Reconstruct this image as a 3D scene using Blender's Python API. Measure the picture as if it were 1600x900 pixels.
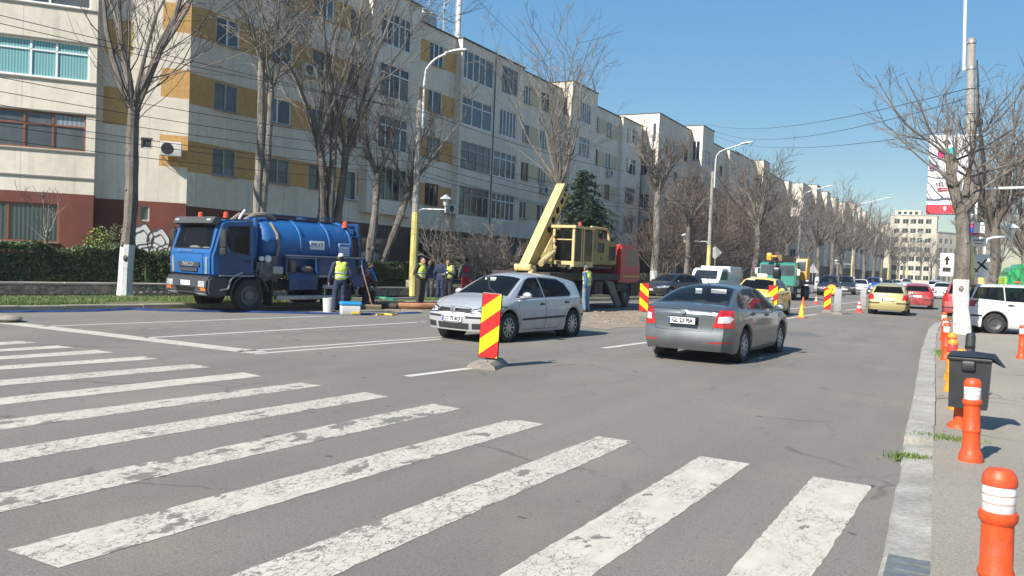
import bpy, bmesh, math, random
from mathutils import Vector, Matrix
R = math.radians
for o in list(bpy.data.objects): bpy.data.objects.remove(o)
SC = bpy.context.scene
COL = SC.collection
# ---------------------------------------------------------------- camera
# rows: world X (right of street), Y (along street), Z (up) in camera coordinates (x right, y down, z forward)
CM = ((0.8764226, 0.0507854, -0.4788572), (0.4797987, -0.0075397, 0.8773462), (0.0409459, -0.9986811, -0.0309747))
FPX, CH = 1280.0, 1.7
cam = bpy.data.cameras.new('camera'); co = bpy.data.objects.new('camera', cam); COL.objects.link(co)
mw = Matrix.Identity(4)
for i in range(3):
    mw[i][0] = CM[i][0]; mw[i][1] = -CM[i][1]; mw[i][2] = -CM[i][2]
mw[2][3] = CH
co.matrix_world = mw
cam.sensor_width = 36.0; cam.lens = 36.0*FPX/1600.0; cam.clip_end = 3000; cam.clip_start = 0.1
SC.camera = co
# ---------------------------------------------------------------- sky, sun, exposure
SUN_EL = R(40.0); SUN_AZ = math.atan2(-0.26, -0.966)
w = bpy.data.worlds.new('World'); SC.world = w; w.use_nodes = True
wn = w.node_tree.nodes; wl = w.node_tree.links
sky = wn.new('ShaderNodeTexSky'); sky.sky_type = 'NISHITA'; sky.sun_disc = False
sky.sun_elevation = SUN_EL; sky.sun_rotation = SUN_AZ
sky.air_density = 1.0; sky.dust_density = 0.25; sky.ozone_density = 1.4
bgn = wn['Background']; bgn.inputs['Strength'].default_value = 0.074
hsv = wn.new('ShaderNodeHueSaturation'); hsv.inputs['Hue'].default_value = .493; hsv.inputs['Saturation'].default_value = 1.25   # the phone's cooler, cyan-leaning white balance
wl.new(sky.outputs['Color'], hsv.inputs['Color']); sepc = wn.new('ShaderNodeSeparateColor'); sepc.mode = 'HSV'; comb = wn.new('ShaderNodeCombineColor'); comb.mode = 'HSV'
pw_ = wn.new('ShaderNodeMath'); pw_.operation = 'POWER'; pw_.inputs[1].default_value = .26; sc_ = wn.new('ShaderNodeMath'); sc_.operation = 'MULTIPLY'; sc_.inputs[1].default_value = 5.5/5.6**.26   # the phone holds back the bright horizon
wl.new(hsv.outputs['Color'], sepc.inputs[0]); wl.new(sepc.outputs[0], comb.inputs[0]); wl.new(sepc.outputs[1], comb.inputs[1]); wl.new(sepc.outputs[2], pw_.inputs[0]); wl.new(pw_.outputs[0], sc_.inputs[0]); wl.new(sc_.outputs[0], comb.inputs[2])
wl.new(comb.outputs[0], bgn.inputs['Color'])
sl = bpy.data.lights.new('sun', 'SUN'); sl.energy = 5.0; sl.angle = R(0.53); sl.color = (1.0, 0.945, 0.865)
so = bpy.data.objects.new('sun', sl); COL.objects.link(so)
tosun = Vector((math.sin(SUN_AZ)*math.cos(SUN_EL), math.cos(SUN_AZ)*math.cos(SUN_EL), math.sin(SUN_EL)))
so.rotation_euler = (-tosun).to_track_quat('-Z', 'Y').to_euler(); so.location = (-20, -40, 60)
SC.view_settings.view_transform = 'Standard'; SC.view_settings.look = 'None'
SC.view_settings.gamma = 1.0; SC.view_settings.use_curve_mapping = False
SC.view_settings.exposure = 0.84
# ---------------------------------------------------------------- picture point -> place on the ground / on a plane
def _ray(u, v):
    a, b = (u-800)/FPX, (v-450)/FPX
    return [CM[i][0]*a + CM[i][1]*b + CM[i][2] for i in range(3)]
def G(u, v, z=0.0):
    d = _ray(u, v); t = (z-CH)/d[2]; return Vector((d[0]*t, d[1]*t, z))
def AX(u, v, X):
    d = _ray(u, v); t = X/d[0]; return Vector((X, d[1]*t, d[2]*t+CH))
def AY(u, v, Y):
    d = _ray(u, v); t = Y/d[1]; return Vector((d[0]*t, Y, d[2]*t+CH))
# ---------------------------------------------------------------- materials
MATS = {}
def M(name, col, rough=.6, metal=0., var=.12, scale=2.0, bump=0., bscale=30., coat=0., spec=.5, stretch=(1,1,1), col2=None, thr=None, detail=4, emit=None):
    if name in MATS: return MATS[name]
    m = bpy.data.materials.new(name); m.use_nodes = True; nt = m.node_tree; n = nt.nodes; l = nt.links
    b = n['Principled BSDF']
    b.inputs['Roughness'].default_value = rough; b.inputs['Metallic'].default_value = metal
    b.inputs['Coat Weight'].default_value = coat; b.inputs['Coat Roughness'].default_value = .06
    b.inputs['Specular IOR Level'].default_value = spec
    geo = n.new('ShaderNodeNewGeometry'); mp = n.new('ShaderNodeMapping'); mp.inputs['Scale'].default_value = stretch
    l.new(geo.outputs['Position'], mp.inputs['Vector'])
    nz = n.new('ShaderNodeTexNoise'); nz.inputs['Scale'].default_value = scale; nz.inputs['Detail'].default_value = detail; nz.inputs['Roughness'].default_value = .6
    l.new(mp.outputs['Vector'], nz.inputs['Vector'])
    cr = n.new('ShaderNodeValToRGB'); e = cr.color_ramp.elements
    c2 = col2 if col2 else tuple(min(1, c*(1+var)) for c in col)
    c1 = col if col2 else tuple(c*(1-var) for c in col)
    lo, hi = thr if thr else (.3, .7)
    e[0].position = lo; e[1].position = hi
    e[0].color = (*c1, 1); e[1].color = (*c2, 1)
    l.new(nz.outputs['Fac'], cr.inputs['Fac']); l.new(cr.outputs['Color'], b.inputs['Base Color'])
    if bump:
        nb = n.new('ShaderNodeTexNoise'); nb.inputs['Scale'].default_value = bscale; nb.inputs['Detail'].default_value = 3
        l.new(geo.outputs['Position'], nb.inputs['Vector'])
        bp = n.new('ShaderNodeBump'); bp.inputs['Strength'].default_value = bump; bp.inputs['Distance'].default_value = .02
        l.new(nb.outputs['Fac'], bp.inputs['Height']); l.new(bp.outputs['Normal'], b.inputs['Normal'])
    if emit:
        b.inputs['Emission Color'].default_value = (*emit[:3], 1); b.inputs['Emission Strength'].default_value = emit[3]
    MATS[name] = m; return m
def layer(name, base, over, sc, lo, hi, rough=.85, stretch=(1,1,1), bump=.3, bscale=120, fine=.15, fscale=60):
    """two colours mixed by a broad noise, with a fine speckle"""
    m = bpy.data.materials.new(name); m.use_nodes = True; nt = m.node_tree; n = nt.nodes; l = nt.links
    b = n['Principled BSDF']; b.inputs['Roughness'].default_value = rough
    geo = n.new('ShaderNodeNewGeometry'); mp = n.new('ShaderNodeMapping'); mp.inputs['Scale'].default_value = stretch
    l.new(geo.outputs['Position'], mp.inputs['Vector'])
    a = n.new('ShaderNodeTexNoise'); a.inputs['Scale'].default_value = sc; a.inputs['Detail'].default_value = 6; l.new(mp.outputs['Vector'], a.inputs['Vector'])
    mr = n.new('ShaderNodeMapRange'); mr.inputs['From Min'].default_value = lo; mr.inputs['From Max'].default_value = hi; l.new(a.outputs['Fac'], mr.inputs['Value'])
    mx = n.new('ShaderNodeMix'); mx.data_type = 'RGBA'; mx.inputs['A'].default_value = (*base, 1); mx.inputs['B'].default_value = (*over, 1); l.new(mr.outputs['Result'], mx.inputs['Factor'])
    f = n.new('ShaderNodeTexNoise'); f.inputs['Scale'].default_value = fscale; f.inputs['Detail'].default_value = 4; l.new(geo.outputs['Position'], f.inputs['Vector'])
    mr2 = n.new('ShaderNodeMapRange'); mr2.inputs['From Min'].default_value = .3; mr2.inputs['From Max'].default_value = .7
    mr2.inputs['To Min'].default_value = 1-fine; mr2.inputs['To Max'].default_value = 1+fine; l.new(f.outputs['Fac'], mr2.inputs['Value'])
    hs = n.new('ShaderNodeHueSaturation'); l.new(mr2.outputs['Result'], hs.inputs['Value']); l.new(mx.outputs['Result'], hs.inputs['Color'])
    l.new(hs.outputs['Color'], b.inputs['Base Color'])
    bp = n.new('ShaderNodeBump'); bp.inputs['Strength'].default_value = bump; bp.inputs['Distance'].default_value = .01
    f2 = n.new('ShaderNodeTexNoise'); f2.inputs['Scale'].default_value = bscale; l.new(geo.outputs['Position'], f2.inputs['Vector'])
    l.new(f2.outputs['Fac'], bp.inputs['Height']); l.new(bp.outputs['Normal'], b.inputs['Normal'])
    MATS[name] = m; return m
def glassmat(name, tint=(.75,.85,.85), alpha=.75, rough=.02):
    m = bpy.data.materials.new(name); m.use_nodes = True; nt = m.node_tree; n = nt.nodes; l = nt.links
    b = n['Principled BSDF']; out = n['Material Output']
    b.inputs['Base Color'].default_value = (.02,.025,.03,1); b.inputs['Roughness'].default_value = rough; b.inputs['Specular IOR Level'].default_value = .6
    t = n.new('ShaderNodeBsdfTransparent'); t.inputs['Color'].default_value = (*tint, 1)
    mx = n.new('ShaderNodeMixShader'); fr = n.new('ShaderNodeFresnel'); fr.inputs['IOR'].default_value = 1.5
    ma = n.new('ShaderNodeMath'); ma.operation = 'MULTIPLY_ADD'; ma.inputs[1].default_value = 1.6; ma.inputs[2].default_value = 1-alpha; ma.use_clamp = True
    l.new(fr.outputs['Fac'], ma.inputs[0]); l.new(ma.outputs['Value'], mx.inputs['Fac'])
    l.new(t.outputs['BSDF'], mx.inputs[1]); l.new(b.outputs['BSDF'], mx.inputs[2]); l.new(mx.outputs['Shader'], out.inputs['Surface'])
    MATS[name] = m; return m
# ---------------------------------------------------------------- mesh collector
class MB:
    def __init__(s): s.v = []; s.f = []; s.m = []; s.mi = 0
    def add(s, vs, fs):
        o = len(s.v); s.v += [tuple(p) for p in vs]; s.f += [tuple(i+o for i in q) for q in fs]; s.m += [s.mi]*len(fs); return s
    def box(s, c, d, rot=None, taper=1.0):
        x, y, z = d[0]/2, d[1]/2, d[2]/2; t = taper
        P = [(-x,-y,-z),(x,-y,-z),(x,y,-z),(-x,y,-z),(-x*t,-y*t,z),(x*t,-y*t,z),(x*t,y*t,z),(-x*t,y*t,z)]
        P = [Vector(p) for p in P]
        if rot is not None: P = [rot @ p for p in P]
        c = Vector(c)
        return s.add([p+c for p in P], [(0,3,2,1),(4,5,6,7),(0,1,5,4),(1,2,6,5),(2,3,7,6),(3,0,4,7)])
    def bev(s, c, d, b=.02, rot=None):
        """box with chamfered vertical and top edges"""
        x, y, z = d[0]/2, d[1]/2, d[2]/2
        def ring(ix, zz): 
            X, Y = x-ix, y-ix; k = b
            return [(-X+k,-Y,zz),(X-k,-Y,zz),(X,-Y+k,zz),(X,Y-k,zz),(X-k,Y,zz),(-X+k,Y,zz),(-X,Y-k,zz),(-X,-Y+k,zz)]
        rs = [ring(b*.5,-z), ring(0,-z+b), ring(0,z-b), ring(b*.7,z)]
        P = [Vector(p) for r in rs for p in r]
        if rot is not None: P = [rot @ p for p in P]
        c = Vector(c); F = [tuple(range(7,-1,-1)), tuple(range(24,32))]
        for k in range(3):
            for i in range(8): F.append((k*8+i, k*8+(i+1)%8, k*8+8+(i+1)%8, k*8+8+i))
        return s.add([p+c for p in P], F)
    def tube(s, pts, rad, n=8, cap=True):
        pts = [Vector(p) for p in pts]; k = len(pts)
        if not isinstance(rad, (list, tuple)): rad = [rad]*k
        V = []; F = []; prev = None
        for i, p in enumerate(pts):
            t = (pts[min(i+1,k-1)]-pts[max(i-1,0)])
            if t.length < 1e-9: t = Vector((0,0,1))
            t.normalize()
            if prev is None:
                a = t.orthogonal().normalized()
            else:
                a = prev - t*prev.dot(t)
                a = a.normalized() if a.length > 1e-6 else t.orthogonal().normalized()
            prev = a; bb = t.cross(a)
            for j in range(n):
                an = 2*math.pi*j/n; V.append(p + (a*math.cos(an)+bb*math.sin(an))*rad[i])
        for i in range(k-1):
            for j in range(n): F.append((i*n+j, i*n+(j+1)%n, (i+1)*n+(j+1)%n, (i+1)*n+j))
        if cap: F.append(tuple(range(n-1,-1,-1))); F.append(tuple(range((k-1)*n, k*n)))
        return s.add(V, F)
    def lathe(s, prof, n=16, axis='z', c=(0,0,0), cap=False):
        V = []; F = []; k = len(prof); c = Vector(c)
        for (r, h) in prof:
            for j in range(n):
                a = 2*math.pi*j/n; x, y = r*math.cos(a), r*math.sin(a)
                p = Vector((x,y,h)) if axis == 'z' else (Vector((x,h,y)) if axis == 'y' else Vector((h,x,y)))
                V.append(p+c)
        for i in range(k-1):
            for j in range(n): F.append((i*n+j, i*n+(j+1)%n, (i+1)*n+(j+1)%n, (i+1)*n+j))
        if cap: F.append(tuple(range(n-1,-1,-1))); F.append(tuple(range((k-1)*n, k*n)))
        return s.add(V, F)
    def prism(s, poly, d, axis='y', off=0.0):
        """poly in the two other axes; extruded along axis from off to off+d"""
        n = len(poly)
        def P(a, b, h): return (a,h,b) if axis == 'y' else ((a,b,h) if axis == 'z' else (h,a,b))
        V = [P(a,b,off) for a, b in poly] + [P(a,b,off+d) for a, b in poly]
        F = [tuple(range(n-1,-1,-1)), tuple(range(n,2*n))] + [(i,(i+1)%n,n+(i+1)%n,n+i) for i in range(n)]
        return s.add(V, F)
    def ell(s, c, r, n=12, k=8, rot=None):
        V = []; F = []; c = Vector(c)
        for i in range(k+1):
            ph = math.pi*i/k
            for j in range(n):
                a = 2*math.pi*j/n
                p = Vector((r[0]*math.sin(ph)*math.cos(a), r[1]*math.sin(ph)*math.sin(a), -r[2]*math.cos(ph)))
                V.append((rot @ p if rot is not None else p)+c)
        for i in range(k):
            for j in range(n): F.append((i*n+j, i*n+(j+1)%n, (i+1)*n+(j+1)%n, (i+1)*n+j))
        return s.add(V, F)
    def mesh(s, name, mats, sharp=35, org=None):
        me = bpy.data.meshes.new(name)
        v = s.v if org is None else [(p[0]-org[0], p[1]-org[1], p[2]-org[2]) for p in s.v]
        me.from_pydata(v, [], s.f); me.validate()
        bm = bmesh.new(); bm.from_mesh(me)
        bmesh.ops.recalc_face_normals(bm, faces=bm.faces) if len(bm.faces) < 30000 else None
        bm.to_mesh(me); bm.free()
        if not isinstance(mats, (list, tuple)): mats = [mats]
        for q in mats: me.materials.append(q)
        if len(mats) > 1 and len(me.polygons) == len(s.m): me.polygons.foreach_set('material_index', s.m)
        if sharp:
            me.polygons.foreach_set('use_smooth', [True]*len(me.polygons)); me.set_sharp_from_angle(angle=R(sharp))
        me.update(); return me
    def build(s, name, mats, parent=None, sharp=35, org=None):
        return link(name, s.mesh(name, mats, sharp, org), parent)
def link(name, data, parent=None, loc=None, rotz=None):
    o = bpy.data.objects.new(name, data); COL.objects.link(o)
    if parent is not None: o.parent = parent
    if loc is not None: o.location = loc
    if rotz is not None: o.rotation_euler = (0,0,rotz)
    return o
def tag(o, label=None, cat=None, group=None, kind=None):
    if label: o['label'] = label
    if cat: o['category'] = cat
    if group: o['group'] = group
    if kind: o['kind'] = kind
    return o
def thing(name, label, cat, loc=(0,0,0), rotz=0., group=None):
    return tag(link(name, None, None, loc, rotz), label, cat, group)
def copy_tree(o, parent=None):
    c = o.copy(); COL.objects.link(c); c.parent = parent
    for ch in KIDS(o): copy_tree(ch, c)
    return c
def KIDS(o): return [x for x in list(o.children)]
TMPS = None
def baked(o):
    """mesh of an object with its modifiers applied, worked out in a scratch scene"""
    global TMPS
    if TMPS is None: TMPS = bpy.data.scenes.new('scratch')
    TMPS.collection.objects.link(o); vl = TMPS.view_layers[0]; vl.update(); dg = vl.depsgraph
    me = bpy.data.meshes.new_from_object(o.evaluated_get(dg)); d = o.data; bpy.data.objects.remove(o)
    return me
def text(name, s, size, mat, parent, loc, rot, ext=.002, align='CENTER', xs=1.0, off=0.):
    cu = bpy.data.curves.new(name, 'FONT'); cu.body = s; cu.size = size; cu.extrude = ext; cu.offset = off; cu.align_x = align; cu.align_y = 'CENTER'; cu.resolution_u = 2
    me = baked(bpy.data.objects.new('tmp', cu))
    me.name = name; me.materials.clear(); me.materials.append(mat)
    o = link(name, me, parent, loc); o.rotation_euler = rot; o.scale = (xs,1,1); return o
rnd = random.Random(7)
def lerp(a, b, t): return a+(b-a)*t
def interp(tab, x):
    if x <= tab[0][0]: return tab[0][1]
    for (a, p), (b, q) in zip(tab, tab[1:]):
        if x <= b: 
            t = (x-a)/(b-a) if b > a else 0; return p+(q-p)*t
    return tab[-1][1]
def sm(x): x = max(0., min(1., x)); return x*x*(3-2*x)
# ================================================================ ground, road, pavements
def asphalt_mat(name, c0, c1, dust, crack=1.0):
    m = bpy.data.materials.new(name); m.use_nodes = True; nt = m.node_tree; n = nt.nodes; l = nt.links; b = n['Principled BSDF']; b.inputs['Roughness'].default_value = .86
    geo = n.new('ShaderNodeNewGeometry')
    def mapped(st):
        q = n.new('ShaderNodeMapping'); q.inputs['Scale'].default_value = st; l.new(geo.outputs['Position'], q.inputs['Vector']); return q.outputs['Vector']
    def noise(vec, sc, d=5):
        q = n.new('ShaderNodeTexNoise'); q.inputs['Scale'].default_value = sc; q.inputs['Detail'].default_value = d; q.inputs['Roughness'].default_value = .6; l.new(vec, q.inputs['Vector']); return q.outputs['Fac']
    def rng(s, lo, hi, a=0., c=1.):
        q = n.new('ShaderNodeMapRange'); q.inputs['From Min'].default_value = lo; q.inputs['From Max'].default_value = hi; q.inputs['To Min'].default_value = a; q.inputs['To Max'].default_value = c; l.new(s, q.inputs['Value']); return q.outputs['Result']
    def mix(f, A, B):
        q = n.new('ShaderNodeMix'); q.data_type = 'RGBA'; l.new(f, q.inputs['Factor'])
        for k, v in (('A', A), ('B', B)):
            if isinstance(v, tuple): q.inputs[k].default_value = (*v, 1)
            else: l.new(v, q.inputs[k])
        return q.outputs['Result']
    def mul(a, c):
        q = n.new('ShaderNodeMath'); q.operation = 'MULTIPLY'; l.new(a, q.inputs[0])
        if isinstance(c, float): q.inputs[1].default_value = c
        else: l.new(c, q.inputs[1])
        return q.outputs[0]
    raw = mapped((1,1,1)); lane = mapped((1.1,.04,1)); pt = mapped((.22,.10,1))
    mid0 = tuple(lerp(a, c, .28) for a, c in zip(c0, c1)); mid1 = tuple(lerp(a, c, .72) for a, c in zip(c0, c1))
    col = mix(rng(noise(lane, 1.6, 6), .35, .68), mid0, mid1)
    agg = rng(noise(raw, 26, 5), .38, .66); col = mix(mul(agg, .5), col, c1); agg2 = rng(noise(raw, 19, 5), .56, .7); col = mix(mul(agg2, .55), col, tuple(c*.72 for c in c0))
    col = mix(mul(rng(noise(pt, 1.6), .45, .75), .7), col, tuple(c*.86 for c in c0))
    col = mix(mul(rng(noise(raw, .55, 6), .52, .75), .55), col, dust)
    wv = n.new('ShaderNodeVectorMath'); wv.operation = 'MULTIPLY_ADD'; wv.inputs[1].default_value = (.7,.7,0); q = n.new('ShaderNodeTexNoise'); q.inputs['Scale'].default_value = 1.4; q.inputs['Detail'].default_value = 5; l.new(raw, q.inputs['Vector']); l.new(q.outputs['Color'], wv.inputs[0]); l.new(raw, wv.inputs[2])
    vo = n.new('ShaderNodeTexVoronoi'); vo.feature = 'DISTANCE_TO_EDGE'; vo.inputs['Scale'].default_value = .38; l.new(wv.outputs['Vector'], vo.inputs['Vector'])
    ck = mul(rng(vo.outputs['Distance'], .004, .011, 1, 0), rng(noise(raw, .5, 2), .5, .6)); col = mix(mul(ck, .55*crack), col, tuple(c*.45 for c in c0))
    sp = rng(noise(raw, 4.2, 2), .70, .73); col = mix(mul(sp, .8), col, (.05,.048,.045))
    fine = n.new('ShaderNodeHueSaturation'); l.new(rng(noise(raw, 62, 5), .3, .7, .72, 1.28), fine.inputs['Value']); l.new(col, fine.inputs['Color']); l.new(fine.outputs['Color'], b.inputs['Base Color'])
    bp = n.new('ShaderNodeBump'); bp.inputs['Strength'].default_value = .6; bp.inputs['Distance'].default_value = .01; l.new(noise(raw, 170, 3), bp.inputs['Height']); l.new(bp.outputs['Normal'], b.inputs['Normal'])
    MATS[name] = m; return m
ASPH = asphalt_mat('asphalt', (.134,.124,.105), (.198,.183,.156), (.24,.203,.158))
ASPH2 = asphalt_mat('pavement_concrete', (.228,.203,.163), (.295,.264,.216), (.32,.272,.21), 1.6)
SOILG = layer('verge_soil', (.13,.105,.075), (.075,.105,.035), .9, .4, .62, rough=.95, bump=.9, bscale=30, fine=.35, fscale=25)
PATHM = layer('path_concrete', (.22,.21,.19), (.28,.27,.25), 1.2, .35, .7, rough=.9, fine=.2)
EARTH = layer('open_ground', (.12,.11,.085), (.10,.115,.06), .2, .35, .65, rough=.95, bump=.6, bscale=12, fine=.25, fscale=8)
KERBM = layer('kerb_concrete', (.23,.22,.19), (.345,.33,.29), 2.6, .3, .7, rough=.9, bump=.6, bscale=60, fine=.2, fscale=30)
KERBY = layer('old_yellowish_kerb', (.27,.24,.17), (.33,.29,.2), 1.6, .3, .7, rough=.9, bump=.6, bscale=60, fine=.2, fscale=30)
def paint_mat(name, white, chip, crack, seed):
    m = bpy.data.materials.new(name); m.use_nodes = True; nt = m.node_tree; n = nt.nodes; l = nt.links
    b = n['Principled BSDF']; b.inputs['Roughness'].default_value = .8
    geo = n.new('ShaderNodeNewGeometry'); mp = n.new('ShaderNodeMapping'); mp.inputs['Location'].default_value = (seed, seed*1.7, 0); mp.inputs['Scale'].default_value = (1.35,.72,1); l.new(geo.outputs['Position'], mp.inputs['Vector'])
    def noise(sc, d=5):
        q = n.new('ShaderNodeTexNoise'); q.inputs['Scale'].default_value = sc; q.inputs['Detail'].default_value = d; q.inputs['Roughness'].default_value = .65; l.new(mp.outputs['Vector'], q.inputs['Vector']); return q
    def step(sock, lo, hi):
        q = n.new('ShaderNodeMapRange'); q.inputs['From Min'].default_value = lo; q.inputs['From Max'].default_value = hi; l.new(sock, q.inputs['Value']); return q.outputs['Result']
    big = step(noise(3.2).outputs['Fac'], chip, chip+.025)
    sml = step(noise(17, 6).outputs['Fac'], chip+.045, chip+.08)
    d = noise(7); va = n.new('ShaderNodeVectorMath'); va.operation = 'MULTIPLY_ADD'; va.inputs[1].default_value = (.25,.25,.25); l.new(d.outputs['Color'], va.inputs[0]); l.new(mp.outputs['Vector'], va.inputs[2])
    vo = n.new('ShaderNodeTexVoronoi'); vo.feature = 'DISTANCE_TO_EDGE'; vo.inputs['Scale'].default_value = 13.0; l.new(va.outputs['Vector'], vo.inputs['Vector'])
    cm = n.new('ShaderNodeMath'); cm.operation = 'SUBTRACT'; l.new(noise(2.6).outputs['Fac'], cm.inputs[0]); cm.inputs[1].default_value = .5-crack
    cm2 = n.new('ShaderNodeMath'); cm2.operation = 'MULTIPLY'; l.new(cm.outputs[0], cm2.inputs[0]); cm2.inputs[1].default_value = .19
    cr = n.new('ShaderNodeMath'); cr.operation = 'LESS_THAN'; l.new(vo.outputs['Distance'], cr.inputs[0]); l.new(cm2.outputs[0], cr.inputs[1])
    mx1 = n.new('ShaderNodeMath'); mx1.operation = 'MAXIMUM'; l.new(big, mx1.inputs[0]); l.new(sml, mx1.inputs[1])
    mx2 = n.new('ShaderNodeMath'); mx2.operation = 'MAXIMUM'; l.new(mx1.outputs[0], mx2.inputs[0]); l.new(cr.outputs[0], mx2.inputs[1])
    dirt = n.new('ShaderNodeValToRGB'); dirt.color_ramp.elements[0].position = .3; dirt.color_ramp.elements[1].position = .7
    dirt.color_ramp.elements[0].color = (white[0]*.8, white[1]*.79, white[2]*.76, 1); dirt.color_ramp.elements[1].color = (*white, 1)
    l.new(noise(5).outputs['Fac'], dirt.inputs['Fac'])
    mx = n.new('ShaderNodeMix'); mx.data_type = 'RGBA'; l.new(mx2.outputs[0], mx.inputs['Factor']); l.new(dirt.outputs['Color'], mx.inputs['A']); mx.inputs['B'].default_value = (.162,.150,.128,1)
    l.new(mx.outputs['Result'], b.inputs['Base Color'])
    bp = n.new('ShaderNodeBump'); bp.inputs['Strength'].default_value = .5; bp.inputs['Distance'].default_value = .004; bp.invert = True
    l.new(mx2.outputs[0], bp.inputs['Height']); l.new(bp.outputs['Normal'], b.inputs['Normal'])
    MATS[name] = m; return m
LK = [(-25,-12),(-23,2),(-20.9,9),(-19.95,14),(-19.0,18),(-17.6,24),(-16.2,32),(-14.5,45),(-12.8,60),(-11.6,80),(-11.2,120),(-11,420)]
RK = [(-.2,-12),(-.25,0),(-.32,5.1),(-.4,8.7),(-.54,14.8),(-.69,20.7),(-.82,30),(-.75,34),(-.3,38),(.6,41),(1.6,44),(1.8,60),(1.8,420)]
WL = [(-27,0),(-25.5,8),(-24.3,13.6),(-23.4,17),(-21.6,21.5),(-19.9,25.4),(-19.3,29),(-18.9,36),(-18.5,48),(-18.2,60)]
def polyx(line, y): return interp([(p[1], p[0]) for p in line], y)
def strip(name, left, right, z, mat, y0, y1, step=2.0, kind='structure', parent=None, nx=6):
    b = MB(); ys = []; y = y0
    while y < y1: ys.append(y); y += step if y < 60 else 20
    ys.append(y1); V = []
    for y in ys:
        a, c = left(y), right(y)
        for i in range(nx+1): V.append((lerp(a, c, i/nx), y, z))
    F = [(r*(nx+1)+i, r*(nx+1)+i+1, (r+1)*(nx+1)+i+1, (r+1)*(nx+1)+i) for r in range(len(ys)-1) for i in range(nx)]
    b.add(V, F); o = b.build(name, mat, parent, sharp=0)
    if kind: o['kind'] = kind
    return o
gb = MB().add([(-900,-200,-.05),(900,-200,-.05),(900,1500,-.05),(-900,1500,-.05)], [(0,1,2,3)]); tag(gb.build('ground', EARTH, sharp=0), kind='structure')
road = strip('road', lambda y: polyx(LK, y)-.05, lambda y: polyx(RK, y)+.05, 0, ASPH, -12, 420)
verge = strip('grass_verge', lambda y: polyx(WL, y)+.85, lambda y: polyx(LK, y)-.2, .115, SOILG, -12, 62)
tag(verge, kind='structure')
path = strip('footpath', lambda y: polyx(WL, y), lambda y: polyx(WL, y)+.85, .135, PATHM, -12, 62)
garden = strip('garden_ground', lambda y: -60, lambda y: polyx(WL, y)-.1, .42, SOILG, -12, 62)
far_verge = strip('far_pavement', lambda y: -60, lambda y: polyx(LK, y)-.2, .15, PATHM, 62, 420)
pav = strip('pavement', lambda y: polyx(RK, y)+.26, lambda y: 60, .1, ASPH2, -12, 420, nx=8)
# kerb stones, each a piece of its own
def kerb(line, side, y0, y1, parent, mat, wid, top, drop=None, length=.96):
    y = y0; i = 0
    while y < y1:
        n = y+length*(.97+.06*rnd.random())
        x0, x1 = polyx(line, y), polyx(line, n); h = top+rnd.uniform(-.008,.008); 
        if drop and y < drop: h = .045+rnd.uniform(-.006,.006)
        j = rnd.uniform(-.012,.012); g = .006
        b = MB(); c = .02*side
        V = []
        for (yy, xx) in ((y+g, x0), (n-g, x1)):
            xx += j
            V += [(xx, yy, -.03), (xx+c*.3, yy, h-.02), (xx+c, yy, h), (xx+side*wid, yy, h+.004), (xx+side*wid, yy, -.03)]
        b.add(V, [(0,5,6,1),(1,6,7,2),(2,7,8,3),(3,8,9,4),(4,3,2,1,0),(5,6,7,8,9)])
        b.build('kerb_stone', mat, parent, sharp=0)
        y = n; i += 1
kerb(RK, 1, 1.5, 44, pav, KERBM, .27, .125, drop=8.55)
kerb(LK, -1, 6, 58, verge, KERBY, .2, .13, length=1.0)
def far_kerb(line, side, y0, wid, h, parent, mat):
    b = MB(); V = []; ys = [y0, 60, 80, 120, 200, 300, 418] if y0 < 60 else [y0, 80, 120, 200, 300, 418]
    for y in ys: x = polyx(line, y); V += [(x,y,-.02),(x,y,h),(x+side*wid,y,h),(x+side*wid,y,-.02)]
    F = []
    for k in range(len(ys)-1):
        for i in range(3): F.append((k*4+i,k*4+i+1,k*4+5+i,k*4+4+i))
    b.add(V, F); b.build('kerb', mat, parent, sharp=0)
far_kerb(RK, 1, 45, .31, .125, pav, KERBM); far_kerb(LK, -1, 62.2, .2, .2, far_verge, KERBY)
# painted markings: sheets of real paint over the road
WORN = [paint_mat('worn_white_paint_%d' % i, (.49,.465,.395), c, k, 11.3*i) for i, (c, k) in enumerate([(.64,.07),(.575,.15),(.60,.20),(.54,.12),(.615,.09)])]
LINE = paint_mat('line_paint', (.52,.505,.46), .66, -.1, 3.1)
FAINT = paint_mat('faint_line_paint', (.26,.255,.24), .55, .05, 5.1)
def ragged(name, A, B, C, D, mat, z=.0028, jit=.007, n=60):
    """quad A-B (one long edge) and D-C (the other) with ragged long edges"""
    b = MB(); V = []
    for i in range(n+1):
        t = i/n; p = A.lerp(B, t); q = D.lerp(C, t); e = (q-p).normalized()
        p = p+e*rnd.uniform(-jit, jit); q = q+e*rnd.uniform(-jit, jit)
        V += [(p.x,p.y,z), (q.x,q.y,z)]
    F = [(2*i,2*i+1,2*i+3,2*i+2) for i in range(n)]
    b.add(V, F); return b.build(name, mat, road, sharp=0)
STR = [ # far-left, far-right, a lower point on the left edge, a lower point on the right edge
 ((1270,745),(1362,760),(1135,900),(1270,900)), ((1095,713),(1172,725),(780,900),(925,900)), ((935,682),(990,690),(360,900),(520,900)),
 ((800,655),(850,663),(10,860),(75,893)), ((675,631),(720,639),(0,771),(0,801)), ((570,613),(607,620),(0,703),(0,724)), ((470,598),(503,603),(0,657),(0,672)),
 ((380,582),(410,588),(0,622),(0,633)), ((300,569),(328,574),(0,594),(0,603)), ((225,557),(247,561),(0,572),(0,578)), ((150,547),(178,551),(0,557),(0,562)),
 ((90,540),(117,543),(0,545.5),(0,549.5)), ((30,533),(58,535.5),(0,534.5),(0,538))]
WMI = [0,4,2,1,3,2,1,4,2,0,4,0,0]
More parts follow.
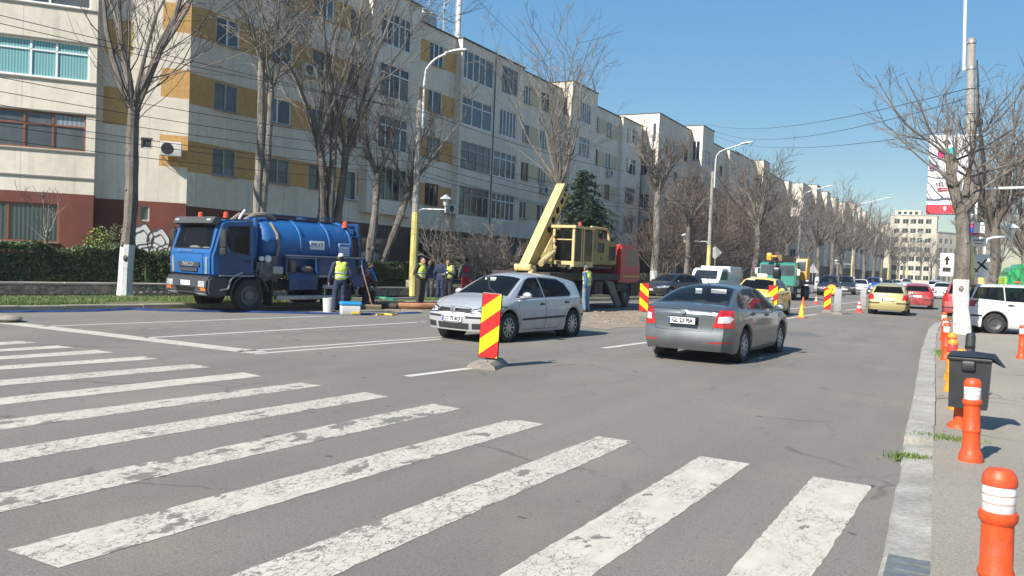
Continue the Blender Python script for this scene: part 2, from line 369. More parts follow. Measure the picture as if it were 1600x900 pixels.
for k, q in enumerate(STR):
    fl, fr, nl, nr = [G(*p) for p in q]
    def ext(f, n_, y): t = (y-f.y)/(n_.y-f.y) if abs(n_.y-f.y) > .8 else None; return f+(n_-f)*t if t else Vector((f.x, y, 0))
    yn = 2.62
    a, b_ = ext(fl, nl, yn), ext(fr, nr, yn)
    ragged('crosswalk_stripe', fl, a, b_, fr, WORN[WMI[k]])
def line_px(name, p, q, wid, mat=None, z=.0028, n=12, ext0=0):
    a, b = G(*p), G(*q); d = (b-a).normalized(); a = a-d*ext0; e = Vector((-d.y, d.x, 0))*wid/2
    return ragged(name, a+e, b+e, b-e, a-e, mat or LINE, z, .006, n)
line_px('stop_line', (-120,489), (405,551), .42, WORN[0], ext0=3)
line_px('double_line', (398,553), (690,530), .11); line_px('double_line', (372,549.5), (690,526.5), .11)
line_px('lane_line', (227,528), (665,503), .13); line_px('lane_line', (67,510), (507,494), .12)
line_px('old_lane_line', (230,514), (500,502), .11, FAINT); line_px('old_lane_line', (300,527), (660,508), .1, FAINT)
for p, q in (((635,588),(735,575.5)), ((760,571),(770,569)), ((943,544),(1012,535)), ((1213,500),(1276,491)), ((1320,485),(1352,482))): line_px('lane_dash', p, q, .15)
line_px('lane_line', (1195,487), (1372,468.5), .16)
line_px('old_lane_line', (1215,487), (1330,483), .12, FAINT)
for p, q in (((1392,476),(1398,474)),): line_px('lane_dash', p, q, .15)
# asphalt repair patch, drain cover
PATCH = layer('patched_asphalt', (.10,.098,.095), (.13,.127,.12), 1.2, .3, .7, rough=.9)
def patch(name, px, mat, z, parent=road, jit=.0, zz=0):
    P = [G(*p, zz) for p in px]; b = MB(); n = len(P); V = []
    for i in range(n):
        for t in (0,.25,.5,.75):
            q = P[i].lerp(P[(i+1)%n], t); V.append((q.x+rnd.uniform(-jit,jit), q.y+rnd.uniform(-jit,jit), z))
    b.add(V, [tuple(range(len(V)))]); return b.build(name, mat, parent, sharp=0)
patch('road_patch', [(1222,519),(1262,519),(1284,526),(1240,525)], PATCH, .003, jit=.04)
DIRT = layer('work_dirt', (.19,.15,.105), (.26,.215,.16), 1.5, .35, .65, rough=.95, bump=1.0, bscale=25, fine=.3, fscale=18)
dirt = patch('spread_dirt', [(885,508),(960,515),(1012,509),(1005,488),(960,482),(905,487)], DIRT, .006, jit=.25)
dirt2 = patch('spread_dirt', [(600,488),(660,489),(672,484),(660,479),(605,480)], DIRT, .006, jit=.15)
# drain cover let into the kerb strip near the crossing
dc = MB().box((-.14,5.0,.055), (.30,.62,.03)); dcm = M('drain_cover_plastic', (.12,.13,.13), rough=.35, var=.3, scale=14)
d = dc.build('drain_cover', dcm); tag(d, 'dark grey glossy cover plate set in the dropped kerb', 'drain cover')
for i in range(4): MB().box((-.14,4.78+.14*i,.0745), (.2,.03,.008)).build('rib', dcm, d)
# soil lumps and rubble of the dig
rub = MB()
for i in range(120):
    t = rnd.random(); c = G(lerp(880,1010,t), rnd.uniform(484,506)) if rnd.random() < .75 else G(rnd.uniform(600,665), rnd.uniform(480,487))
    r = rnd.uniform(.02,.075)*(1.6 if rnd.random() < .06 else 1); rub.ell((c.x,c.y,r*.15), (r*1.3,r,r*.5), 6, 4, Matrix.Rotation(rnd.random()*6,3,'Z'))
tag(rub.build('rubble', DIRT), 'loose brown soil lumps and rubble around the dig', 'rubble', kind='stuff')
# ---------------------------------------------------------------- low stone wall and hedge
COPE = layer('coping_concrete', (.30,.285,.25), (.38,.36,.32), 1.4, .3, .7, rough=.9, fine=.2)
STON = layer('field_stone', (.17,.145,.11), (.34,.30,.24), 5.0, .35, .65, rough=.9, bump=.8, bscale=30, fine=.3, fscale=14)
lw = thing('low_wall', 'low stone wall with concrete coping below the hedge', 'wall', (-23.4,17,.2))
core = MB(); cap = MB(); st = MB(); ys = [0,4,8,11,13.6,17,19,21.5,23.5,25.4,29,33,36,42,48]
for y0, y1 in zip(ys, ys[1:]):
    a = Vector((polyx(WL,y0), y0, 0)); c = Vector((polyx(WL,y1), y1, 0)); dd = (c-a); ln = dd.length; ang = math.atan2(dd.y, dd.x); rot = Matrix.Rotation(ang, 3, 'Z'); mid = (a+c)/2
    nn = Vector((-dd.y, dd.x, 0)).normalized()   # points away from road
    core.box(mid+nn*.16+Vector((0,0,.33)), (ln, .26, .30), rot)
    k = max(1, int(ln/1.3))
    for i in range(k):
        q = a.lerp(c, (i+.5)/k); cap.bev(q+nn*.16+Vector((0,0,.505+rnd.uniform(-.01,.012))), (ln/k-.02, .38, .06), .012, rot)
    m = int(ln/.21)
    for i in range(m):
        for r_ in range(2):
            q = a.lerp(c, (i+rnd.uniform(.3,.7))/m); st.ell(q+nn*.04+Vector((0,0,.255+.14*r_+rnd.uniform(-.02,.02))), (rnd.uniform(.08,.14), .06, rnd.uniform(.05,.085)), 7, 5, rot)
O = (-23.4,17,.2)
core.build('core', STON, lw, org=O); cap.build('coping', COPE, lw, org=O); tag(st.build('stone_facing', STON, lw, org=O), kind='stuff')
LEAFH = M('hedge_leaf', (.045,.072,.026), rough=.55, col2=(.11,.15,.05), scale=9, thr=(.35,.65), spec=.4)
LEAFB = M('hedge_dry_leaf', (.09,.07,.04), rough=.7, col2=(.16,.13,.07), scale=9)
TWIGH = M('hedge_twig', (.05,.04,.03), rough=.8)
LEAFY = M('bright_shrub_leaf', (.17,.22,.03), rough=.5, col2=(.30,.34,.06), scale=9)
def leaves(b, pts, size, r, mi=None):
    for p in pts:
        n = Vector((r.gauss(0,1), r.gauss(0,1), r.gauss(.4,1))).normalized(); a = n.orthogonal().normalized()
        a = Matrix.Rotation(r.random()*6.28, 3, n) @ a; c = n.cross(a); s = size*r.uniform(.6,1.3)
        o = len(b.v); b.v += [tuple(p-a*s*.5), tuple(p+c*s*.3), tuple(p+a*s*.5), tuple(p-c*s*.3)]; b.f.append((o,o+1,o+2,o+3)); b.m.append(mi(r) if mi else 0)
def hedge(name, label, y0, y1, ztop, off, wid, dens, mats=(LEAFH,LEAFB), mi=lambda r: int(r.random() < .16), z0=.42):
    r = random.Random(hash(name) % 1000 + int(y0)); ym = (y0+y1)/2; org = (polyx(WL,ym)-off, ym, z0)
    t = thing(name, label, 'hedge', org); b = MB(); pts = []
    N = int((y1-y0)*dens)
    for i in range(N):
        y = r.uniform(y0, y1); hh = ztop-z0+.10*math.sin(y*2.3)+.07*math.sin(y*5.1+1); 
        side = r.random(); x = polyx(WL,y)-off
        if side < .62: dx, z = wid/2*(.75+.3*r.random()), r.uniform(0, hh)
        elif side < .9: dx, z = r.uniform(-wid/2, wid/2), hh-abs(r.gauss(0,.06))
        else: dx, z = r.uniform(-wid/2, wid/2), r.uniform(0, hh)
        if z > hh-.1: z += r.uniform(-.08,.05)
        bulge = .06*math.sin(y*3.7+z*4)
        pts.append(Vector((x+dx+bulge, y, z0+z)))
    leaves(b, pts, .085, r, mi); f = b.build('foliage', list(mats), t, sharp=0, org=org); f['kind'] = 'stuff'
    c = MB(); k = int((y1-y0)/1.0)+1
    for i in range(k):
        ya, yb = lerp(y0,y1,i/k), lerp(y0,y1,(i+1)/k); c.box((polyx(WL,(ya+yb)/2)-off, (ya+yb)/2, z0+(ztop-z0)*.43), (wid*.5, (yb-ya)*1.05, (ztop-z0)*.74))
    c.build('twig_core', mats[0], t, org=org)
    return t
hedge('clipped_hedge', 'long dark clipped hedge behind the low wall left of the blue truck', 7, 19.8, 1.62, .75, .8, 4200)
hedge('clipped_hedge', 'short dark green hedge between the truck rear and the yellow pole', 20.2, 28.4, 1.45, .7, .8, 3600)
LEAFD = M('dry_hedge_leaf', (.16,.125,.07), rough=.8, col2=(.26,.21,.13), scale=5)
hedge('dry_hedge', 'long tan dry hedge between the red crane cab and the second lamp post', 36, 60, 1.25, .5, .9, 520, (LEAFD,LEAFB), lambda r: int(r.random() < .3), .3)
def shrub(label, c, rx, rz, n, mats, size=.09, name='shrub', group=None):
    r = random.Random(int(c[0]*31+c[1]*17)); t = thing(name, label, 'shrub', c, 0, group); b = MB(); pts = []
    for i in range(n):
        d = Vector((r.gauss(0,1), r.gauss(0,1), r.gauss(0,1))).normalized()*(r.random()**.4)
        pts.append(Vector((d.x*rx, d.y*rx, rz+d.z*rz*(1+.15*math.sin(d.x*7)))))
    leaves(b, pts, size, r, (lambda q: int(q.random() < .3)) if len(mats) > 1 else None); f = b.build('foliage', list(mats), t, sharp=0)
    s = MB()
    for i in range(7):
        a = r.random()*6.28; s.tube([(0,0,0),(rx*.3*math.cos(a),rx*.3*math.sin(a),rz*.7),(rx*.6*math.cos(a),rx*.6*math.sin(a),rz*1.4)], [.02,.014,.006], 5)
    s.build('stem', TWIGH, t); return t
c = AX(152,400,-25.6); shrub('small bright yellow-green shrub behind the hedge below the balcony corner', (c.x,c.y,.42), .5, .95, 2600, (LEAFY,LEAFH))
c = AX(180,400,-25.8); shrub('dark green shrub beside the bright yellow-green one', (c.x,c.y,.42), .55, 1.0, 2600, (LEAFH,LEAFB))
# grass tufts of the verge
GRS = M('grass_blade', (.07,.125,.025), rough=.6, col2=(.17,.22,.065), scale=1.5)
def grass(name, label, samples, hgt, n, seed):
    r = random.Random(seed); b = MB(); V = b.v; F = b.f
    for i in range(n):
        p = samples(r)
        if p is None: continue
        h = hgt*r.uniform(.4,1.2); a = r.random()*6.28; wx, wy = .006*math.cos(a), .006*math.sin(a); lx, ly = r.gauss(0,h*.4), r.gauss(0,h*.4)
        o = len(V); V += [(p.x-wx,p.y-wy,p.z),(p.x+wx,p.y+wy,p.z),(p.x+lx*.4+wx*.7,p.y+ly*.4+wy*.7,p.z+h*.6),(p.x+lx*.4-wx*.7,p.y+ly*.4-wy*.7,p.z+h*.6),(p.x+lx,p.y+ly,p.z+h)]
        F += [(o,o+1,o+2,o+3),(o+3,o+2,o+4)]; b.m += [0,0]
    return tag(b.build(name, GRS, sharp=0), label, 'grass', kind='stuff')
from mathutils import noise as mno
def verge_s(r):
    y = r.uniform(9, 30); x = r.uniform(polyx(WL,y)+.85, polyx(LK,y)-.25)
    if mno.noise(Vector((x*.45, y*.45, 3.3))) < -.02+.25*r.random(): return None
    return Vector((x, y, .115))
grass('grass', 'patchy spring grass on the verge behind the left kerb', verge_s, .12, 70000, 3)
def tuft(cx, cy, rx, ry, z):
    def f(r): return Vector((cx+r.gauss(0,rx), cy+r.gauss(0,ry), z))
    return f
c = G(1420,722); grass('grass_tuft', 'green grass tuft growing at the step of the right kerb', tuft(c.x,c.y,.085,.04,.02), .07, 420, 5)
c = G(1472,553,.1); grass('grass_tuft', 'rounded grass patch by the row of orange bollards', tuft(c.x+.12,c.y,.12,.4,.1), .07, 2500, 6)
c = G(1478,686,.1); grass('grass_tuft', 'sparse weeds in the pavement joint by the litter bin', tuft(c.x,c.y,.16,.06,.1), .05, 250, 8)
c = G(1467,497,.1); grass('grass_tuft', 'dry grass at the far end of the right kerb', tuft(c.x+.5,c.y,.2,1.0,.1), .1, 1500, 9)
# ================================================================ buildings
def render_mat(name, c0, c1, joint=.75, ph=0.):
    """painted render: broad blotches, rain streaks, panel joints at each floor"""
    m = bpy.data.materials.new(name); m.use_nodes = True; nt = m.node_tree; n = nt.nodes; l = nt.links; b = n['Principled BSDF']; b.inputs['Roughness'].default_value = .9
    geo = n.new('ShaderNodeNewGeometry')
    def mapped(st):
        q = n.new('ShaderNodeMapping'); q.inputs['Scale'].default_value = st; l.new(geo.outputs['Position'], q.inputs['Vector']); return q.outputs['Vector']
    def noise(vec, sc, d=5):
        q = n.new('ShaderNodeTexNoise'); q.inputs['Scale'].default_value = sc; q.inputs['Detail'].default_value = d; q.inputs['Roughness'].default_value = .62; l.new(vec, q.inputs['Vector']); return q.outputs['Fac']
    def rng(s, lo, hi, a=0., c=1.):
        q = n.new('ShaderNodeMapRange'); q.inputs['From Min'].default_value = lo; q.inputs['From Max'].default_value = hi; q.inputs['To Min'].default_value = a; q.inputs['To Max'].default_value = c; l.new(s, q.inputs['Value']); return q.outputs['Result']
    def mth(op, a, c):
        q = n.new('ShaderNodeMath'); q.operation = op
        for i, v in enumerate((a, c)):
            if isinstance(v, (int, float)): q.inputs[i].default_value = v
            else: l.new(v, q.inputs[i])
        return q.outputs[0]
    mx = n.new('ShaderNodeMix'); mx.data_type = 'RGBA'; l.new(rng(noise(mapped((1.1,1.1,.45)), .55), .3, .7), mx.inputs['Factor']); mx.inputs['A'].default_value = (*c0,1); mx.inputs['B'].default_value = (*c1,1)
    sep = n.new('ShaderNodeSeparateXYZ'); l.new(geo.outputs['Position'], sep.inputs[0])
    fz = mth('FRACT', mth('DIVIDE', mth('ADD', sep.outputs['Z'], 20-6.9+ph), 2.72), 0.); jz = mth('LESS_THAN', fz, .011)
    fy = mth('FRACT', mth('DIVIDE', mth('ADD', sep.outputs['Y'], 100.), 3.37), 0.); jy = mth('LESS_THAN', fy, .007)
    j = mth('MULTIPLY', mth('MAXIMUM', jz, jy), 1-joint)
    st = rng(noise(mapped((3.0,3.0,.09)), 1.6, 4), .54, .74, 1.0, .78); gr = rng(noise(mapped((1,1,1)), 3.5, 6), .3, .7, .92, 1.06)
    v = mth('MULTIPLY', mth('MULTIPLY', st, gr), mth('SUBTRACT', 1., j))
    hs = n.new('ShaderNodeHueSaturation'); l.new(v, hs.inputs['Value']); l.new(mx.outputs['Result'], hs.inputs['Color']); l.new(hs.outputs['Color'], b.inputs['Base Color'])
    bp = n.new('ShaderNodeBump'); bp.inputs['Strength'].default_value = .3; bp.inputs['Distance'].default_value = .01; l.new(noise(mapped((1,1,1)), 45, 3), bp.inputs['Height']); l.new(bp.outputs['Normal'], b.inputs['Normal'])
    MATS[name] = m; return m
CREAM = render_mat('cream_render', (.605,.545,.45), (.735,.67,.565))
CREAM2 = render_mat('weathered_cream_render', (.53,.48,.395), (.665,.605,.505), .7, .25)
OCHRE = layer('ochre_band_paint', (.48,.275,.095), (.56,.335,.125), .9, .3, .7, rough=.88, bump=.2, bscale=50, fine=.1, fscale=9)
REDP = layer('oxide_red_paint', (.125,.034,.024), (.17,.050,.035), .9, .3, .7, rough=.85, bump=.2, bscale=50, fine=.12, fscale=9)
BROWN = layer('dark_shop_front', (.055,.032,.025), (.09,.055,.04), .7, .35, .65, rough=.7, fine=.15, fscale=6)
FARW = layer('pale_far_render', (.43,.39,.31), (.52,.475,.385), .25, .3, .7, rough=.9, stretch=(1,1,.4), fine=.06, fscale=5)
OCHREF = layer('faded_ochre_paint', (.50,.42,.26), (.57,.485,.32), .9, .3, .7, rough=.88, bump=.2, bscale=50, fine=.1, fscale=9)
WALLS = [CREAM, OCHRE, REDP, BROWN, CREAM2, FARW, OCHREF]
PVC = M('white_pvc', (.78,.79,.79), rough=.4, var=.05)
WOODF = M('brown_window_wood', (.23,.075,.035), rough=.5, var=.2, scale=6)
OLDF = M('old_grey_frame', (.36,.35,.33), rough=.7, var=.15)
SILL = M('tin_sill', (.25,.25,.25), rough=.5, metal=.3)
G_DARK = M('dark_window_glass', (.018,.022,.026), rough=.04, var=.5, scale=.7, spec=.7)
G_CURT = M('curtained_window_glass', (.09,.10,.105), rough=.06, var=.35, scale=1.2, stretch=(3,3,.3), spec=.6)
G_MID = M('grey_window_glass', (.06,.068,.075), rough=.05, var=.5, scale=.9, spec=.7)
def blind(name, c1, c2, sc):
    m = bpy.data.materials.new(name); m.use_nodes = True; n = m.node_tree.nodes; l = m.node_tree.links; b = n['Principled BSDF']; b.inputs['Roughness'].default_value = .08; b.inputs['Specular IOR Level'].default_value = .6
    tc = n.new('ShaderNodeTexCoord'); wv = n.new('ShaderNodeTexWave'); wv.wave_type = 'BANDS'; wv.bands_direction = 'X'; wv.inputs['Scale'].default_value = sc; wv.inputs['Distortion'].default_value = .6
    l.new(tc.outputs['Object'], wv.inputs['Vector']); r = n.new('ShaderNodeValToRGB'); r.color_ramp.elements[0].color = (*c1,1); r.color_ramp.elements[1].color = (*c2,1); l.new(wv.outputs['Fac'], r.inputs['Fac']); l.new(r.outputs['Color'], b.inputs['Base Color'])
    MATS[name] = m; return m
G_TEAL = blind('teal_vertical_blind', (.10,.27,.28), (.28,.50,.50), 3.2)
G_NET = blind('pale_net_curtain', (.16,.20,.22), (.30,.34,.36), 2.0)
G_DRAPE = blind('dark_drape', (.015,.03,.035), (.07,.10,.105), 2.2)
PANES = {'dark': [G_DARK,G_DARK,G_MID], 'mix': [G_DARK,G_MID,G_DARK,G_DARK,G_CURT], 'curt': [G_MID,G_CURT,G_DARK,G_MID], 'teal': [G_TEAL], 'net': [G_MID,G_NET,G_CURT], 'drape': [G_DRAPE]}
_wc = {}
def win_mesh(w_, h, mull, trans, fmat, sill):
    key = (round(w_,2), round(h,2), tuple(round(m,2) for m in mull), trans, fmat.name, sill)
    if key in _wc: return _wc[key]
    b = MB(); e = .055; y0, y1 = .045, .11; yc, dy = (y0+y1)/2, y1-y0
    b.box((w_/2,yc,e/2), (w_,dy,e)); b.box((w_/2,yc,h-e/2), (w_,dy,e)); b.box((e/2,yc,h/2), (e,dy-.004,h-2*e)); b.box((w_-e/2,yc,h/2), (e,dy-.004,h-2*e))
    xs = [0]+[m*w_ for m in mull]+[w_]
    for x in xs[1:-1]: b.box((x,yc,h/2), (.075,dy-.006,h-2*e))
    rows = [(e,h-e)]
    if trans: zt = h*trans; b.box((w_/2,yc-.003,zt), (w_-2*e,dy-.012,.06)); rows = [(e,zt),(zt,h-e)]
    if sill:
        b.mi = 1; b.box((w_/2,-.02,-.015), (w_+.06,.2,.03)); b.mi = 0
    me = b.mesh('window', [fmat, SILL], 0)
    ps = []
    for (xa, xb) in zip(xs, xs[1:]):
        for (za, zb) in rows:
            pm = bpy.data.meshes.new('pane'); pm.from_pydata([(0,0,0),(xb-xa,0,0),(xb-xa,0,zb-za),(0,0,zb-za)], [], [(0,1,2,3)]); pm.materials.append(G_DARK); ps.append((xa, za, pm))
    _wc[key] = (me, ps); return _wc[key]
wr = random.Random(21)
STY = {'std': dict(m=(.45,), t=0, f=PVC, p='mix', s=1), 'one': dict(m=(), t=0, f=PVC, p='mix', s=1), 'bay4': dict(m=(.25,.5,.75), t=.72, f=PVC, p='mix', s=0), 'bay5': dict(m=(.12,.32,.52,.72), t=0, f=PVC, p='curt', s=0),
       'bay3': dict(m=(.28,.72), t=.75, f=PVC, p='curt', s=0), 'old': dict(m=(.35,.7), t=.7, f=OLDF, p='mix', s=0), 'nar': dict(m=(), t=0, f=PVC, p='dark', s=0), 'dk': dict(m=(.5,), t=0, f=OLDF, p='dark', s=0)}
def window(parent, org, O, d, s0, s1, z0, z1, sty, parts=True):
    st = STY[sty] if isinstance(sty, str) else sty
    if sty == 'std': st = dict(st, m=wr.choice(((.45,),(.5,),(.36,),(.33,.67),(.6,))), f=wr.choice((PVC,PVC,PVC,OLDF,PVC,WOODF)), p=wr.choice(('mix','dark','mix','curt')))
    elif sty in ('bay3','bay4'): st = dict(st, m=wr.choice((st['m'],(.2,.4,.6,.8),(.33,.67),(.3,.55,.8))), f=wr.choice((PVC,PVC,PVC,OLDF)), t=wr.choice((.72,.72,0,.7)))
    me, ps = win_mesh(s1-s0, z1-z0, st['m'], st['t'], st['f'], st['s'])
    p = Vector((O[0]+d[0]*s0-org[0], O[1]+d[1]*s0-org[1], z0-org[2]))
    o = link('window', me, parent, p, math.atan2(d[1], d[0]))
    pool = PANES[st['p']]
    for (x, z, pm) in ps:
        q = link('pane', pm, o, (x, .085, z)); q.material_slots[0].link = 'OBJECT'; q.material_slots[0].material = wr.choice(pool)
    return o
def facade(b, O, d, smax, z0, z1, opens, zones, base=0, depth=.13, s0=0):
    S = sorted({round(v,3) for v in [s0, smax]+[q for o in opens for q in o[:2]]+[q for o in zones for q in o[:2]] if s0-1e-6 <= v <= smax+1e-6})
    Z = sorted({round(v,3) for v in [z0, z1]+[q for o in opens for q in o[2:4]]+[q for o in zones for q in o[2:4]] if z0-1e-6 <= v <= z1+1e-6})
    ix, iy = -d[1], d[0]
    def P(s, z, k=0): return (O[0]+d[0]*s+ix*k, O[1]+d[1]*s+iy*k, z)
    for sa, sb in zip(S, S[1:]):
        for za, zb in zip(Z, Z[1:]):
            sc, zc = (sa+sb)/2, (za+zb)/2
            if any(o[0] < sc < o[1] and o[2] < zc < o[3] for o in opens): continue
            b.mi = base
            for q in zones:
                if q[0] < sc < q[1] and q[2] < zc < q[3]: b.mi = q[4]
            b.add([P(sa,za),P(sb,za),P(sb,zb),P(sa,zb)], [(0,1,2,3)])
    b.mi = base
    for o in opens:
        a, c, e, f = o[:4]
        b.add([P(a,e),P(c,e),P(c,f),P(a,f),P(a,e,depth),P(c,e,depth),P(c,f,depth),P(a,f,depth)], [(0,4,5,1),(1,5,6,2),(2,6,7,3),(3,7,4,0)])
def street_block(name, label, Xf, segs, depth=11, gf=3.45, base=0, gfm=3, rows=(4.85,7.57,10.29,13.01), group=None):
    """flats along the street: segs = (y0, y1, proud, ztop, zbottom, columns, ochre zones, gf openings)"""
    y0, y1 = segs[0][0], segs[-1][1]; org = (Xf, (y0+y1)/2, 0)
    t = thing(name, label, 'building', org, 0, group); b = MB(); rf = MB(); gut = MB()
    prev = None
    for sg in segs:
        ya, yb, p, zt, zb = sg[:5]; cols = sg[5]; och = sg[6] if len(sg) > 6 else []; gfo = sg[7] if len(sg) > 7 else []
        O = (Xf+p, ya); d = (0,1); opens = []; zones = [(0, yb-ya, 0, gf, gfm)]
        for c in cols:
            ca, cb, h, dz, sty = c[:5]; only = c[5] if len(c) > 5 else None
            for k, z in enumerate(rows):
                if only is not None and k not in only: continue
                if z+dz+h > zt-.15: continue
                opens.append((ca-ya, cb-ya, z+dz, z+dz+h)); window(t, org, O, d, ca-ya, cb-ya, z+dz, z+dz+h, sty)
        for (oa, ob) in och:
            for z in rows:
                if z+1.25 < zt: zones.append((oa-ya, ob-ya, z-.02, z+1.22, 1 if oa < 45 else 6))
        for (oa, ob, za, zc, sty) in gfo:
            if zb > 0: continue
            opens.append((oa-ya, ob-ya, za, zc)); window(t, org, O, d, oa-ya, ob-ya, za, zc, sty)
        facade(b, O, d, yb-ya, zb, zt, opens, zones, base)
        if zb > 0:
            b.mi = base; b.add([(Xf,ya,zb),(Xf+p,ya,zb),(Xf+p,yb,zb),(Xf,yb,zb)], [(0,1,2,3)])
            o2 = []
            for (oa, ob, za, zc, sty) in gfo:
                o2.append((oa-ya, ob-ya, za, zc)); window(t, org, (Xf,ya), d, oa-ya, ob-ya, za, zc, sty)
            facade(b, (Xf,ya), d, yb-ya, 0, zb, o2, [(0,yb-ya,0,gf,gfm)], base)
        # sides
        pp = prev[2] if prev else None
        if prev is not None:
            if p > pp: facade(b, (Xf+pp, ya), (1,0), p-pp, zb, zt, sg[8] if len(sg) > 8 else [], [(0,p-pp,0,gf,gfm)], base)
            if p < pp: facade(b, (Xf+pp, ya), (-1,0), pp-p, prev[4], prev[3], [], [(0,pp-p,0,gf,gfm)], base)
            if zt > prev[3]: b.mi = base; b.add([(Xf-depth,ya,prev[3]),(Xf+min(p,pp),ya,prev[3]),(Xf+min(p,pp),ya,zt),(Xf-depth,ya,zt)], [(0,1,2,3)])
            if zt < prev[3]: b.mi = base; b.add([(Xf-depth,ya,zt),(Xf+min(p,pp),ya,zt),(Xf+min(p,pp),ya,prev[3]),(Xf-depth,ya,prev[3])], [(0,1,2,3)])
        if len(sg) > 8 and sg[8] and prev is not None:
            for o in sg[8]: window(t, org, (Xf+pp,ya), (1,0), o[0], o[1], o[2], o[3], o[4])
        rf.box((Xf+(p-depth)/2+.03, (ya+yb)/2, zt+.04), (depth+p+.1, yb-ya+.04, .08))
        prev = sg
    # end walls and back
    b.mi = base
    for y, s in ((y0,segs[0]), (y1,segs[-1])):
        if y == y0 and name == 'corner_apartment_block': continue
        X1 = Xf+s[2]
        if y == y1: b.add([(Xf-depth,y,0),(X1,y,0),(X1,y,s[3]),(Xf-depth,y,s[3])], [(0,3,2,1)])
    b.add([(Xf-depth,y0,0),(Xf-depth,y1,0),(Xf-depth,y1,segs[0][3]),(Xf-depth,y0,segs[0][3])], [(0,3,2,1)])
    return t, b, rf, org
ROOFM = M('dark_roof_flashing', (.035,.033,.03), rough=.6, var=.3)
# ---- near block: angled left wing with a glazed bay, then the long street front
gfs = lambda a, n, w_=2.2, g=.5, z0=.5, z1=2.7: [(a+i*(w_+g), a+i*(w_+g)+w_, z0, z1, 'dk') for i in range(n)]
segs1 = [
 (22.7,33.5,0,15.1,0, [(23.95,25.2,1.15,0,'std'),(27.1,28.4,1.15,0,'std'),(29.7,31.1,1.15,0,'std'),(32.35,33.25,1.5,-.3,'one')], [(22.7,33.4)], []),
 (33.5,37.8,.45,15.7,4.0, [(34.3,36.9,1.75,-.1,'bay4')], [], gfs(33.8,1)),
 (37.8,42.1,0,15.1,0, [(37.95,38.35,1.3,0,'nar'),(39.35,40.8,1.3,0,'std')], [(38.35,39.35),(40.8,42.1)], gfs(38.2,1,2.6)),
 (42.1,46.15,.45,15.1,3.35, [(42.35,45.95,1.8,-.35,'bay4',(0,)),(42.35,45.95,1.7,-.25,'bay3',(1,2)),(42.35,45.95,1.75,-.2,'bay5',(3,))], [], gfs(42.4,1,3)),
 (46.15,50.2,.42,15.1,3.35, [(46.4,49.5,1.75,-.35,'bay3',(0,)),(46.4,49.5,1.7,-.25,'bay4',(1,)),(47,49.3,1.75,-.2,'bay3',(2,)),(47.1,49.3,1.75,-.1,'old',(3,))], [], gfs(46.5,1,3)),
 (50.2,57,0,15.1,0, [(50.9,52.1,1.25,0,'std'),(53.7,55.0,1.25,0,'std')], [(50.25,50.9),(52.1,53.7),(55.0,56.2)], gfs(50.8,2)),
 (57,61.9,.95,15.65,3.35, [(58.6,60.7,1.6,-.1,'bay3')], [], gfs(57.4,1,3), [(.15,.6,13.1,14.5,'nar'),(.15,.6,7.6,9.0,'nar'),(.15,.6,4.9,6.2,'nar')]),
 (61.9,69.3,0,15.1,0, [(63.4,64.6,1.3,0,'std'),(66.4,67.6,1.3,0,'std')], [(62.7,63.4),(64.6,66.4),(67.6,69)], gfs(62.4,2)),
 (69.3,74.5,.35,15.1,3.35, [(70.4,73.0,1.5,-.05,'bay3')], [], gfs(70,1,3)),
]
blk, wb, rf, org = street_block('corner_apartment_block', 'nearest cream apartment block with ochre bands, angled left wing and glazed bays', -27.5, segs1, gfm=3)
# red oxide ground floor under the first stretch
for i, f in enumerate(wb.f):
    ys_ = [wb.v[k][1] for k in f]
    if wb.m[i] == 3 and max(ys_) < 33.7: wb.m[i] = 2
# wing A
C0 = Vector((-27.5, 22.7, 0)); ang = R(40); dl = Vector((-math.sin(ang), -math.cos(ang), 0)); nA = Vector((math.cos(ang), -math.sin(ang), 0)); LA = 15.0
OA = C0+dl*LA; dA = (-dl.x, -dl.y)
cs = LA-3.29; BP = .52  # bay: s from .8 to cs, proud BP
wzones = [(cs,LA,0,3.54,2)]+[(LA-1.05,LA,z0,z1,1) for z0, z1 in ((4.98,6.23),(7.72,8.86),(10.33,11.45),(13.0,14.2))]+[(cs+.2,LA-2.1,z0,z1,1) for z0, z1 in ((6.45,7.9),(9.15,10.5),(11.9,13.2))]
wop = [(LA-1.72,LA-1.3,5.62,6.05,'nar'),(LA-1.7,LA-1.35,2.75,3.35,'nar')]
facade(wb, OA, dA, LA, 0, 15.1, [o[:4] for o in wop], wzones, 0, s0=cs-.01)
for o in wop: window(blk, org, OA, dA, *o[:4], dict(m=(), t=0, f=OLDF, p='dark', s=0))
OB = OA+nA*BP
bayw = [(.9,cs-.25,7.9,9.28,dict(m=(.1,.2,.3,.405,.51,.61,.71,.815,.895), t=.72, f=PVC, p='teal', s=0)), (.9,cs-.32,5.25,6.62,dict(m=(.1,.2,.3,.405,.51,.61,.71,.805,.895), t=.66, f=WOODF, p='net', s=0)),
        (.9,cs-.25,10.62,12.0,dict(m=(.12,.25,.38,.5,.62,.74,.87), t=.72, f=PVC, p='net', s=0)), (.9,cs-.25,13.3,14.6,dict(m=(.12,.25,.38,.5,.62,.74,.87), t=.72, f=PVC, p='curt', s=0)),
        (cs-5.6,cs-1.15,1.75,3.2,dict(m=(.36,.62), t=0, f=WOODF, p='drape', s=1))]
facade(wb, OB, dA, cs, 0, 15.1, [o[:4] for o in bayw], [(0,cs,0,3.62,2)], 0, s0=.8)
for o in bayw: window(blk, org, OB, dA, *o)
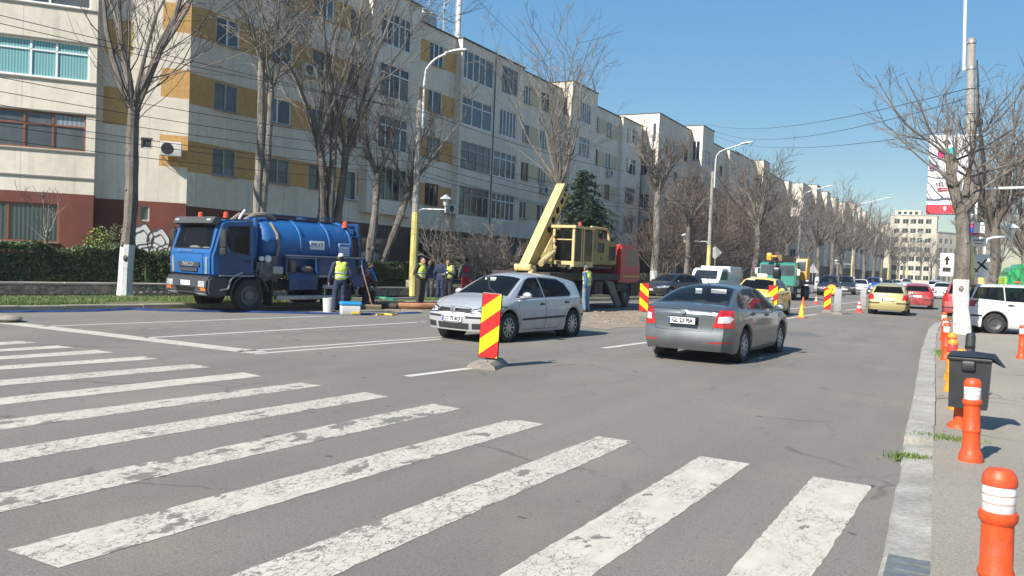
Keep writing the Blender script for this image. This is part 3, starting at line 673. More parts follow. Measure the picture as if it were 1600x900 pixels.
# bay side towards the corner and ledges
q = OA+Vector((dA[0],dA[1],0))*cs
facade(wb, (q.x+nA.x*BP, q.y+nA.y*BP), (-nA.x,-nA.y), BP, 0, 15.1, [], [(0,BP,0,3.62,2)], 0)
q0 = OA+Vector((dA[0],dA[1],0))*.8
facade(wb, (q0.x, q0.y), (nA.x,nA.y), BP, 0, 15.1, [], [], 0)
wb.build('wall', WALLS, blk, sharp=0, org=org)
rA = Matrix.Rotation(math.atan2(dA[1],dA[0]), 3, 'Z'); led = MB()
for z in (4.22, 5.2, 6.66, 7.84, 9.32, 10.56, 12.05, 13.24):
    led.box(OB+Vector((dA[0],dA[1],0))*((cs+.8)/2)-nA*.0+Vector((0,0,z)), (cs-.8+.06, .1, .05), rA)
led.build('ledge', M('grey_ledge', (.2,.195,.18), rough=.8), blk, org=org)
mid = OA+Vector((dA[0],dA[1],0))*(LA/2)-nA*4.6; rf.box(mid+Vector((0,0,15.14)), (LA+.1, 12, .08), rA)
rf.build('roof_edge', ROOFM, blk, org=org)
dp = MB()
for y, p in ((46.12,.47),(50.3,.08),(74.3,.42)):
    dp = MB(); dp.tube([(-27.5+p,y,3.3),(-27.5+p,y,14.9)], .055, 6); dp.build('downpipe', M('grey_downpipe', (.12,.12,.115), rough=.6), blk, org=org)
# dark awnings over the recessed shops
aw = MB(); AWM = M('dark_awning_cloth', (.05,.03,.028), rough=.8)
for y0, y1 in ((38.1,41.6),(42.6,45.8),(46.6,49.8)): aw.prism([(0,3.25),(1.1,2.55),(1.1,2.35),(0,2.45)], y1-y0, 'y', y0)
aw.v = [(x-27.5,y,z) for x, y, z in aw.v]; aw.build('awning', AWM, blk, org=org)
# graffiti painted on the red wall below the small window (loose white bubble shapes with dark outline)
GW = M('white_spray_paint', (.55,.54,.52), rough=.7, var=.1); GK = M('black_spray_paint', (.02,.02,.02), rough=.7)
def onA(s, z, k): p = OA+Vector((dA[0],dA[1],0))*s+nA*k; return (p.x, p.y, z)
gr = MB(); gk = MB()
for (s, z, rs, rz) in ((LA-1.62,1.95,.42,.68),(LA-1.0,1.85,.40,.62),(LA-1.3,1.5,.55,.4),(LA-.75,1.45,.3,.42)):
    V = [onA(s+rs*math.cos(a)*(1+.12*math.sin(3*a)), z+rz*math.sin(a)*(1+.1*math.cos(5*a)), .004+.002*len(gr.f)) for a in [6.283*i/24 for i in range(24)]]
    gr.add(V, [tuple(range(24))])
    for sc_ in (1.0,.62): gk.tube([onA(s+rs*sc_*math.cos(a)*(1+.12*math.sin(3*a)), z+rz*sc_*math.sin(a)*(1+.1*math.cos(5*a)), .014) for a in [6.283*i/24 for i in range(25 if sc_ == 1 else 15)]], .016, 4)
g_ = gr.build('graffiti', GW, blk, sharp=0, org=org); gk.build('graffiti_outline', GK, g_, org=(0,0,0)).location = (-org[0],-org[1],-org[2])
# ---- second block, a step forward and taller
def reg(a, b, step, w_, h, sty): 
    o = []; y = a
    while y+w_ < b: o.append((y, y+w_, h, 0, sty)); y += step
    return o
rows2 = (4.6,7.4,10.2,13.0)
segs2 = [
 (75,85.3,0,16.4,0, reg(77,85,3.1,1.3,1.3,'std'), [], gfs(76,3,1.6,1)),
 (85.3,89.6,1.3,16.9,3.3, [(86.3,88.6,1.6,0,'bay3')], [], [], [(.2,1.05,13.3,15.3,'std'),(.2,1.05,10.2,11.6,'dk'),(.2,1.05,4.7,6.2,'nar')]),
 (89.6,100,0,16.4,0, reg(91,99.5,3.2,1.4,1.3,'std'), [], gfs(90,3,1.6,1)),
 (100,104.5,.5,16.4,3.3, [(101,103.8,1.6,0,'bay4')], [], []),
 (104.5,116,0,16.9,0, reg(105.5,115.5,3.2,1.4,1.3,'std'), [], gfs(106,3,1.6,1)),
 (116,120,1.2,17.2,3.3, [(117,119.3,1.6,0,'bay3')], [], [], [(.2,1.0,13.3,15.3,'std'),(.2,1.0,7.4,8.6,'dk')]),
 (120,137,0,16.6,0, reg(121,136,3.4,1.4,1.3,'std'), [], gfs(122,4,1.6,1)),
 (137,140,.8,16.6,0, [(138,139.4,1.5,0,'std')], [], [])]
b2, w2, rf2, org2 = street_block('apartment_block', 'second cream apartment block with a bright sunlit end wall beyond the crane', -25.75, segs2, rows=rows2, base=4)
endop = [(5.35,5.75,13.7,15.5,'nar'),(4.2,5.0,10.6,11.9,'dk'),(5.35,5.75,10.6,13.0,'nar'),(3.9,5.3,7.4,8.8,'std'),(3.9,4.8,4.3,5.7,'std'),(4.9,5.7,4.3,6.4,'std')]
facade(w2, (-31.75,75), (1,0), 6.0, 3.3, 16.4, [o[:4] for o in endop], [], 0); facade(w2, (-31.75,75), (1,0), 6.0, 0, 3.3, [], [], 3)
for o in endop: window(b2, org2, (-31.75,75), (1,0), *o)
w2.build('wall', WALLS, b2, sharp=0, org=org2); rf2.build('roof_edge', ROOFM, b2, org=org2)
# ---- further blocks
def far_block(label, X, y0, y1, top, seed, base=4, bays=3):
    r = random.Random(seed); L = y1-y0; segs = []; y = y0; n = bays
    for i in range(n):
        a = y+L/n*.62; c = y+L/n
        segs.append((y, a, 0, top, 0, reg(y+1.2, a-.6, 3.3, 1.4, 1.3, 'std'), [], [])); segs.append((a, c, 1.1, top+.5, 3.3, [(a+1, min(a+3.4,c-.6), 1.6, 0, 'bay3')], [], [], [(.2,.95,13.2,14.8,'dk'),(.2,.95,10.2,11.6,'dk'),(.2,.95,7.4,8.8,'dk')]))
        y = c
    t, b, rf_, og = street_block('apartment_block', label, X, segs, rows=rows2, base=base)
    ops = [(6.2,7.4,z,z+1.4,'dk') for z in rows2]+[(8.4,9.3,z,z+1.4,'dk') for z in rows2]
    facade(b, (X-10,y0), (1,0), 10.0, 0, top, [o[:4] for o in ops], [(0,10,0,3.3,3)], base)
    for o in ops: window(t, og, (X-10,y0), (1,0), *o)
    b.build('wall', WALLS, t, sharp=0, org=og); rf_.build('roof_edge', ROOFM, t, org=og); return t
far_block('third apartment block along the left side, half hidden by bare trees', -24.2, 146, 184, 17.2, 5, 4, 3)
far_block('fourth apartment block along the left side, far down the street', -22.6, 190, 226, 17.6, 6, 0, 3)
far_block('fifth and farthest left block of flats before the pale high-rise', -21.0, 232, 262, 15.5, 8, 0, 2)
# pale high block closing the street
def high(label, O, d, L, top, dep, n, cols, parts=True):
    t = thing('tower_block', label, 'building', (O[0],O[1],0)); b = MB(); o = (O[0],O[1],0); ops = []
    for k in range(n):
        z = 1.4+k*2.75
        if z+1.4 > top-.3: break
        for c in cols: ops.append((c, c+(1.5 if c % 2 else 1.2), z, z+1.4))
    facade(b, O, d, L, 0, top, ops, [], 5)
    for q in ops: window(t, o, O, d, *q, 'dk')
    ix, iy = -d[1], d[0]; P = lambda s, k, z: (O[0]+d[0]*s+ix*k, O[1]+d[1]*s+iy*k, z)
    b.mi = 5; b.add([P(0,0,0),P(0,dep,0),P(0,dep,top),P(0,0,top)], [(0,1,2,3)]); b.add([P(L,0,0),P(L,dep,0),P(L,dep,top),P(L,0,top)], [(0,3,2,1)])
    b.add([P(0,0,top),P(L,0,top),P(L,dep,top),P(0,dep,top)], [(0,1,2,3)]); b.build('wall', WALLS, t, sharp=0, org=o)
    rf_ = MB(); rf_.box(((P(0,0,0)[0]+P(L,dep,0)[0])/2, (P(0,0,0)[1]+P(L,dep,0)[1])/2, top+.1), (L+.3, dep+.3, .22), Matrix.Rotation(math.atan2(d[1],d[0]),3,'Z')); rf_.build('roof_edge', M('pale_parapet', (.35,.34,.31), rough=.9), t, org=o)
    return t, b
t, b = high('tall pale sunlit block closing the end of the street', (-19,268), (1,0), 12.3, 20.3, 12, 8, (1,3.3,5.4,7.3,9.4))
pb = MB().box((-14.5,273,21.2), (7,6,1.6)); pb.build('penthouse', FARW, t, org=(-19,268,0))
pw = MB()
for x in (-16.8,-15.3,-13.8,-12.3): pw.box((x,269.98,21.2), (.8,.06,.8))
pw.build('penthouse_window', G_DARK, t, org=(-19,268,0))
high('long pale block turned away at the far right end of the street', (-6.4,268), (.55,.835), 26, 15.6, 12, 7, (1,3.5,6,9,12,15,18))
high('low pale block between the bare trees at the far end', (-30,275), (1,0), 10.5, 18.2, 10, 7, (1,4,7))
# ---- roof gear on the near block
STEEL = M('galvanised_steel', (.38,.39,.40), rough=.45, metal=.6, var=.15)
WHITEP = M('white_painted_steel', (.62,.63,.62), rough=.45, var=.06)
am = thing('antenna_mast', 'white antenna mast with steel frame on the near roof', 'antenna', (-28.3,43.2,15.2)); 
b = MB(); b.tube([(0,.25,0),(0,.25,8)], .17, 10); b.build('mast', WHITEP, am)
b = MB()
for x, y in ((-.5,-.7),(.4,-.7),(-.1,-1.2)): b.tube([(x,y,0),(x,y,5.5)], .035, 5)
for i in range(6): b.tube([(-.5,-.7,i*.9),(.4,-.7,i*.9+.9)], .02, 4); b.tube([(.4,-.7,i*.9),(-.1,-1.2,i*.9+.9)], .02, 4)
b.tube([(-.1,-2.6,0),(-.1,-.8,2.4)], .05, 5); b.tube([(0,.25,4.5),(0,-.9,4.5)], .03, 4); b.build('lattice', STEEL, am)
b = MB()
for p in ((.1,-1.3,4.6),(.35,-.9,4.0),(-.4,-.75,4.9)): b.bev(p, (.28,.3,1.1), .04)
b.build('panel_antenna', WHITEP, am)
b = MB(); b.tube([(0,.3,4.2),(0,1.3,4.4)], .02, 4); b.tube([(0,1.3,4.3),(0,1.7,5.0)], .05, 5); b.tube([(0,-1.2,2.0),(0,-3.1,1.6)], .02, 4); b.tube([(0,-3.1,1.4),(0,-2.7,2.2)], .05, 5); b.build('whip_antenna', STEEL, am)
b = MB(); b.tube([(.3,-3.6,0),(.3,-3.6,1.0),(.3,-.6,1.0),(.3,-.6,0)], .025, 4); b.tube([(.3,-2.1,0),(.3,-2.1,1.0)], .02, 4); b.build('railing', STEEL, am)
for i, (y, z) in enumerate(((38.6,15.2),(39.5,15.2),(40.3,15.2))):
    t = thing('roof_unit', 'white equipment cabinet on the near roof, %s of three' % ('nearest','middle','farthest')[i], 'cabinet', (-28.2,y,z), 0, 'cabinets on the roof')
    MB().bev((0,0,.45), (.5,.6,.9), .03).build('cabinet', WHITEP, t); MB().box((.26,0,.45), (.02,.45,.6)).build('door', STEEL, t); MB().box((0,0,.94), (.6,.7,.06)).build('lid', WHITEP, t)
# ---- air conditioners, satellite boxes
ACW = M('ac_casing', (.55,.55,.52), rough=.5, var=.08); ACD = M('ac_fan_black', (.025,.025,.027), rough=.5)
def ac(label, O, d, s, z):
    ix, iy = -d[1], d[0]; p = (O[0]+d[0]*s-ix*.28, O[1]+d[1]*s-iy*.28, z)
    t = thing('air_conditioner', label, 'air conditioner', p, math.atan2(d[1],d[0]), 'air conditioners on the facades')
    MB().bev((0,0,.29), (.8,.3,.56), .02).build('casing', ACW, t)
    MB().lathe([(.02,-.165),(.22,-.165),(.235,-.145)], 18, 'y', (-.13,0,.29)).build('fan_grille', ACD, t)
    b = MB()
    for x in (-.3,.3): b.box((x,.1,-.02), (.03,.45,.03)); b.tube([(x,.3,-.3),(x,-.1,-.03)], .012, 4)
    b.build('bracket', STEEL, t)
ac('white air conditioner on the sunlit ochre corner of the near block', OA, dA, LA-.62, 5.35)
ac('grey air conditioner high up behind the twin-trunk tree', (-27.5,0), (0,1), 29.2, 10.0)
ac('white air conditioner beside the glazed bay above the yellow pole lamp', (-27.5,0), (0,1), 41.75, 4.5)
ac('air conditioner under a window beside the crane boom tip', (-27.5,0), (0,1), 54.4, 6.85)
ac('air conditioner under a narrow window right of the conifer', (-27.5,0), (0,1), 67.0, 9.55)
# ================================================================ trees
BARK = layer('grey_brown_bark', (.095,.08,.067), (.18,.16,.138), 4.0, .35, .65, rough=.95, stretch=(1,1,.3), bump=1.0, bscale=25, fine=.3, fscale=20)
BARKP = layer('pale_bark', (.16,.14,.115), (.25,.225,.19), 4.0, .35, .65, rough=.95, stretch=(1,1,.3), bump=1.0, bscale=25, fine=.3, fscale=20)
TWIG = M('bare_twig', (.13,.108,.088), rough=.9, var=.3, scale=1.5)
TWIGT = M('reddish_thicket_twig', (.12,.088,.07), rough=.9, var=.3, scale=1.5)
TWIGP = M('pale_bare_twig', (.19,.165,.135), rough=.9, var=.3, scale=1.5)
LIME = layer('lime_wash', (.60,.59,.56), (.40,.38,.34), 3.5, .55, .72, rough=.95, bump=.8, bscale=30, fine=.12, fscale=16)
def rdir(r, d, spread):
    a = d.orthogonal().normalized(); a = Matrix.Rotation(r.random()*6.2832, 3, d) @ a
    return (d*math.cos(spread)+a*math.sin(spread)).normalized()
def limb(r, b, p, d, ln, r0, r1, k, wob, upb, sides):
    pts = [p.copy()]; rad = [r0]; st = ln/k
    for i in range(k):
        d = (d + Vector((r.gauss(0,wob), r.gauss(0,wob), r.gauss(0,wob)+upb))).normalized()
        p = p+d*st; pts.append(p.copy()); rad.append(lerp(r0, r1, (i+1)/k))
    b.tube(pts, rad, sides, cap=False); return pts, d
def tree(name, label, base, H, fork, tr, seed, limbs=7, spread=.5, wash=0, lr=.40, lean=(0,0), bark=None, twig=None, whips=1.0, tmin=.006, up=.10, group=None, stems=((0,0),), scale=1.0, cat='tree', lump=.12, stubs=None):
    r = random.Random(seed); bark = bark or BARK; twig = twig or TWIG
    t = thing(name, label, cat, base, 0, group)
    tb = MB(); cb = MB(); wbm = MB()
    for si, (sx, sy) in enumerate(stems):
        k = 14; pts = []; rad = []; q = Vector((sx*.15, sy*.15, -.05))
        for i in range(k+1):
            f = i/k; z = lerp(-.05, fork*(1 if si == 0 else .93), f)
            pts.append(Vector((sx*(.15+.85*f)+lean[0]*f+.05*tr*math.sin(f*9+seed)*2, sy*(.15+.85*f)+lean[1]*f+.05*tr*math.cos(f*7+seed)*2, z)))
            rad.append(tr*(1.18 if i == 0 else lerp(1.0,.74,f))*(1+lump*.6*r.uniform(-1,1)))
        if wash and si == 0:
            kk = max(2, int(round(wash/fork*k))); wbm.tube(pts[:kk+1], rad[:kk+1], 10); tb.tube(pts[kk:], [x for x in rad[kk:]], 10)
        else: tb.tube(pts, rad, 10)
        # old pollard scars
        for i in range(int(6*lump*10)):
            f = r.uniform(.25,1); j = min(k-1, int(f*k)); a = r.random()*6.28
            tb.ell(pts[j]+Vector((math.cos(a),math.sin(a),0))*rad[j]*.85, (rad[j]*.38,rad[j]*.38,rad[j]*.5), 6, 4)
        top = pts[-1]; dtop = (pts[-1]-pts[-2]).normalized(); nl = max(2, int(limbs/len(stems)))
        ends = [top]
        if stubs and si == 0:
            ends = []
            for (ex, ey, ez, er) in stubs:
                e = top+Vector((ex, ey, ez)); m_ = top.lerp(e, .5)+Vector((ex*.18, ey*.18, -.06)); tb.tube([top-Vector((0,0,.25)), m_, top.lerp(e,.8), e], [er*1.25, er*1.05, er*.9, er*.8], 8); ends.append(e)
                for z_ in range(3): tb.ell(m_.lerp(e, r.random())+Vector((r.uniform(-1,1),r.uniform(-1,1),0))*er*.6, (er*.5,er*.5,er*.6), 6, 4)
        for li in range(nl):
            a = 6.2832*(li+r.uniform(-.25,.25))/nl; tilt = spread*r.uniform(.45,1.2)
            d = (Vector((math.cos(a)*math.sin(tilt), math.sin(a)*math.sin(tilt), math.cos(tilt)))+dtop*.15).normalized()
            L = (H-fork)*r.uniform(.7,1.05)
            st = (top if not stubs else ends[li % len(ends)])-Vector((0,0,r.uniform(0,.5 if not stubs else .3)))
            P, d1 = limb(r, tb, st, d, L, tr*lr*r.uniform(.75,1.2), max(tmin*1.2, tr*.05), 8, .10, up, 6)
            for bi in range(int(11*whips)):
                f = r.uniform(.12,1.0); j = min(7, int(f*8)); o = P[j].lerp(P[j+1], r.random())
                dd = rdir(r, (P[j+1]-P[j]).normalized(), r.uniform(.35,.95)); L2 = L*r.uniform(.3,.65)*(1.15-.45*f)
                Q, d2 = limb(r, cb, o, dd, L2, max(tmin*1.7, tr*.10*(1.2-f)), tmin*1.1, 5, .13, .10, 4)
                for ti in range(int(8*whips)):
                    g = r.uniform(.15,1.0); m = min(4, int(g*5)); o2 = Q[m].lerp(Q[m+1], r.random())
                    d3 = rdir(r, (Q[m+1]-Q[m]).normalized(), r.uniform(.3,.9)); L3 = L2*r.uniform(.25,.6)
                    W, d4 = limb(r, cb, o2, d3, L3, tmin*1.3, tmin*.7, 3, .16, .09, 3)
                    for fi in range(2):
                        o3 = W[r.randint(0,2)].lerp(W[3], r.random()*.6); d5 = rdir(r, d4, r.uniform(.3,.9))
                        cb.tube([o3, o3+d5*L3*.25+Vector((0,0,.01)), o3+d5*L3*.5], [tmin*.9, tmin*.75, tmin*.5], 3, cap=False)
        # shoots bursting from the pollard head
        for i in range(int(34*whips)):
            a = r.random()*6.28; tl = r.uniform(.15,.9); d = Vector((math.cos(a)*math.sin(tl), math.sin(a)*math.sin(tl), math.cos(tl)))
            limb(r, cb, r.choice(ends)-Vector((0,0,r.uniform(0,.9))), d, (H-fork)*r.uniform(.25,.6), tmin*2.2, tmin*.7, 5, .12, .10, 3)
    if wash: wbm.build('whitewashed_base', LIME, t)
    tb.build('trunk', bark, t, sharp=0); c = cb.build('crown', twig, t, sharp=0)
    return t
V3 = lambda x, y, z: Vector((x, y, z))
tree('bare_tree', 'large bare pollard with whitewashed base in front of the angled wing', (-22.75,16.6,.12), 14.5, 5.9, .225, 3, limbs=8, spread=.72, wash=1.65, lean=(.05,.12), whips=.72, tmin=.0075)
tree('bare_tree', 'pale bare tree with two tall parallel stems behind the blue truck cab', (-22.6,21.8,.42), 12.2, 8.2, .17, 8, limbs=9, spread=.6, stems=((0,0),(.2,.3)), bark=BARKP, twig=TWIGP, whips=.7, tmin=.0075, lump=.2)
tree('bare_tree', 'tall dense bare tree with dark forked trunk behind the tank of the blue truck', (-21.6,24.6,.42), 16, 6.0, .19, 13, limbs=12, spread=.42, stems=((0,0),(.15,.6),(-.2,-.5)), bark=BARK, twig=TWIGP, whips=.85, tmin=.0075, lump=.2)
tree('bare_tree', 'dark leaning bare tree with whitewashed foot just behind the truck rear', (-20.6,25.6,.42), 8.6, 4.6, .18, 21, limbs=6, spread=.85, wash=1.1, stems=((.1,.5),(.7,1.9)), whips=.85, tmin=.008, lump=.25)
tree('bare_tree', 'tall bare tree rising behind the crane boom against the sky', (-20.2,42.2,.42), 14.6, 6.0, .22, 34, limbs=7, spread=.6, whips=.72, tmin=.010, twig=TWIGP)
tree('bare_tree', 'bare tree with whitewashed base right of the red crane cab', (-16.9,49.6,.17), 10.4, 6.6, .25, 41, limbs=7, spread=.8, wash=1.5, whips=.75, tmin=.011, bark=BARKP)
tree('bare_tree', 'slim bare tree left of the second yellow lamp pole', (-18.0,60.2,.17), 9.2, 5.0, .22, 47, limbs=6, spread=.65, whips=.75, tmin=.012)
tree('bare_tree', 'leaning bare tree with whitewashed foot above the yellow taxi', (-15.3,70.5,.17), 11.2, 5.6, .3, 52, limbs=8, spread=.8, wash=1.3, lean=(0,1.0), whips=.78, tmin=.013)
tree('sapling', 'thin pale sapling in front of the red ground floor wall', tuple(AX(72,400,-26.2).xy)+(.42,), 3.5, 1.7, .05, 61, limbs=4, spread=.7, bark=BARKP, twig=TWIGP, whips=.35, tmin=.006, cat='sapling')
# bare shrubs of the gardens
for i, (u, X, h) in enumerate(((735,-20.6,2.6),(762,-21.2,3.0),(790,-21.5,2.6),(690,-22.5,3.2))):
    p = AX(u, 440, X); tree('bare_shrub', ('bare twiggy shrub seen above the roof of the silver hatchback, leftmost of three','bare twiggy shrub seen above the roof of the silver hatchback, middle of three','bare twiggy shrub seen above the roof of the silver hatchback, rightmost of three','dark bare shrub in front of the recessed shops right of the yellow pole')[i], (p.x,p.y,.42), h, .5, .05, 70+i, limbs=9, spread=.6, whips=.7, tmin=.008, twig=TWIGP, cat='shrub', group='bare shrubs in the garden')
# far row along the left side: few meshes, many trees
fars = []
proto = [tree('bare_tree', 'x', (0,0,0), 11+i*.7, 4.8+.4*i, .26, 100+i*7, limbs=8, spread=.95, wash=1.3, whips=.7, tmin=.014, twig=TWIG) for i in range(3)]
FT = [(-15.5,86,.95),(-14.2,98,.95),(-14.0,108,1.0),(-13.6,114,1.0),(-13.4,126,1.05),(-13.2,138,1.0),(-13,152,1.05),(-13,168,1.0),(-12.8,186,1.05),(-12.6,206,1.0),(-12.5,228,1.05),(-9.6,252,1.1),(-7.2,258,1.05),(-4.6,256,.95),(-18.5,98,.95),(-19,122,1.0),(-18.5,150,1.0)]
ordn = ['first','second','third','fourth','fifth','sixth','seventh','eighth','ninth','tenth','eleventh','twelfth']
for i, (x, y, s) in enumerate(FT):
    if i < 3: t = proto[i]
    else: t = copy_tree(proto[i % 3])
    t.location = (x, y, .15); t.rotation_euler = (0,0,i*1.7); t.scale = (s,s,s)
    t['label'] = ('%s bare tree of the kerbside row beyond the yellow taxi' % ordn[i]) if i < 11 else 'bare tree below the pale tower block closing the street, %s of three' % ('leftmost','middle','rightmost')[i-11] if i < 14 else 'bare tree standing back from the kerb row near the far left blocks, %s of three' % ('nearest','middle','farthest')[i-14]
    t['group'] = 'bare street trees far along the left side'
# right side
tree('bare_tree', 'bare pollard with whitewashed trunk on the right pavement in front of the banner', (.13,28.4,.1), 7.4, 3.9, .24, 203, limbs=13, spread=1.15, wash=1.75, lean=(-.18,.0), whips=.52, tmin=.0065, up=.05, lr=.17, lump=.2, stubs=((-.45,.05,1.55,.14),(.5,.1,.55,.12),(.15,.35,1.1,.10),(-.2,-.3,.7,.09)))
tree('bare_tree', 'dark bare tree behind the concrete pole on the right', (1.15,38,.1), 9.6, 4.0, .24, 209, limbs=9, spread=.85, whips=.85, tmin=.01, lump=.2)
tree('bare_tree', 'bare tree above the green and white vehicle at the right edge', (3.4,58,.1), 10.5, 3.6, .3, 219, limbs=8, spread=.85, whips=.8, tmin=.015)
tree('bare_tree', 'distant thin bare tree right of the street left of the banner', (1.9,112,.1), 14, 7, .25, 223, limbs=6, spread=.5, whips=1.0, tmin=.02)
tree('bare_tree', 'farther thin bare tree on the right pavement near the pale tower block', (1.6,150,.1), 14, 7, .28, 229, limbs=6, spread=.5, whips=1.0, tmin=.026)
for i, (x, y, s) in enumerate(((5.2,92,.9),(7.4,118,1.0),(5.0,140,1.0),(9.6,165,1.1))):
    t = copy_tree(proto[(i+1) % 3]); t.location = (x, y, .1); t.rotation_euler = (0,0,2.3*i+.7); t.scale = (s,s,s)
    t['label'] = 'distant bare tree behind the bus at the right edge, %s of four' % ('nearest','second','third','farthest')[i]; t['group'] = 'distant bare trees at the right edge'
# low dense thicket in front of the second block
for i, (x, y, s) in enumerate(((-20.5,62,.62),(-19.5,68,.66),(-21,73,.7),(-19.3,79,.72),(-20.5,86,.75),(-18.8,91,.7))):
    t = copy_tree(thicket) if i else tree('bare_thicket', 'x', (0,0,0), 11.5, 1.2, .16, 331, limbs=14, spread=.75, whips=.8, tmin=.02, twig=TWIGT, cat='tree')
    if i == 0: thicket = t
    t.location = (x, y, .15); t.rotation_euler = (0,0,i*2.1); t.scale = (s,s,s); t['label'] = 'brown leafless thicket before the second block, %s from the crane' % ordn[i]; t['group'] = 'leafless thickets before the second block'
# conifer behind the crane
NEED = M('spruce_needle', (.018,.038,.018), rough=.6, col2=(.05,.085,.04), scale=4)
def conifer(label, base, H, rad, seed):
    r = random.Random(seed); t = thing('conifer', label, 'tree', base); tr = MB(); tr.tube([(0,0,-.1),(0,0,H*.6),(0,0,H)], [.16,.09,.015], 8); tr.build('trunk', BARK, t)
    b = MB(); br = MB(); z = .7
    while z < H:
        f = 1-z/H; L = rad*(f**.62)*r.uniform(.75,1.1)+.15; n = int(5+9*f)
        for i in range(n):
            a = r.random()*6.28; ll = L*r.uniform(.65,1.1); d = Vector((math.cos(a), math.sin(a), 0))
            P = [Vector((0,0,z))+d*ll*q+Vector((0,0,.12*ll*q-.42*ll*q*q)) for q in (0,.33,.66,1)]
            br.tube(P, [.02,.015,.01,.005], 3, cap=False)
            for k in range(int(44*ll)+10):
                q = r.uniform(.1,1.02); j = min(2, int(q*3)); c = P[j].lerp(P[j+1], min(1, q*3-j))+Vector((r.gauss(0,.09),r.gauss(0,.09),r.gauss(-.04,.06)))
                sd = (d+Vector((r.gauss(0,.7),r.gauss(0,.7),r.gauss(-.25,.4)))).normalized(); w_ = sd.orthogonal().normalized(); w_ = Matrix.Rotation(r.random()*3.14,3,sd) @ w_; s = r.uniform(.12,.26)
                o = len(b.v); b.v += [tuple(c-w_*.06), tuple(c+w_*.06), tuple(c+sd*s)]; b.f.append((o,o+1,o+2)); b.m.append(0)
        z += .17+.1*r.random()
    b.build('crown', NEED, t, sharp=0); br.build('branches', BARK, t, sharp=0); return t
conifer('dark green conifer standing behind the crane cab', (-21.3,48.2,.3), 7.6, 3.3, 5)
# ================================================================ lamp posts and cables
CONC = layer('pole_concrete', (.25,.235,.21), (.34,.32,.285), 2.5, .3, .7, rough=.9, stretch=(1,1,.3), fine=.2, fscale=20)
YELP = layer('pale_yellow_pole_paint', (.52,.43,.12), (.60,.52,.2), 1.5, .3, .7, rough=.6, fine=.1, fscale=12)
LAMPG = M('lamp_glass', (.6,.6,.58), rough=.25, var=.05)
def head(b, p, d):
    ang = math.atan2(d.y, d.x); r_ = Matrix.Rotation(ang, 3, 'Z') @ Matrix.Rotation(-.12, 3, 'Y')
    prof = [(0,.06,.05),(.18,.11,.075),(.45,.16,.10),(.75,.14,.085),(.92,.05,.04)]; V = []; n = 10
    for x, wy, hz in prof:
        for j in range(n):
            a = 6.2832*j/n; V.append(p + r_ @ Vector((x, wy*math.cos(a), hz*math.sin(a)*(1 if math.sin(a) > 0 else .55))))
    F = [(i*n+j, i*n+(j+1)%n, (i+1)*n+(j+1)%n, (i+1)*n+j) for i in range(4) for j in range(n)]+[tuple(range(n-1,-1,-1)), tuple(range(4*n,5*n))]
    b.add(V, F)
def lamp_post(label, base, hp, ht, arm, reach, lant=None, yellow=3.4, n=10, group=None, rad=.17):
    """concrete pole with painted foot, steel arm with lamp head, small lantern bracket"""
    t = thing('lamp_post', label, 'lamp post', base, 0, group)
    MB().tube([(0,0,0),(0,0,yellow)], [rad, rad*.88], n).build('painted_foot', YELP, t)
    MB().tube([(0,0,yellow),(0,0,hp)], [rad*.84, rad*.6], n).build('pole', CONC, t)
    d = Vector((math.cos(arm), math.sin(arm), 0)); o = d*.17
    b = MB(); pts = [o+V3(0,0,hp-1.2), o+V3(0,0,ht-.9), o+V3(0,0,ht-.35)+d*.06, o+V3(0,0,ht-.05)+d*.3, o+V3(0,0,ht+.12)+d*max(.55,reach*.4), o+V3(0,0,ht+.12+reach*.16)+d*reach]
    b.tube(pts, .045, 7); b.tube([(0,0,hp-.2),o+V3(0,0,hp-.2)], .03, 5); b.tube([(0,0,hp-1.0),o+V3(0,0,hp-1.0)], .03, 5); b.build('arm', WHITEP, t)
    h = MB(); head(h, pts[-1]-d*.1, d); h.build('lamp_head', WHITEP, t)
    if lant:
        la, lz, lr = lant; e = Vector((math.cos(la), math.sin(la), 0)); b = MB()
        b.tube([e*.1+V3(0,0,lz-.35), e*.16+V3(0,0,lz-.06), e*.3+V3(0,0,lz), e*lr+V3(0,0,lz)], .028, 6); b.tube([e*lr+V3(0,0,lz-.12), e*lr+V3(0,0,lz+.3)], .03, 6); b.build('bracket', WHITEP, t)
        l = MB(); l.lathe([(.05,.12),(.1,.2),(.12,.42)], 10, 'z', e*lr+V3(0,0,lz)); g = l.build('lantern_glass', LAMPG, t)
        l = MB(); l.lathe([(.24,.42),(.22,.46),(.1,.55),(.02,.6)], 12, 'z', e*lr+V3(0,0,lz)); l.build('lantern_cap', WHITEP, t)
    return t
GL = 'lamp posts along the left side'
lamp_post('lamp post with yellow foot and lantern behind the group of men', (-19.5,27.3,.17), 8.0, 9.5, R(12), .95, (R(18),3.55,1.25), 3.4, group=GL)
lamp_post('lamp post with yellow foot above the white van', (-16.5,60.6,.17), 8.9, 10.4, R(-5), 1.9, (R(168),3.7,2.1), 3.4, group=GL)
lamp_post('lamp post behind the green crane truck', (-15,90,.15), 8.4, 10.2, R(-5), 2.1, (R(180),3.3,2.2), 3.0, group=GL)
lamp_post('fourth lamp post of the left row, beyond the parked dark cars', (-13.6,126,.15), 9, 12, R(0), 3.6, (R(180),3.3,2.2), 4.5, group=GL)
lamp_post('fifth lamp post of the left row', (-13,152,.15), 9, 11.5, R(0), 3.6, None, 4.5, group=GL)
lamp_post('sixth lamp post of the left row', (-12.7,180,.15), 9, 11.5, R(0), 3.6, None, 4.5, group=GL)
lamp_post('seventh lamp post of the left row', (-12.5,208,.15), 9, 11.5, R(0), 3.6, None, 4.5, group=GL)
lamp_post('eighth and farthest lamp post of the left row', (-12.4,240,.15), 9, 11.5, R(0), 3.6, None, 4.5, group=GL)
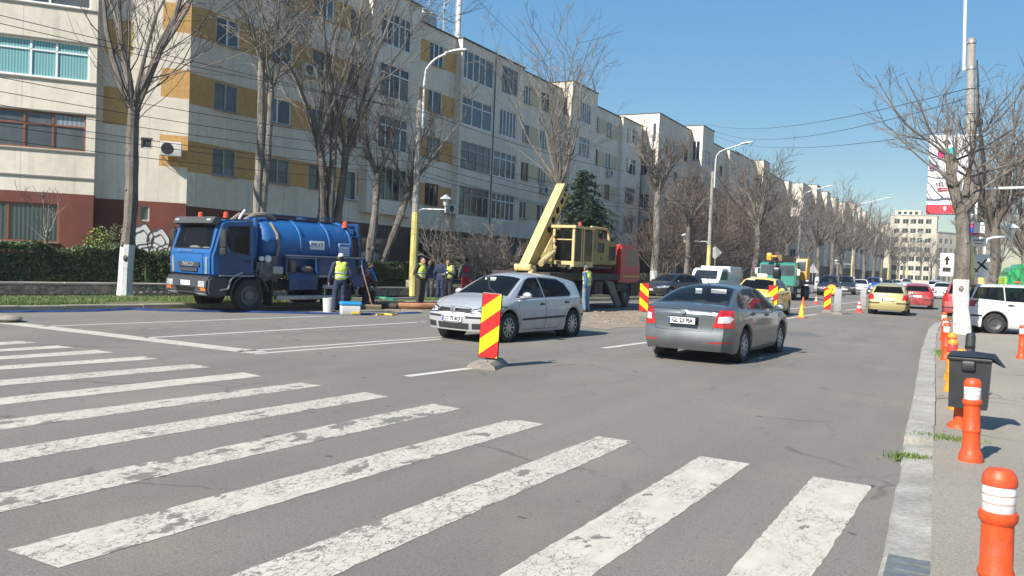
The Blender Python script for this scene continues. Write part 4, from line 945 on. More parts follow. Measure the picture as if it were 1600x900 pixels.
# right pole: concrete with yellow foot, steel extension
rp = thing('utility_pole', 'tall concrete pole with yellow foot behind the banner on the right', 'pole', (.29,30.2,.1))
rp.rotation_euler = (0,R(-2.2),0)   # the pole leans a little towards the road
ZT = AY(1518,60,30.2).z-.1
MB().tube([(0,0,0),(0,0,2.9)], [.17,.155], 12).build('painted_foot', YELP, rp); MB().tube([(0,0,2.9),(0,0,ZT)], [.15,.115], 12).build('pole', CONC, rp)
b = MB(); b.tube([(-.2,0,ZT-1.0),(-.17,0,ZT+4)], .05, 8); b.build('extension_tube', WHITEP, rp)
b = MB()
for z in (ZT-.95,ZT-.12): b.lathe([(.13,z-.04),(.145,z-.04),(.145,z+.04),(.13,z+.04)], 10); b.tube([(-.2,0,z),(-.1,0,z)], .03, 5)
for z in (ZT-3.9,ZT-3.2,ZT-2.4,ZT-1.6): b.lathe([(.15,z-.02),(.16,z),(.15,z+.02)], 10)
b.build('clamp', STEEL, rp)
b = MB(); BLK = M('black_cable_sheath', (.02,.02,.02), rough=.6)
b.tube([(.16,0,ZT-.7),(.2,0,ZT-1.4),(.2,0,ZT-2.1),(.26,0,ZT-2.8),(.4,.1,ZT-4.0),(.42,.15,ZT-5.2)], [.02,.03,.05,.05,.06,.03], 6); b.ell((.24,0,ZT-2.7), (.12,.12,.16), 8, 6); b.build('cable_loop', BLK, rp)
def cable(label, a, c, sag, rad=.012, group=None, n=14):
    a, c = Vector(a), Vector(c); m = (a+c)/2; b = MB(); P = []
    for i in range(n+1):
        f = i/n; p = a.lerp(c, f); p.z -= sag*4*f*(1-f); P.append(p-a)
    b.tube(P, rad, 4); o = b.build('overhead_cable', BLK, sharp=0); o.location = a; return tag(o, label, 'cable', group)
CZ = [(7.25,7.7,.35),(6.05,6.25,.35),(5.85,5.95,.45),(5.45,5.6,.4),(5.3,5.3,.5),(4.95,5.1,.4),(4.6,4.75,.4),(7.35,7.6,.15)]
for i, (z0, z1, s) in enumerate(sorted(CZ, key=lambda q: -q[1])):
    cable('overhead cable left of the nearest lamp post, %s from the top' % ordn[i], (-22.6-.06*i,-1,z0), (-19.5,27.3,z1), s, .011, 'cables left of the nearest lamp post')
for i, (z0, z1, s) in enumerate(((7.7,8.6,.8),(6.25,6.9,.7),(5.95,6.5,.8),(5.6,6.2,.7),(5.3,5.9,.9),(5.1,5.6,.7))):
    cable('overhead cable between the nearest lamp post and the second one, %s from the top' % ordn[i], (-19.5,27.3,z0), (-16.5,60.6,z1), s, .013, 'cables between the first two left lamp posts')
for i, (z0, z1, s) in enumerate(((8.6,8.4,.8),(6.9,7.0,.9),(6.2,6.4,.9))):
    cable('thin cable beyond the second lamp post, %s from the top' % ordn[i], (-16.5,60.6,z0), (-15,90,z1), s, .014, 'cables beyond the second left lamp post')
z1 = AY(1505,135,30.2).z
for i, (dz, p, s) in enumerate(((0,(-24.4,86,17.2),.9),(-.3,(-24.4,89,17.0),1.2),(-1.3,(-24.6,90,16.6),1.0))):
    cable('thin overhead wire crossing the blue sky from the right pole to the second block, %s' % ('uppermost','middle','lowest')[i], (.25,30.2,z1+dz), p, s, .014, 'wires crossing the street')
cable('thin wire running down from the roof mast against the sky', (-28.0,43.5,18.8), (-27.0,57.5,15.6), .3, .012)
cable('sagging cable from the second left lamp post towards the leaning tree', (-16.3,60.6,9.0), (-15.3,71,6.0), .5, .03)
# right side lamps further back
def side_lamp(label, base, h, reach, lantern):
    t = thing('street_lamp', label, 'street lamp', base); 
    MB().tube([(0,0,0),(0,0,2.6)], [.13,.12], 10).build('painted_foot', YELP, t); MB().tube([(0,0,2.6),(0,0,h-.9)], [.11,.09], 10).build('pole', CONC, t)
    b = MB(); b.tube([(.05,0,h-1.2),(.05,0,h-.25),(.12,0,h-.06),(.3,0,h),(reach,0,h+.06)], .045, 7); b.build('arm', WHITEP, t)
    if lantern:
        l = MB(); l.tube([(reach,0,h-.05),(reach,0,h+.25)], .03, 6); l.lathe([(.06,.1),(.1,.2),(.12,.36)], 10, 'z', (reach,0,h)); l.build('lantern_glass', LAMPG, t)
        MB().lathe([(.24,.36),(.2,.42),(.08,.5),(.02,.53)], 12, 'z', (reach,0,h)).build('lantern_cap', WHITEP, t)
    else: h_ = MB(); head(h_, V3(reach,0,h+.06), V3(1,0,0)); h_.build('lamp_head', WHITEP, t)
side_lamp('street lamp with long white arm reaching out of the right edge', (.32,33,.1), 4.85, 2.6, False)
side_lamp('street lamp with mushroom lantern on a short white arm at right', (.72,36,.1), 3.3, .9, True)
# ================================================================ cars
RUB = M('tyre_rubber', (.022,.022,.022), rough=.85, var=.2, scale=8)
ALLOY = M('alloy_rim', (.45,.46,.47), rough=.35, metal=.7, var=.1)
STEELW = M('dark_steel_wheel', (.09,.09,.092), rough=.5, metal=.4, var=.2)
BLKP = M('black_plastic', (.025,.026,.027), rough=.55, var=.2, scale=6)
BLKG = M('gloss_black_trim', (.012,.012,.013), rough=.3)
SEAT = M('grey_seat_cloth', (.05,.05,.053), rough=.9, var=.2, scale=10)
HLAMP = M('headlamp_glass', (.55,.57,.58), rough=.08, metal=.35, var=.25, scale=12, coat=.8)
TLAMP = M('red_tail_lamp', (.42,.012,.012), rough=.15, var=.25, scale=14, coat=.8)
HLAMPD = M('headlamp_reflector', (.20,.21,.22), rough=.1, metal=.6, var=.4, scale=30, coat=.8)
TLAMPC = M('clear_tail_lamp', (.62,.55,.55), rough=.15, var=.1, coat=.8)
ORANGEL = M('orange_lamp', (.75,.16,.02), rough=.2, coat=.6)
PLATEW = M('plate_white', (.66,.66,.64), rough=.4, var=.05); PLATEB = M('plate_blue', (.02,.06,.35), rough=.4); INK = M('plate_ink', (.015,.015,.015), rough=.6)
CHROME = M('chrome_badge', (.65,.66,.67), rough=.15, metal=.9)
CARGLASS = glassmat('car_glass', (.80,.86,.86), .88); DARKGLASS = glassmat('tinted_car_glass', (.32,.36,.37), .80)
SKIN = M('skin', (.42,.23,.155), rough=.6, var=.08, scale=20)
def paint(name, col, metal=.55, rough=.36, coat=.7, dirt=.30):
    """car paint with road dust that gathers low on the body"""
    m = M(name, col, rough=rough, metal=metal, var=.05, scale=.8, coat=coat, spec=.5); n = m.node_tree.nodes; l = m.node_tree.links; b = n['Principled BSDF']
    src = b.inputs['Base Color'].links[0].from_socket; geo = n.new('ShaderNodeNewGeometry'); sp = n.new('ShaderNodeSeparateXYZ'); l.new(geo.outputs['Position'], sp.inputs[0])
    f = n.new('ShaderNodeMapRange'); f.inputs['From Min'].default_value = .15; f.inputs['From Max'].default_value = 1.0; f.inputs['To Min'].default_value = dirt*1.6; f.inputs['To Max'].default_value = dirt*.25; l.new(sp.outputs['Z'], f.inputs['Value'])
    nz = n.new('ShaderNodeTexNoise'); nz.inputs['Scale'].default_value = 5; nz.inputs['Detail'].default_value = 6; l.new(geo.outputs['Position'], nz.inputs['Vector'])
    mu = n.new('ShaderNodeMath'); mu.operation = 'MULTIPLY'; l.new(f.outputs['Result'], mu.inputs[0]); l.new(nz.outputs['Fac'], mu.inputs[1])
    mx = n.new('ShaderNodeMix'); mx.data_type = 'RGBA'; l.new(mu.outputs[0], mx.inputs['Factor']); l.new(src, mx.inputs['A']); mx.inputs['B'].default_value = (.21,.185,.15,1); l.new(mx.outputs['Result'], b.inputs['Base Color'])
    ra = n.new('ShaderNodeMath'); ra.operation = 'ADD'; ra.inputs[1].default_value = rough; l.new(mu.outputs[0], ra.inputs[0]); l.new(ra.outputs[0], b.inputs['Roughness'])
    return m
def inpoly(poly, a, b):
    s = 0
    for (x0,y0),(x1,y1) in zip(poly, poly[1:]+poly[:1]):
        c = (x1-x0)*(b-y0)-(y1-y0)*(a-x0)
        if abs(c) < 1e-9: continue
        if s == 0: s = 1 if c > 0 else -1
        elif (c > 0) != (s > 0): return False
    return True
def grow_poly(poly, e):
    cx = sum(p[0] for p in poly)/len(poly); cy = sum(p[1] for p in poly)/len(poly); out = []
    n = len(poly); area = sum(poly[i][0]*poly[(i+1)%n][1]-poly[(i+1)%n][0]*poly[i][1] for i in range(n)); sg = 1 if area > 0 else -1
    lines = []
    for i in range(n):
        (x0,y0),(x1,y1) = poly[i], poly[(i+1)%n]; dx, dy = x1-x0, y1-y0; l = math.hypot(dx,dy); nx, ny = dy/l*sg, -dx/l*sg
        lines.append((x0+nx*e, y0+ny*e, dx, dy))
    for i in range(n):
        x1,y1,dx1,dy1 = lines[i-1]; x2,y2,dx2,dy2 = lines[i]; den = dx1*dy2-dy1*dx2
        if abs(den) < 1e-9: out.append((x2,y2)); continue
        t = ((x2-x1)*dy2-(y2-y1)*dx2)/den; out.append((x1+dx1*t, y1+dy1*t))
    return out
AXI = {'x': (1,2), 'y': (0,2), 'z': (0,1)}
def extract(bm, poly, axis, cond):
    """cut the outline poly (seen along axis) into bm and lift the faces inside it out as a new bmesh"""
    i, j = AXI[axis]; n = len(poly); lo0, hi0 = min(p[0] for p in poly), max(p[0] for p in poly); lo1, hi1 = min(p[1] for p in poly), max(p[1] for p in poly)
    def near(f):
        if not cond(f.calc_center_median(), f.normal): return False
        a = [v.co[i] for v in f.verts]; c = [v.co[j] for v in f.verts]
        return max(a) >= lo0 and min(a) <= hi0 and max(c) >= lo1 and min(c) <= hi1
    fs = [f for f in bm.faces if near(f)]
    for k in range(n):
        (x0,y0),(x1,y1) = poly[k], poly[(k+1)%n]
        if not fs: return None
        es = {e for f in fs for e in f.edges}; vs = {v for f in fs for v in f.verts}
        pc = [0,0,0]; pn = [0,0,0]; pc[i], pc[j] = x0, y0; pn[i], pn[j] = y1-y0, -(x1-x0)
        ret = bmesh.ops.bisect_plane(bm, geom=list(vs)+list(es)+fs, dist=1e-5, plane_co=pc, plane_no=pn)
        fs = [g for g in set(ret['geom']) if isinstance(g, bmesh.types.BMFace) and g.is_valid]
    for f in fs: f.normal_update()
    ins = []
    for f in fs:
        c = f.calc_center_median()
        if cond(c, f.normal) and inpoly(poly, c[i], c[j]): ins.append(f)
    if not ins: return None
    nb = bmesh.new(); mp = {}
    for f in ins:
        vv = []
        for v in f.verts:
            if v not in mp: mp[v] = nb.verts.new(v.co)
            vv.append(mp[v])
        try: nb.faces.new(vv)
        except ValueError: pass
    nb.normal_update()
    bmesh.ops.delete(bm, geom=ins, context='FACES'); return nb
def bm_obj(bm, name, mat, parent, sharp=32, push=0.0):
    if bm is None: return None
    if push:
        bm.normal_update(); 
        for v in bm.verts: v.co += v.normal*push
    me = bpy.data.meshes.new(name); bm.to_mesh(me); bm.free(); me.materials.append(mat)
    if sharp: me.polygons.foreach_set('use_smooth', [True]*len(me.polygons)); me.set_sharp_from_angle(angle=R(sharp))
    return link(name, me, parent)
_wh = {}
def wheel(parent, x, y, r, wd, style='alloy', spokes=10):
    key = (r, wd, style, spokes, y > 0)
    if key not in _wh:
        s = 1 if y > 0 else -1; t = MB(); h = wd/2
        t.lathe([(r*.66,-h*.9),(r*.8,-h),(r*.94,-h*.95),(r,-h*.7),(r,h*.7),(r*.94,h*.95),(r*.8,h),(r*.66,h*.9),(r*.66,-h*.9)], 28, 'y')
        b = MB(); o = s*h
        b.lathe([(r*.67,-h*.85),(r*.67,h*.85)], 24, 'y'); b.lathe([(r*.67,o*.85),(r*.62,o*.92),(r*.6,o*.7)], 24, 'y')
        if style == 'alloy':
            b.mi = 1; b.lathe([(.001,o*.3),(r*.62,o*.3)], 20, 'y'); b.mi = 0
            for k in range(spokes):
                a = 6.2832*k/spokes; rot = Matrix.Rotation(-a, 3, 'Y'); b.box(rot @ Vector((r*.38,o*.72,0)), (r*.5,h*.22,r*.105), rot)
            b.lathe([(.001,o*.88),(r*.14,o*.86),(r*.17,o*.6)], 14, 'y')
        else:
            b.mi = 1
            b.lathe([(.001,o*.5),(r*.2,o*.55),(r*.24,o*.3),(r*.45,o*.42),(r*.6,o*.7)], 20, 'y')
        _wh[key] = (b.mesh('wheel', [ALLOY if style == 'alloy' else STEELW, STEELW]), t.mesh('tyre', RUB))
    w_, t_ = _wh[key]; o = link('wheel', w_, parent, (x,y,r)); link('tyre', t_, o); return o
def car(name, label, cat, sp, pm, loc, rotz, glass=None, rim='alloy', plate=None, plate_r=None, near=False, group=None, extras=True):
    L, W, H, xa, xr, r = sp['L'], sp['W'], sp['H'], sp['xf'], sp['xr'], sp['r']; HL = L/2
    t = thing(name, label, cat, loc, rotz, group); Ra = r+.065
    X = set(); n = 62 if near else 44
    for i in range(n+1): X.add(round(-HL+L*i/n, 4))
    for c in (xa, xr):
        for k in range(13): X.add(round(c-Ra*math.cos(math.pi*k/12)*.9995, 4))
        X.add(round(c-Ra*1.0005,4)); X.add(round(c+Ra*1.0005,4))
    for x, z in sp['top']: X.add(round(x,4))
    X = sorted(X); zbm = interp(sp['belt'], 0); K = 20
    bow, nose, tail = sp.get('bow',.16), sp.get('nose', [(0,-.08),(.25,-.03),(.38,0),(.56,0),(.7,-.05),(.9,-.12)]), sp.get('tail', [(0,-.1),(.25,-.04),(.4,0),(.62,0),(.75,-.04),(1.0,-.08)])
    zsf = sp.get('sill', .19)
    def half(x):
        zt = interp(sp['top'], x); e = (HL-abs(x))
        zb = min(interp(sp['belt'], x), zt-.035); hw = W/2*interp([(0,.83),(.12,.905),(.3,.96),(.6,.988),(1.0,1.0)], e)
        zl = zsf+.05*sm((.5-e)/.5)
        for c in (xa, xr):
            dx = abs(x-c)
            if dx <= Ra*.9999: zl = max(zl, r+math.sqrt(max(0,Ra*Ra-dx*dx)))
        zm = max(.56, zl+.05); zm = min(zm, zb-.06)
        hg = max(0, min(1, (zt-zb)/(H-zbm))); ye = lerp(hw*.90, sp['roofw'], hg); ze = zt-lerp(.022,.075,hg)
        zu = zb-.025
        P = [(hw*.94, zl), (hw*.97, lerp(zl,zm,.2)), (hw*.985, lerp(zl,zm,.4)), (hw*.995, lerp(zl,zm,.6)), (hw, lerp(zl,zm,.8)), (hw*1.002, zm), (hw*1.0, lerp(zm,zu,.3)), (hw*.995, lerp(zm,zu,.6)), (hw*.972, zu), (hw*.935, zb)]
        for f in (.25,.5,.75,1.0): P.append((lerp(hw*.93, ye, f)+.012*math.sin(math.pi*f), lerp(zb, ze, f)))
        for s in (.1,.25,.45,.65,.82,1.0): P.append((ye*(1-s), ze+(zt-ze)*(1-(1-s)**2.4)))
        return P
    bm = bmesh.new(); rows = []
    def defo(x, y, z):
        wf = sm((x-(HL-.55))/.55); wr = sm((-x-(HL-.5))/.5)
        if wf > 0: x += wf*(interp(nose, z)-bow*(y/(W/2))**2)
        if wr > 0: x -= wr*(interp(tail, z)-bow*.75*(y/(W/2))**2)
        return (x, y, z)
    for x in X:
        P = half(x); rw = [bm.verts.new(defo(x, -y, z)) for y, z in P[:-1]]+[bm.verts.new(defo(x, 0, P[-1][1]))]+[bm.verts.new(defo(x, y, z)) for y, z in reversed(P[:-1])]; rows.append(rw)
    for a, b in zip(rows, rows[1:]):
        for k in range(len(a)-1): bm.faces.new((a[k], a[k+1], b[k+1], b[k]))
    for row, x in ((rows[0], X[0]), (rows[-1], X[-1])):
        P = half(x); m = 10; grid = []
        for k in range(K-1):
            y, z = P[k]; g = [row[k]]+[bm.verts.new(defo(x, lerp(-y, y, j/m), z)) for j in range(1, m)]+[row[len(row)-1-k]]; grid.append(g)
        for g0, g1 in zip(grid, grid[1:]):
            for j in range(m): bm.faces.new((g0[j], g0[j+1], g1[j+1], g1[j]))
        for j in range(m): bm.faces.new((grid[-1][j], grid[-1][j+1], row[K-1]))
    bmesh.ops.recalc_face_normals(bm, faces=bm.faces); bm.normal_update()
    vol = bm.calc_volume(signed=True)
    top = [f for f in bm.faces if f.calc_center_median().z > H-.08]
    if top and sum(f.normal.z for f in top) < 0: bmesh.ops.reverse_faces(bm, faces=bm.faces); bm.normal_update()
    glass = glass or CARGLASS
    side = lambda s: (lambda c, nn: c.y*s > .2 and abs(nn.y) > .25)
    front = lambda c, nn: c.x > HL-.62 and nn.x > .05
    rear = lambda c, nn: c.x < -(HL-.62) and nn.x < -.05
    topc = lambda c, nn: nn.z > .12 and c.z > .5
    def pane(poly, ax, cond, nm='window', tr=.022, gl=None):
        o = extract(bm, grow_poly(poly, tr), ax, cond)
        if o is None: return
        i_ = extract(o, poly, ax, lambda c, nn: True); f = bm_obj(o, 'window_trim', BLKG, t); q = bm_obj(i_, nm, gl or glass, f or t)
    def panel(poly, ax, cond, nm, mat, seam=.009, push=0):
        if not near or seam <= 0: 
            return bm_obj(extract(bm, poly, ax, cond), nm, mat, t, push=push)
        o = extract(bm, grow_poly(poly, seam), ax, cond)
        if o is None: return None
        i_ = extract(o, poly, ax, lambda c, nn: True); q = bm_obj(i_, nm, mat, t, push=push); bm_obj(o, 'shut_line', BLKG, q or t); return q
    # glazing
    for nm, poly in sp['side_win']:
        for s in (1,-1): pane(poly, 'y', side(s), 'side_window')
    ws = sp['ws']; pane([(ws[0],-ws[2]),(ws[0],ws[2]),(ws[1],ws[3]),(ws[1],-ws[3])], 'z', lambda c, nn: c.x > .1 and nn.z > .2 and c.z > .8, 'windscreen', .03)
    rw = sp['rw']
    if rw[0] == 'z': pane([(rw[1],-rw[3]),(rw[1],rw[3]),(rw[2],rw[4]),(rw[2],-rw[4])], 'z', lambda c, nn: c.x < -.3 and nn.z > .1 and c.z > .85, 'rear_window', .03)
    else: pane([(-rw[3],rw[1]),(rw[3],rw[1]),(rw[4],rw[2]),(-rw[4],rw[2])], 'x', lambda c, nn: c.x < -(HL-.75) and nn.x < -.2 and c.z > .85, 'rear_window', .03)
    # lamps, grille
    for s in (1,-1):
        hp = [(y*s,z) for y, z in sp['hl']]; hb = extract(bm, hp, 'x', lambda c, nn: c.x > HL-.75 and nn.x > -.2 and c.z > .4)
        if hb is not None:
            hi = extract(hb, grow_poly(hp, -.022), 'x', lambda c, nn: True); rim_ = bm_obj(hb, 'headlight', BLKG, t, push=.002)
            if hi is not None:
                rf_ = extract(hi, [(lerp(hp[0][0],hp[3][0],.28),hp[0][1]+.03),(lerp(hp[0][0],hp[3][0],.62),hp[0][1]+.05),(lerp(hp[0][0],hp[3][0],.62),hp[1][1]+.01),(lerp(hp[0][0],hp[3][0],.3),hp[1][1]-.02)], 'x', lambda c, nn: True)
                bm_obj(hi, 'lamp_glass', HLAMP, rim_, push=.004); bm_obj(rf_, 'reflector', HLAMPD, rim_, push=.004)
        tp = [(y*s,z) for y, z in sp['tl']]; tb_ = extract(bm, tp, 'x', lambda c, nn: c.x < -(HL-.42) and c.z > .4 and nn.z < .8)
        if tb_ is not None:
            ti = extract(tb_, [(y*s,z) for y, z in sp['tlc']], 'x', lambda c, nn: True) if sp.get('tlc') else None
            tl = bm_obj(tb_, 'tail_light', TLAMP, t, push=.006); bm_obj(ti, 'lamp_lens', TLAMPC, tl, push=.008)
    for nm, poly, mt in sp.get('front', ()): bm_obj(extract(bm, poly, 'x', front), nm, mt, t, push=-.006)
    for nm, poly, mt in sp.get('rear', ()): bm_obj(extract(bm, poly, 'x', rear), nm, mt, t, push=.003)
    for s in (1,-1):
        for nm, poly, mt in sp.get('sidep', ()): bm_obj(extract(bm, poly, 'y', side(s)), nm, mt, t, push=.006)
        for i_, poly in enumerate(sp['doors']):
            q = panel(poly, 'y', side(s), 'door', pm)
            if q:
                hx, hz = sp['handles'][i_]; hb = MB(); hb.bev((0,0,0), (.2,.035,.03), .01); hb.ell((0,-.012*s,0), (.07,.01,.035), 8, 6); h = hb.build('door_handle', sp.get('handle_mat', BLKP), q); h.location = (hx, (W/2*.985+.012)*s, hz)
    if 'hood' in sp: a, b_, y0, y1 = sp['hood']; panel([(a,-y0),(a,y0),(b_,y1),(b_,-y1)], 'z', lambda c, nn: nn.z > .3 and c.x > .5 and c.z > .55, 'bonnet', pm)
    if 'boot' in sp: panel(sp['boot'], 'x', rear, 'boot_lid', pm)
    bm_obj(bm, 'body', pm, t)
    # underside, cabin
    b = MB(); b.box((0,0,zsf+.1), (L-.5, W*.86, .14)); b.box((HL-.45,0,.45), (.5,W*.74,.35)); b.box((-HL+.4,0,.5), (.45,W*.74,.35)); b.build('underbody', BLKP, t)
    for c in (xa, xr):
        for s in (1,-1): MB().lathe([(.02,(W/2-.30)*s),(Ra+.02,(W/2-.30)*s),(Ra+.015,(W/2-.05)*s)], 20, 'y', (c,0,r)).build('wheel_arch_liner', BLKP, t)
    b = MB(); sb = zbm
    for y in (.36,-.36): b.bev((-.28,y,.52), (.5,.5,.28), .05); b.bev((-.52,y,.85), (.16,.48,.62), .06); b.bev((-.55,y,1.22), (.1,.26,.18), .04)
    b.bev((-1.12,0,.55), (.5,1.2,.28), .05); b.bev((-1.36,0,.85), (.16,1.2,.5), .06); b.build('seats', SEAT, t)
    b = MB(); b.bev((ws[0]-.28,0,sb-.1), (.42,W*.78,.22), .06); b.lathe([(.17,-.012),(.19,0),(.17,.012)], 16, 'x', (ws[0]-.58,.36,sb-.02)); b.build('dashboard', BLKP, t)
    mr = MB(); 
    for s in (1,-1):
        m = MB(); m.ell((0,0,0), (.07,.115,.075), 10, 8); m.box((.02,-.1*s,-.04), (.06,.1,.04)); o = m.build('wing_mirror', sp.get('mirror', pm), t); o.location = (sp['mx'], (W/2+.07)*s, sp['mz'])
        g = MB(); g.ell((-.055,0,0), (.02,.095,.058), 10, 6); g.build('mirror_glass', CHROME, o)
    for x in (xa, xr):
        for s in (1,-1): wheel(t, x, (W/2-.125)*s, r, .2, rim, sp.get('spokes', 10))
    # number plates
    def plt(txt, x, z, fr):
        p = MB(); p.bev((0,0,0), (.016,.52,.115), .004); o = p.build('number_plate', PLATEW, t); o.location = (x,0,z)
        e = MB().box((.0085 if fr else -.0085, (-.235 if fr else .235), 0), (.003,.045,.105)); e.build('country_band', PLATEB, o)
        if txt: text('plate_lettering', txt, .112, INK, o, (.0105 if fr else -.0105, .02 if fr else -.02, 0), (R(90),0,R(90) if fr else R(-90)), .001, xs=.84, off=.0045)
    plt(plate, HL-.0+sp.get('pf',(.012,.48))[0], sp.get('pf',(.01,.48))[1], True); plt(plate_r, -HL+sp.get('pr',(-.012,.6))[0], sp.get('pr',(0,.6))[1], False)
    return t
# ---- shapes
GOLF = dict(L=4.2, W=1.76, H=1.475, xf=1.22, xr=-1.355, r=.315, roofw=.565, mx=.74, mz=1.0, bow=.17,
 top=[(-2.1,.90),(-2.07,.99),(-1.98,1.10),(-1.82,1.265),(-1.72,1.335),(-1.58,1.375),(-1.2,1.435),(-.6,1.475),(0,1.472),(.25,1.445),(.40,1.405),(.62,1.295),(.9,1.13),(1.12,1.005),(1.2,.975),(1.5,.925),(1.8,.855),(1.98,.785),(2.06,.72),(2.1,.66)],
 belt=[(-2.1,.88),(-1.6,.965),(-1.0,.955),(0,.93),(.9,.905),(1.3,.87),(1.7,.79),(2.1,.60)],
 side_win=[('f',[(-.10,.965),(-.10,1.36),(.20,1.355),(.36,1.30),(.88,.965)]),('r',[(-1.27,1.03),(-1.15,1.24),(-.9,1.335),(-.17,1.37),(-.17,.965),(-1.2,.985)])],
 ws=(1.10,.44,.66,.50), rw=('x',1.04,1.285,.60,.50), hl=[(.43,.60),(.47,.70),(.80,.775),(.93,.76),(.93,.63),(.72,.585)], tl=[(.52,.78),(.56,.93),(.95,.96),(.95,.76)],
 front=[('grille',[(-.46,.625),(.46,.625),(.42,.705),(-.42,.705)],BLKP),('lower_grille',[(-.40,.27),(.40,.27),(.42,.40),(-.42,.40)],BLKP),('side_intake',[(-.80,.29),(-.48,.28),(-.48,.40),(-.80,.42)],BLKP),('side_intake',[(.80,.29),(.48,.28),(.48,.40),(.80,.42)],BLKP),('bumper_strip',[(-.86,.505),(-.33,.50),(-.33,.545),(-.86,.55)],BLKP),('bumper_strip',[(.86,.505),(.33,.50),(.33,.545),(.86,.55)],BLKP)],
 rear=[('bumper_strip',[(-.86,.50),(.86,.50),(.86,.55),(-.86,.55)],BLKP)], sidep=[('side_moulding',[(-.93,.485),(.78,.455),(.78,.50),(-.93,.53)],BLKP)],
 doors=[[(-.125,.26),(-.125,.925),(.93,.90),(.83,.45),(.76,.26)],[(-.145,.26),(-.145,.925),(-1.24,.945),(-1.05,.72),(-.9,.4),(-.8,.26)]], handles=[(.02,.80),(-1.0,.83)], hood=(1.17,1.97,.66,.56), boot=[(-.55,.58),(.55,.58),(.62,.88),(-.62,.88)], pf=(.012,.485), pr=(-.02,.72), spokes=10)
OCTA = dict(L=4.57, W=1.77, H=1.46, xf=1.355, xr=-1.225, r=.32, roofw=.555, mx=.78, mz=1.0, bow=.15, tail=[(0,-.14),(.24,-.06),(.33,-.012),(.40,.012),(.46,.006),(.54,-.004),(.60,-.03),(.7,-.036),(.86,-.04),(.95,-.05),(1.02,-.09)],
 top=[(-2.285,.90),(-2.27,.97),(-2.22,1.03),(-2.1,1.065),(-1.86,1.085),(-1.74,1.115),(-1.4,1.255),(-1.1,1.36),(-.88,1.415),(-.5,1.45),(0,1.46),(.3,1.44),(.48,1.40),(.72,1.28),(1.0,1.13),(1.22,1.02),(1.32,.985),(1.7,.93),(2.0,.85),(2.2,.76),(2.285,.68)],
 belt=[(-2.285,.86),(-2.0,.985),(-1.6,1.0),(-1.0,.985),(0,.945),(.9,.92),(1.4,.885),(1.8,.82),(2.285,.62)],
 side_win=[('f',[(.0,.98),(.0,1.35),(.28,1.35),(.44,1.29),(.96,.97)]),('r',[(-1.10,1.02),(-.92,1.30),(-.62,1.35),(-.07,1.36),(-.07,.985)]),('q',[(-1.52,1.05),(-1.36,1.17),(-1.02,1.29),(-1.18,1.03),(-1.4,1.02)])],
 ws=(1.20,.52,.66,.50), rw=('z',-1.80,-.93,.66,.49), hl=[(.43,.62),(.47,.72),(.78,.78),(.92,.77),(.92,.64),(.72,.60)], tl=[(.55,.68),(.64,.985),(.95,.985),(.95,.66)],
 tlc=[(.63,.76),(.645,.87),(.80,.885),(.84,.84),(.80,.765)],
 front=[('grille',[(-.40,.60),(.40,.60),(.46,.74),(-.46,.74)],BLKP),('lower_grille',[(-.6,.28),(.6,.28),(.62,.42),(-.62,.42)],BLKP)],
 rear=[('reflector',[(-.84,.40),(-.48,.385),(-.48,.405),(-.84,.425)],TLAMP),('reflector',[(.84,.40),(.48,.385),(.48,.405),(.84,.425)],TLAMP)],
 sidep=[], doors=[[(-.035,.26),(-.035,.94),(1.02,.915),(.95,.45),(.88,.26)],[(-.055,.26),(-.055,.94),(-1.12,.975),(-.92,.72),(-.8,.4),(-.72,.26)]], handles=[(.12,.86),(-.86,.90)], hood=(1.28,2.14,.66,.56), boot=[(-.53,.60),(.53,.60),(.63,.97),(-.63,.97)], pf=(.01,.48), pr=(-.05,.775), spokes=9)
LOGAN = dict(OCTA); LOGAN.update(L=4.25, W=1.74, H=1.53, xf=1.28, xr=-1.32, r=.3, roofw=.60,
 top=[(-2.125,.9),(-2.1,1.0),(-2.02,1.06),(-1.6,1.10),(-1.45,1.13),(-1.1,1.36),(-.85,1.47),(-.4,1.52),(0,1.53),(.28,1.5),(.42,1.46),(.7,1.29),(1.0,1.1),(1.12,1.03),(1.5,.97),(1.85,.9),(2.05,.8),(2.125,.7)],
 belt=[(-2.125,.88),(-1.8,1.0),(0,.97),(1.0,.95),(1.6,.86),(2.125,.64)],
 side_win=[('f',[(-.05,1.0),(-.05,1.41),(.22,1.41),(.40,1.35),(.88,1.0)]),('r',[(-1.08,1.03),(-.90,1.36),(-.6,1.41),(-.12,1.42),(-.12,1.0)])], ws=(1.05,.48,.66,.54), rw=('z',-1.46,-.93,.64,.54),
 hl=[(.43,.64),(.45,.76),(.82,.80),(.90,.78),(.90,.66)], tl=[(.62,.70),(.66,.96),(.95,.96),(.95,.70)], tlc=[], doors=[[(-.085,.26),(-.085,.96),(.93,.94),(.86,.45),(.8,.26)],[(-.105,.26),(-.105,.96),(-1.1,.985),(-.98,.72),(-.88,.4),(-.8,.26)]], boot=[(-.56,.6),(.56,.6),(.6,.95),(-.6,.95)], hood=(1.14,2.0,.64,.55), mx=.7, mz=1.05, rear=[], front=[('grille',[(-.38,.66),(.38,.66),(.38,.74),(-.38,.74)],BLKP),('lower_grille',[(-.5,.28),(.5,.28),(.5,.40),(-.5,.40)],BLKP)], pf=(.01,.5), pr=(-.01,.75))
HATCH = dict(GOLF); HATCH.update(tl=[(.58,.70),(.62,.94),(.95,.96),(.95,.70)], sidep=[], H=1.5, rear=[('bumper_strip',[(-.86,.52),(-.35,.52),(-.35,.58),(-.86,.58)],BLKP),('bumper_strip',[(.86,.52),(.35,.52),(.35,.58),(.86,.58)],BLKP)])
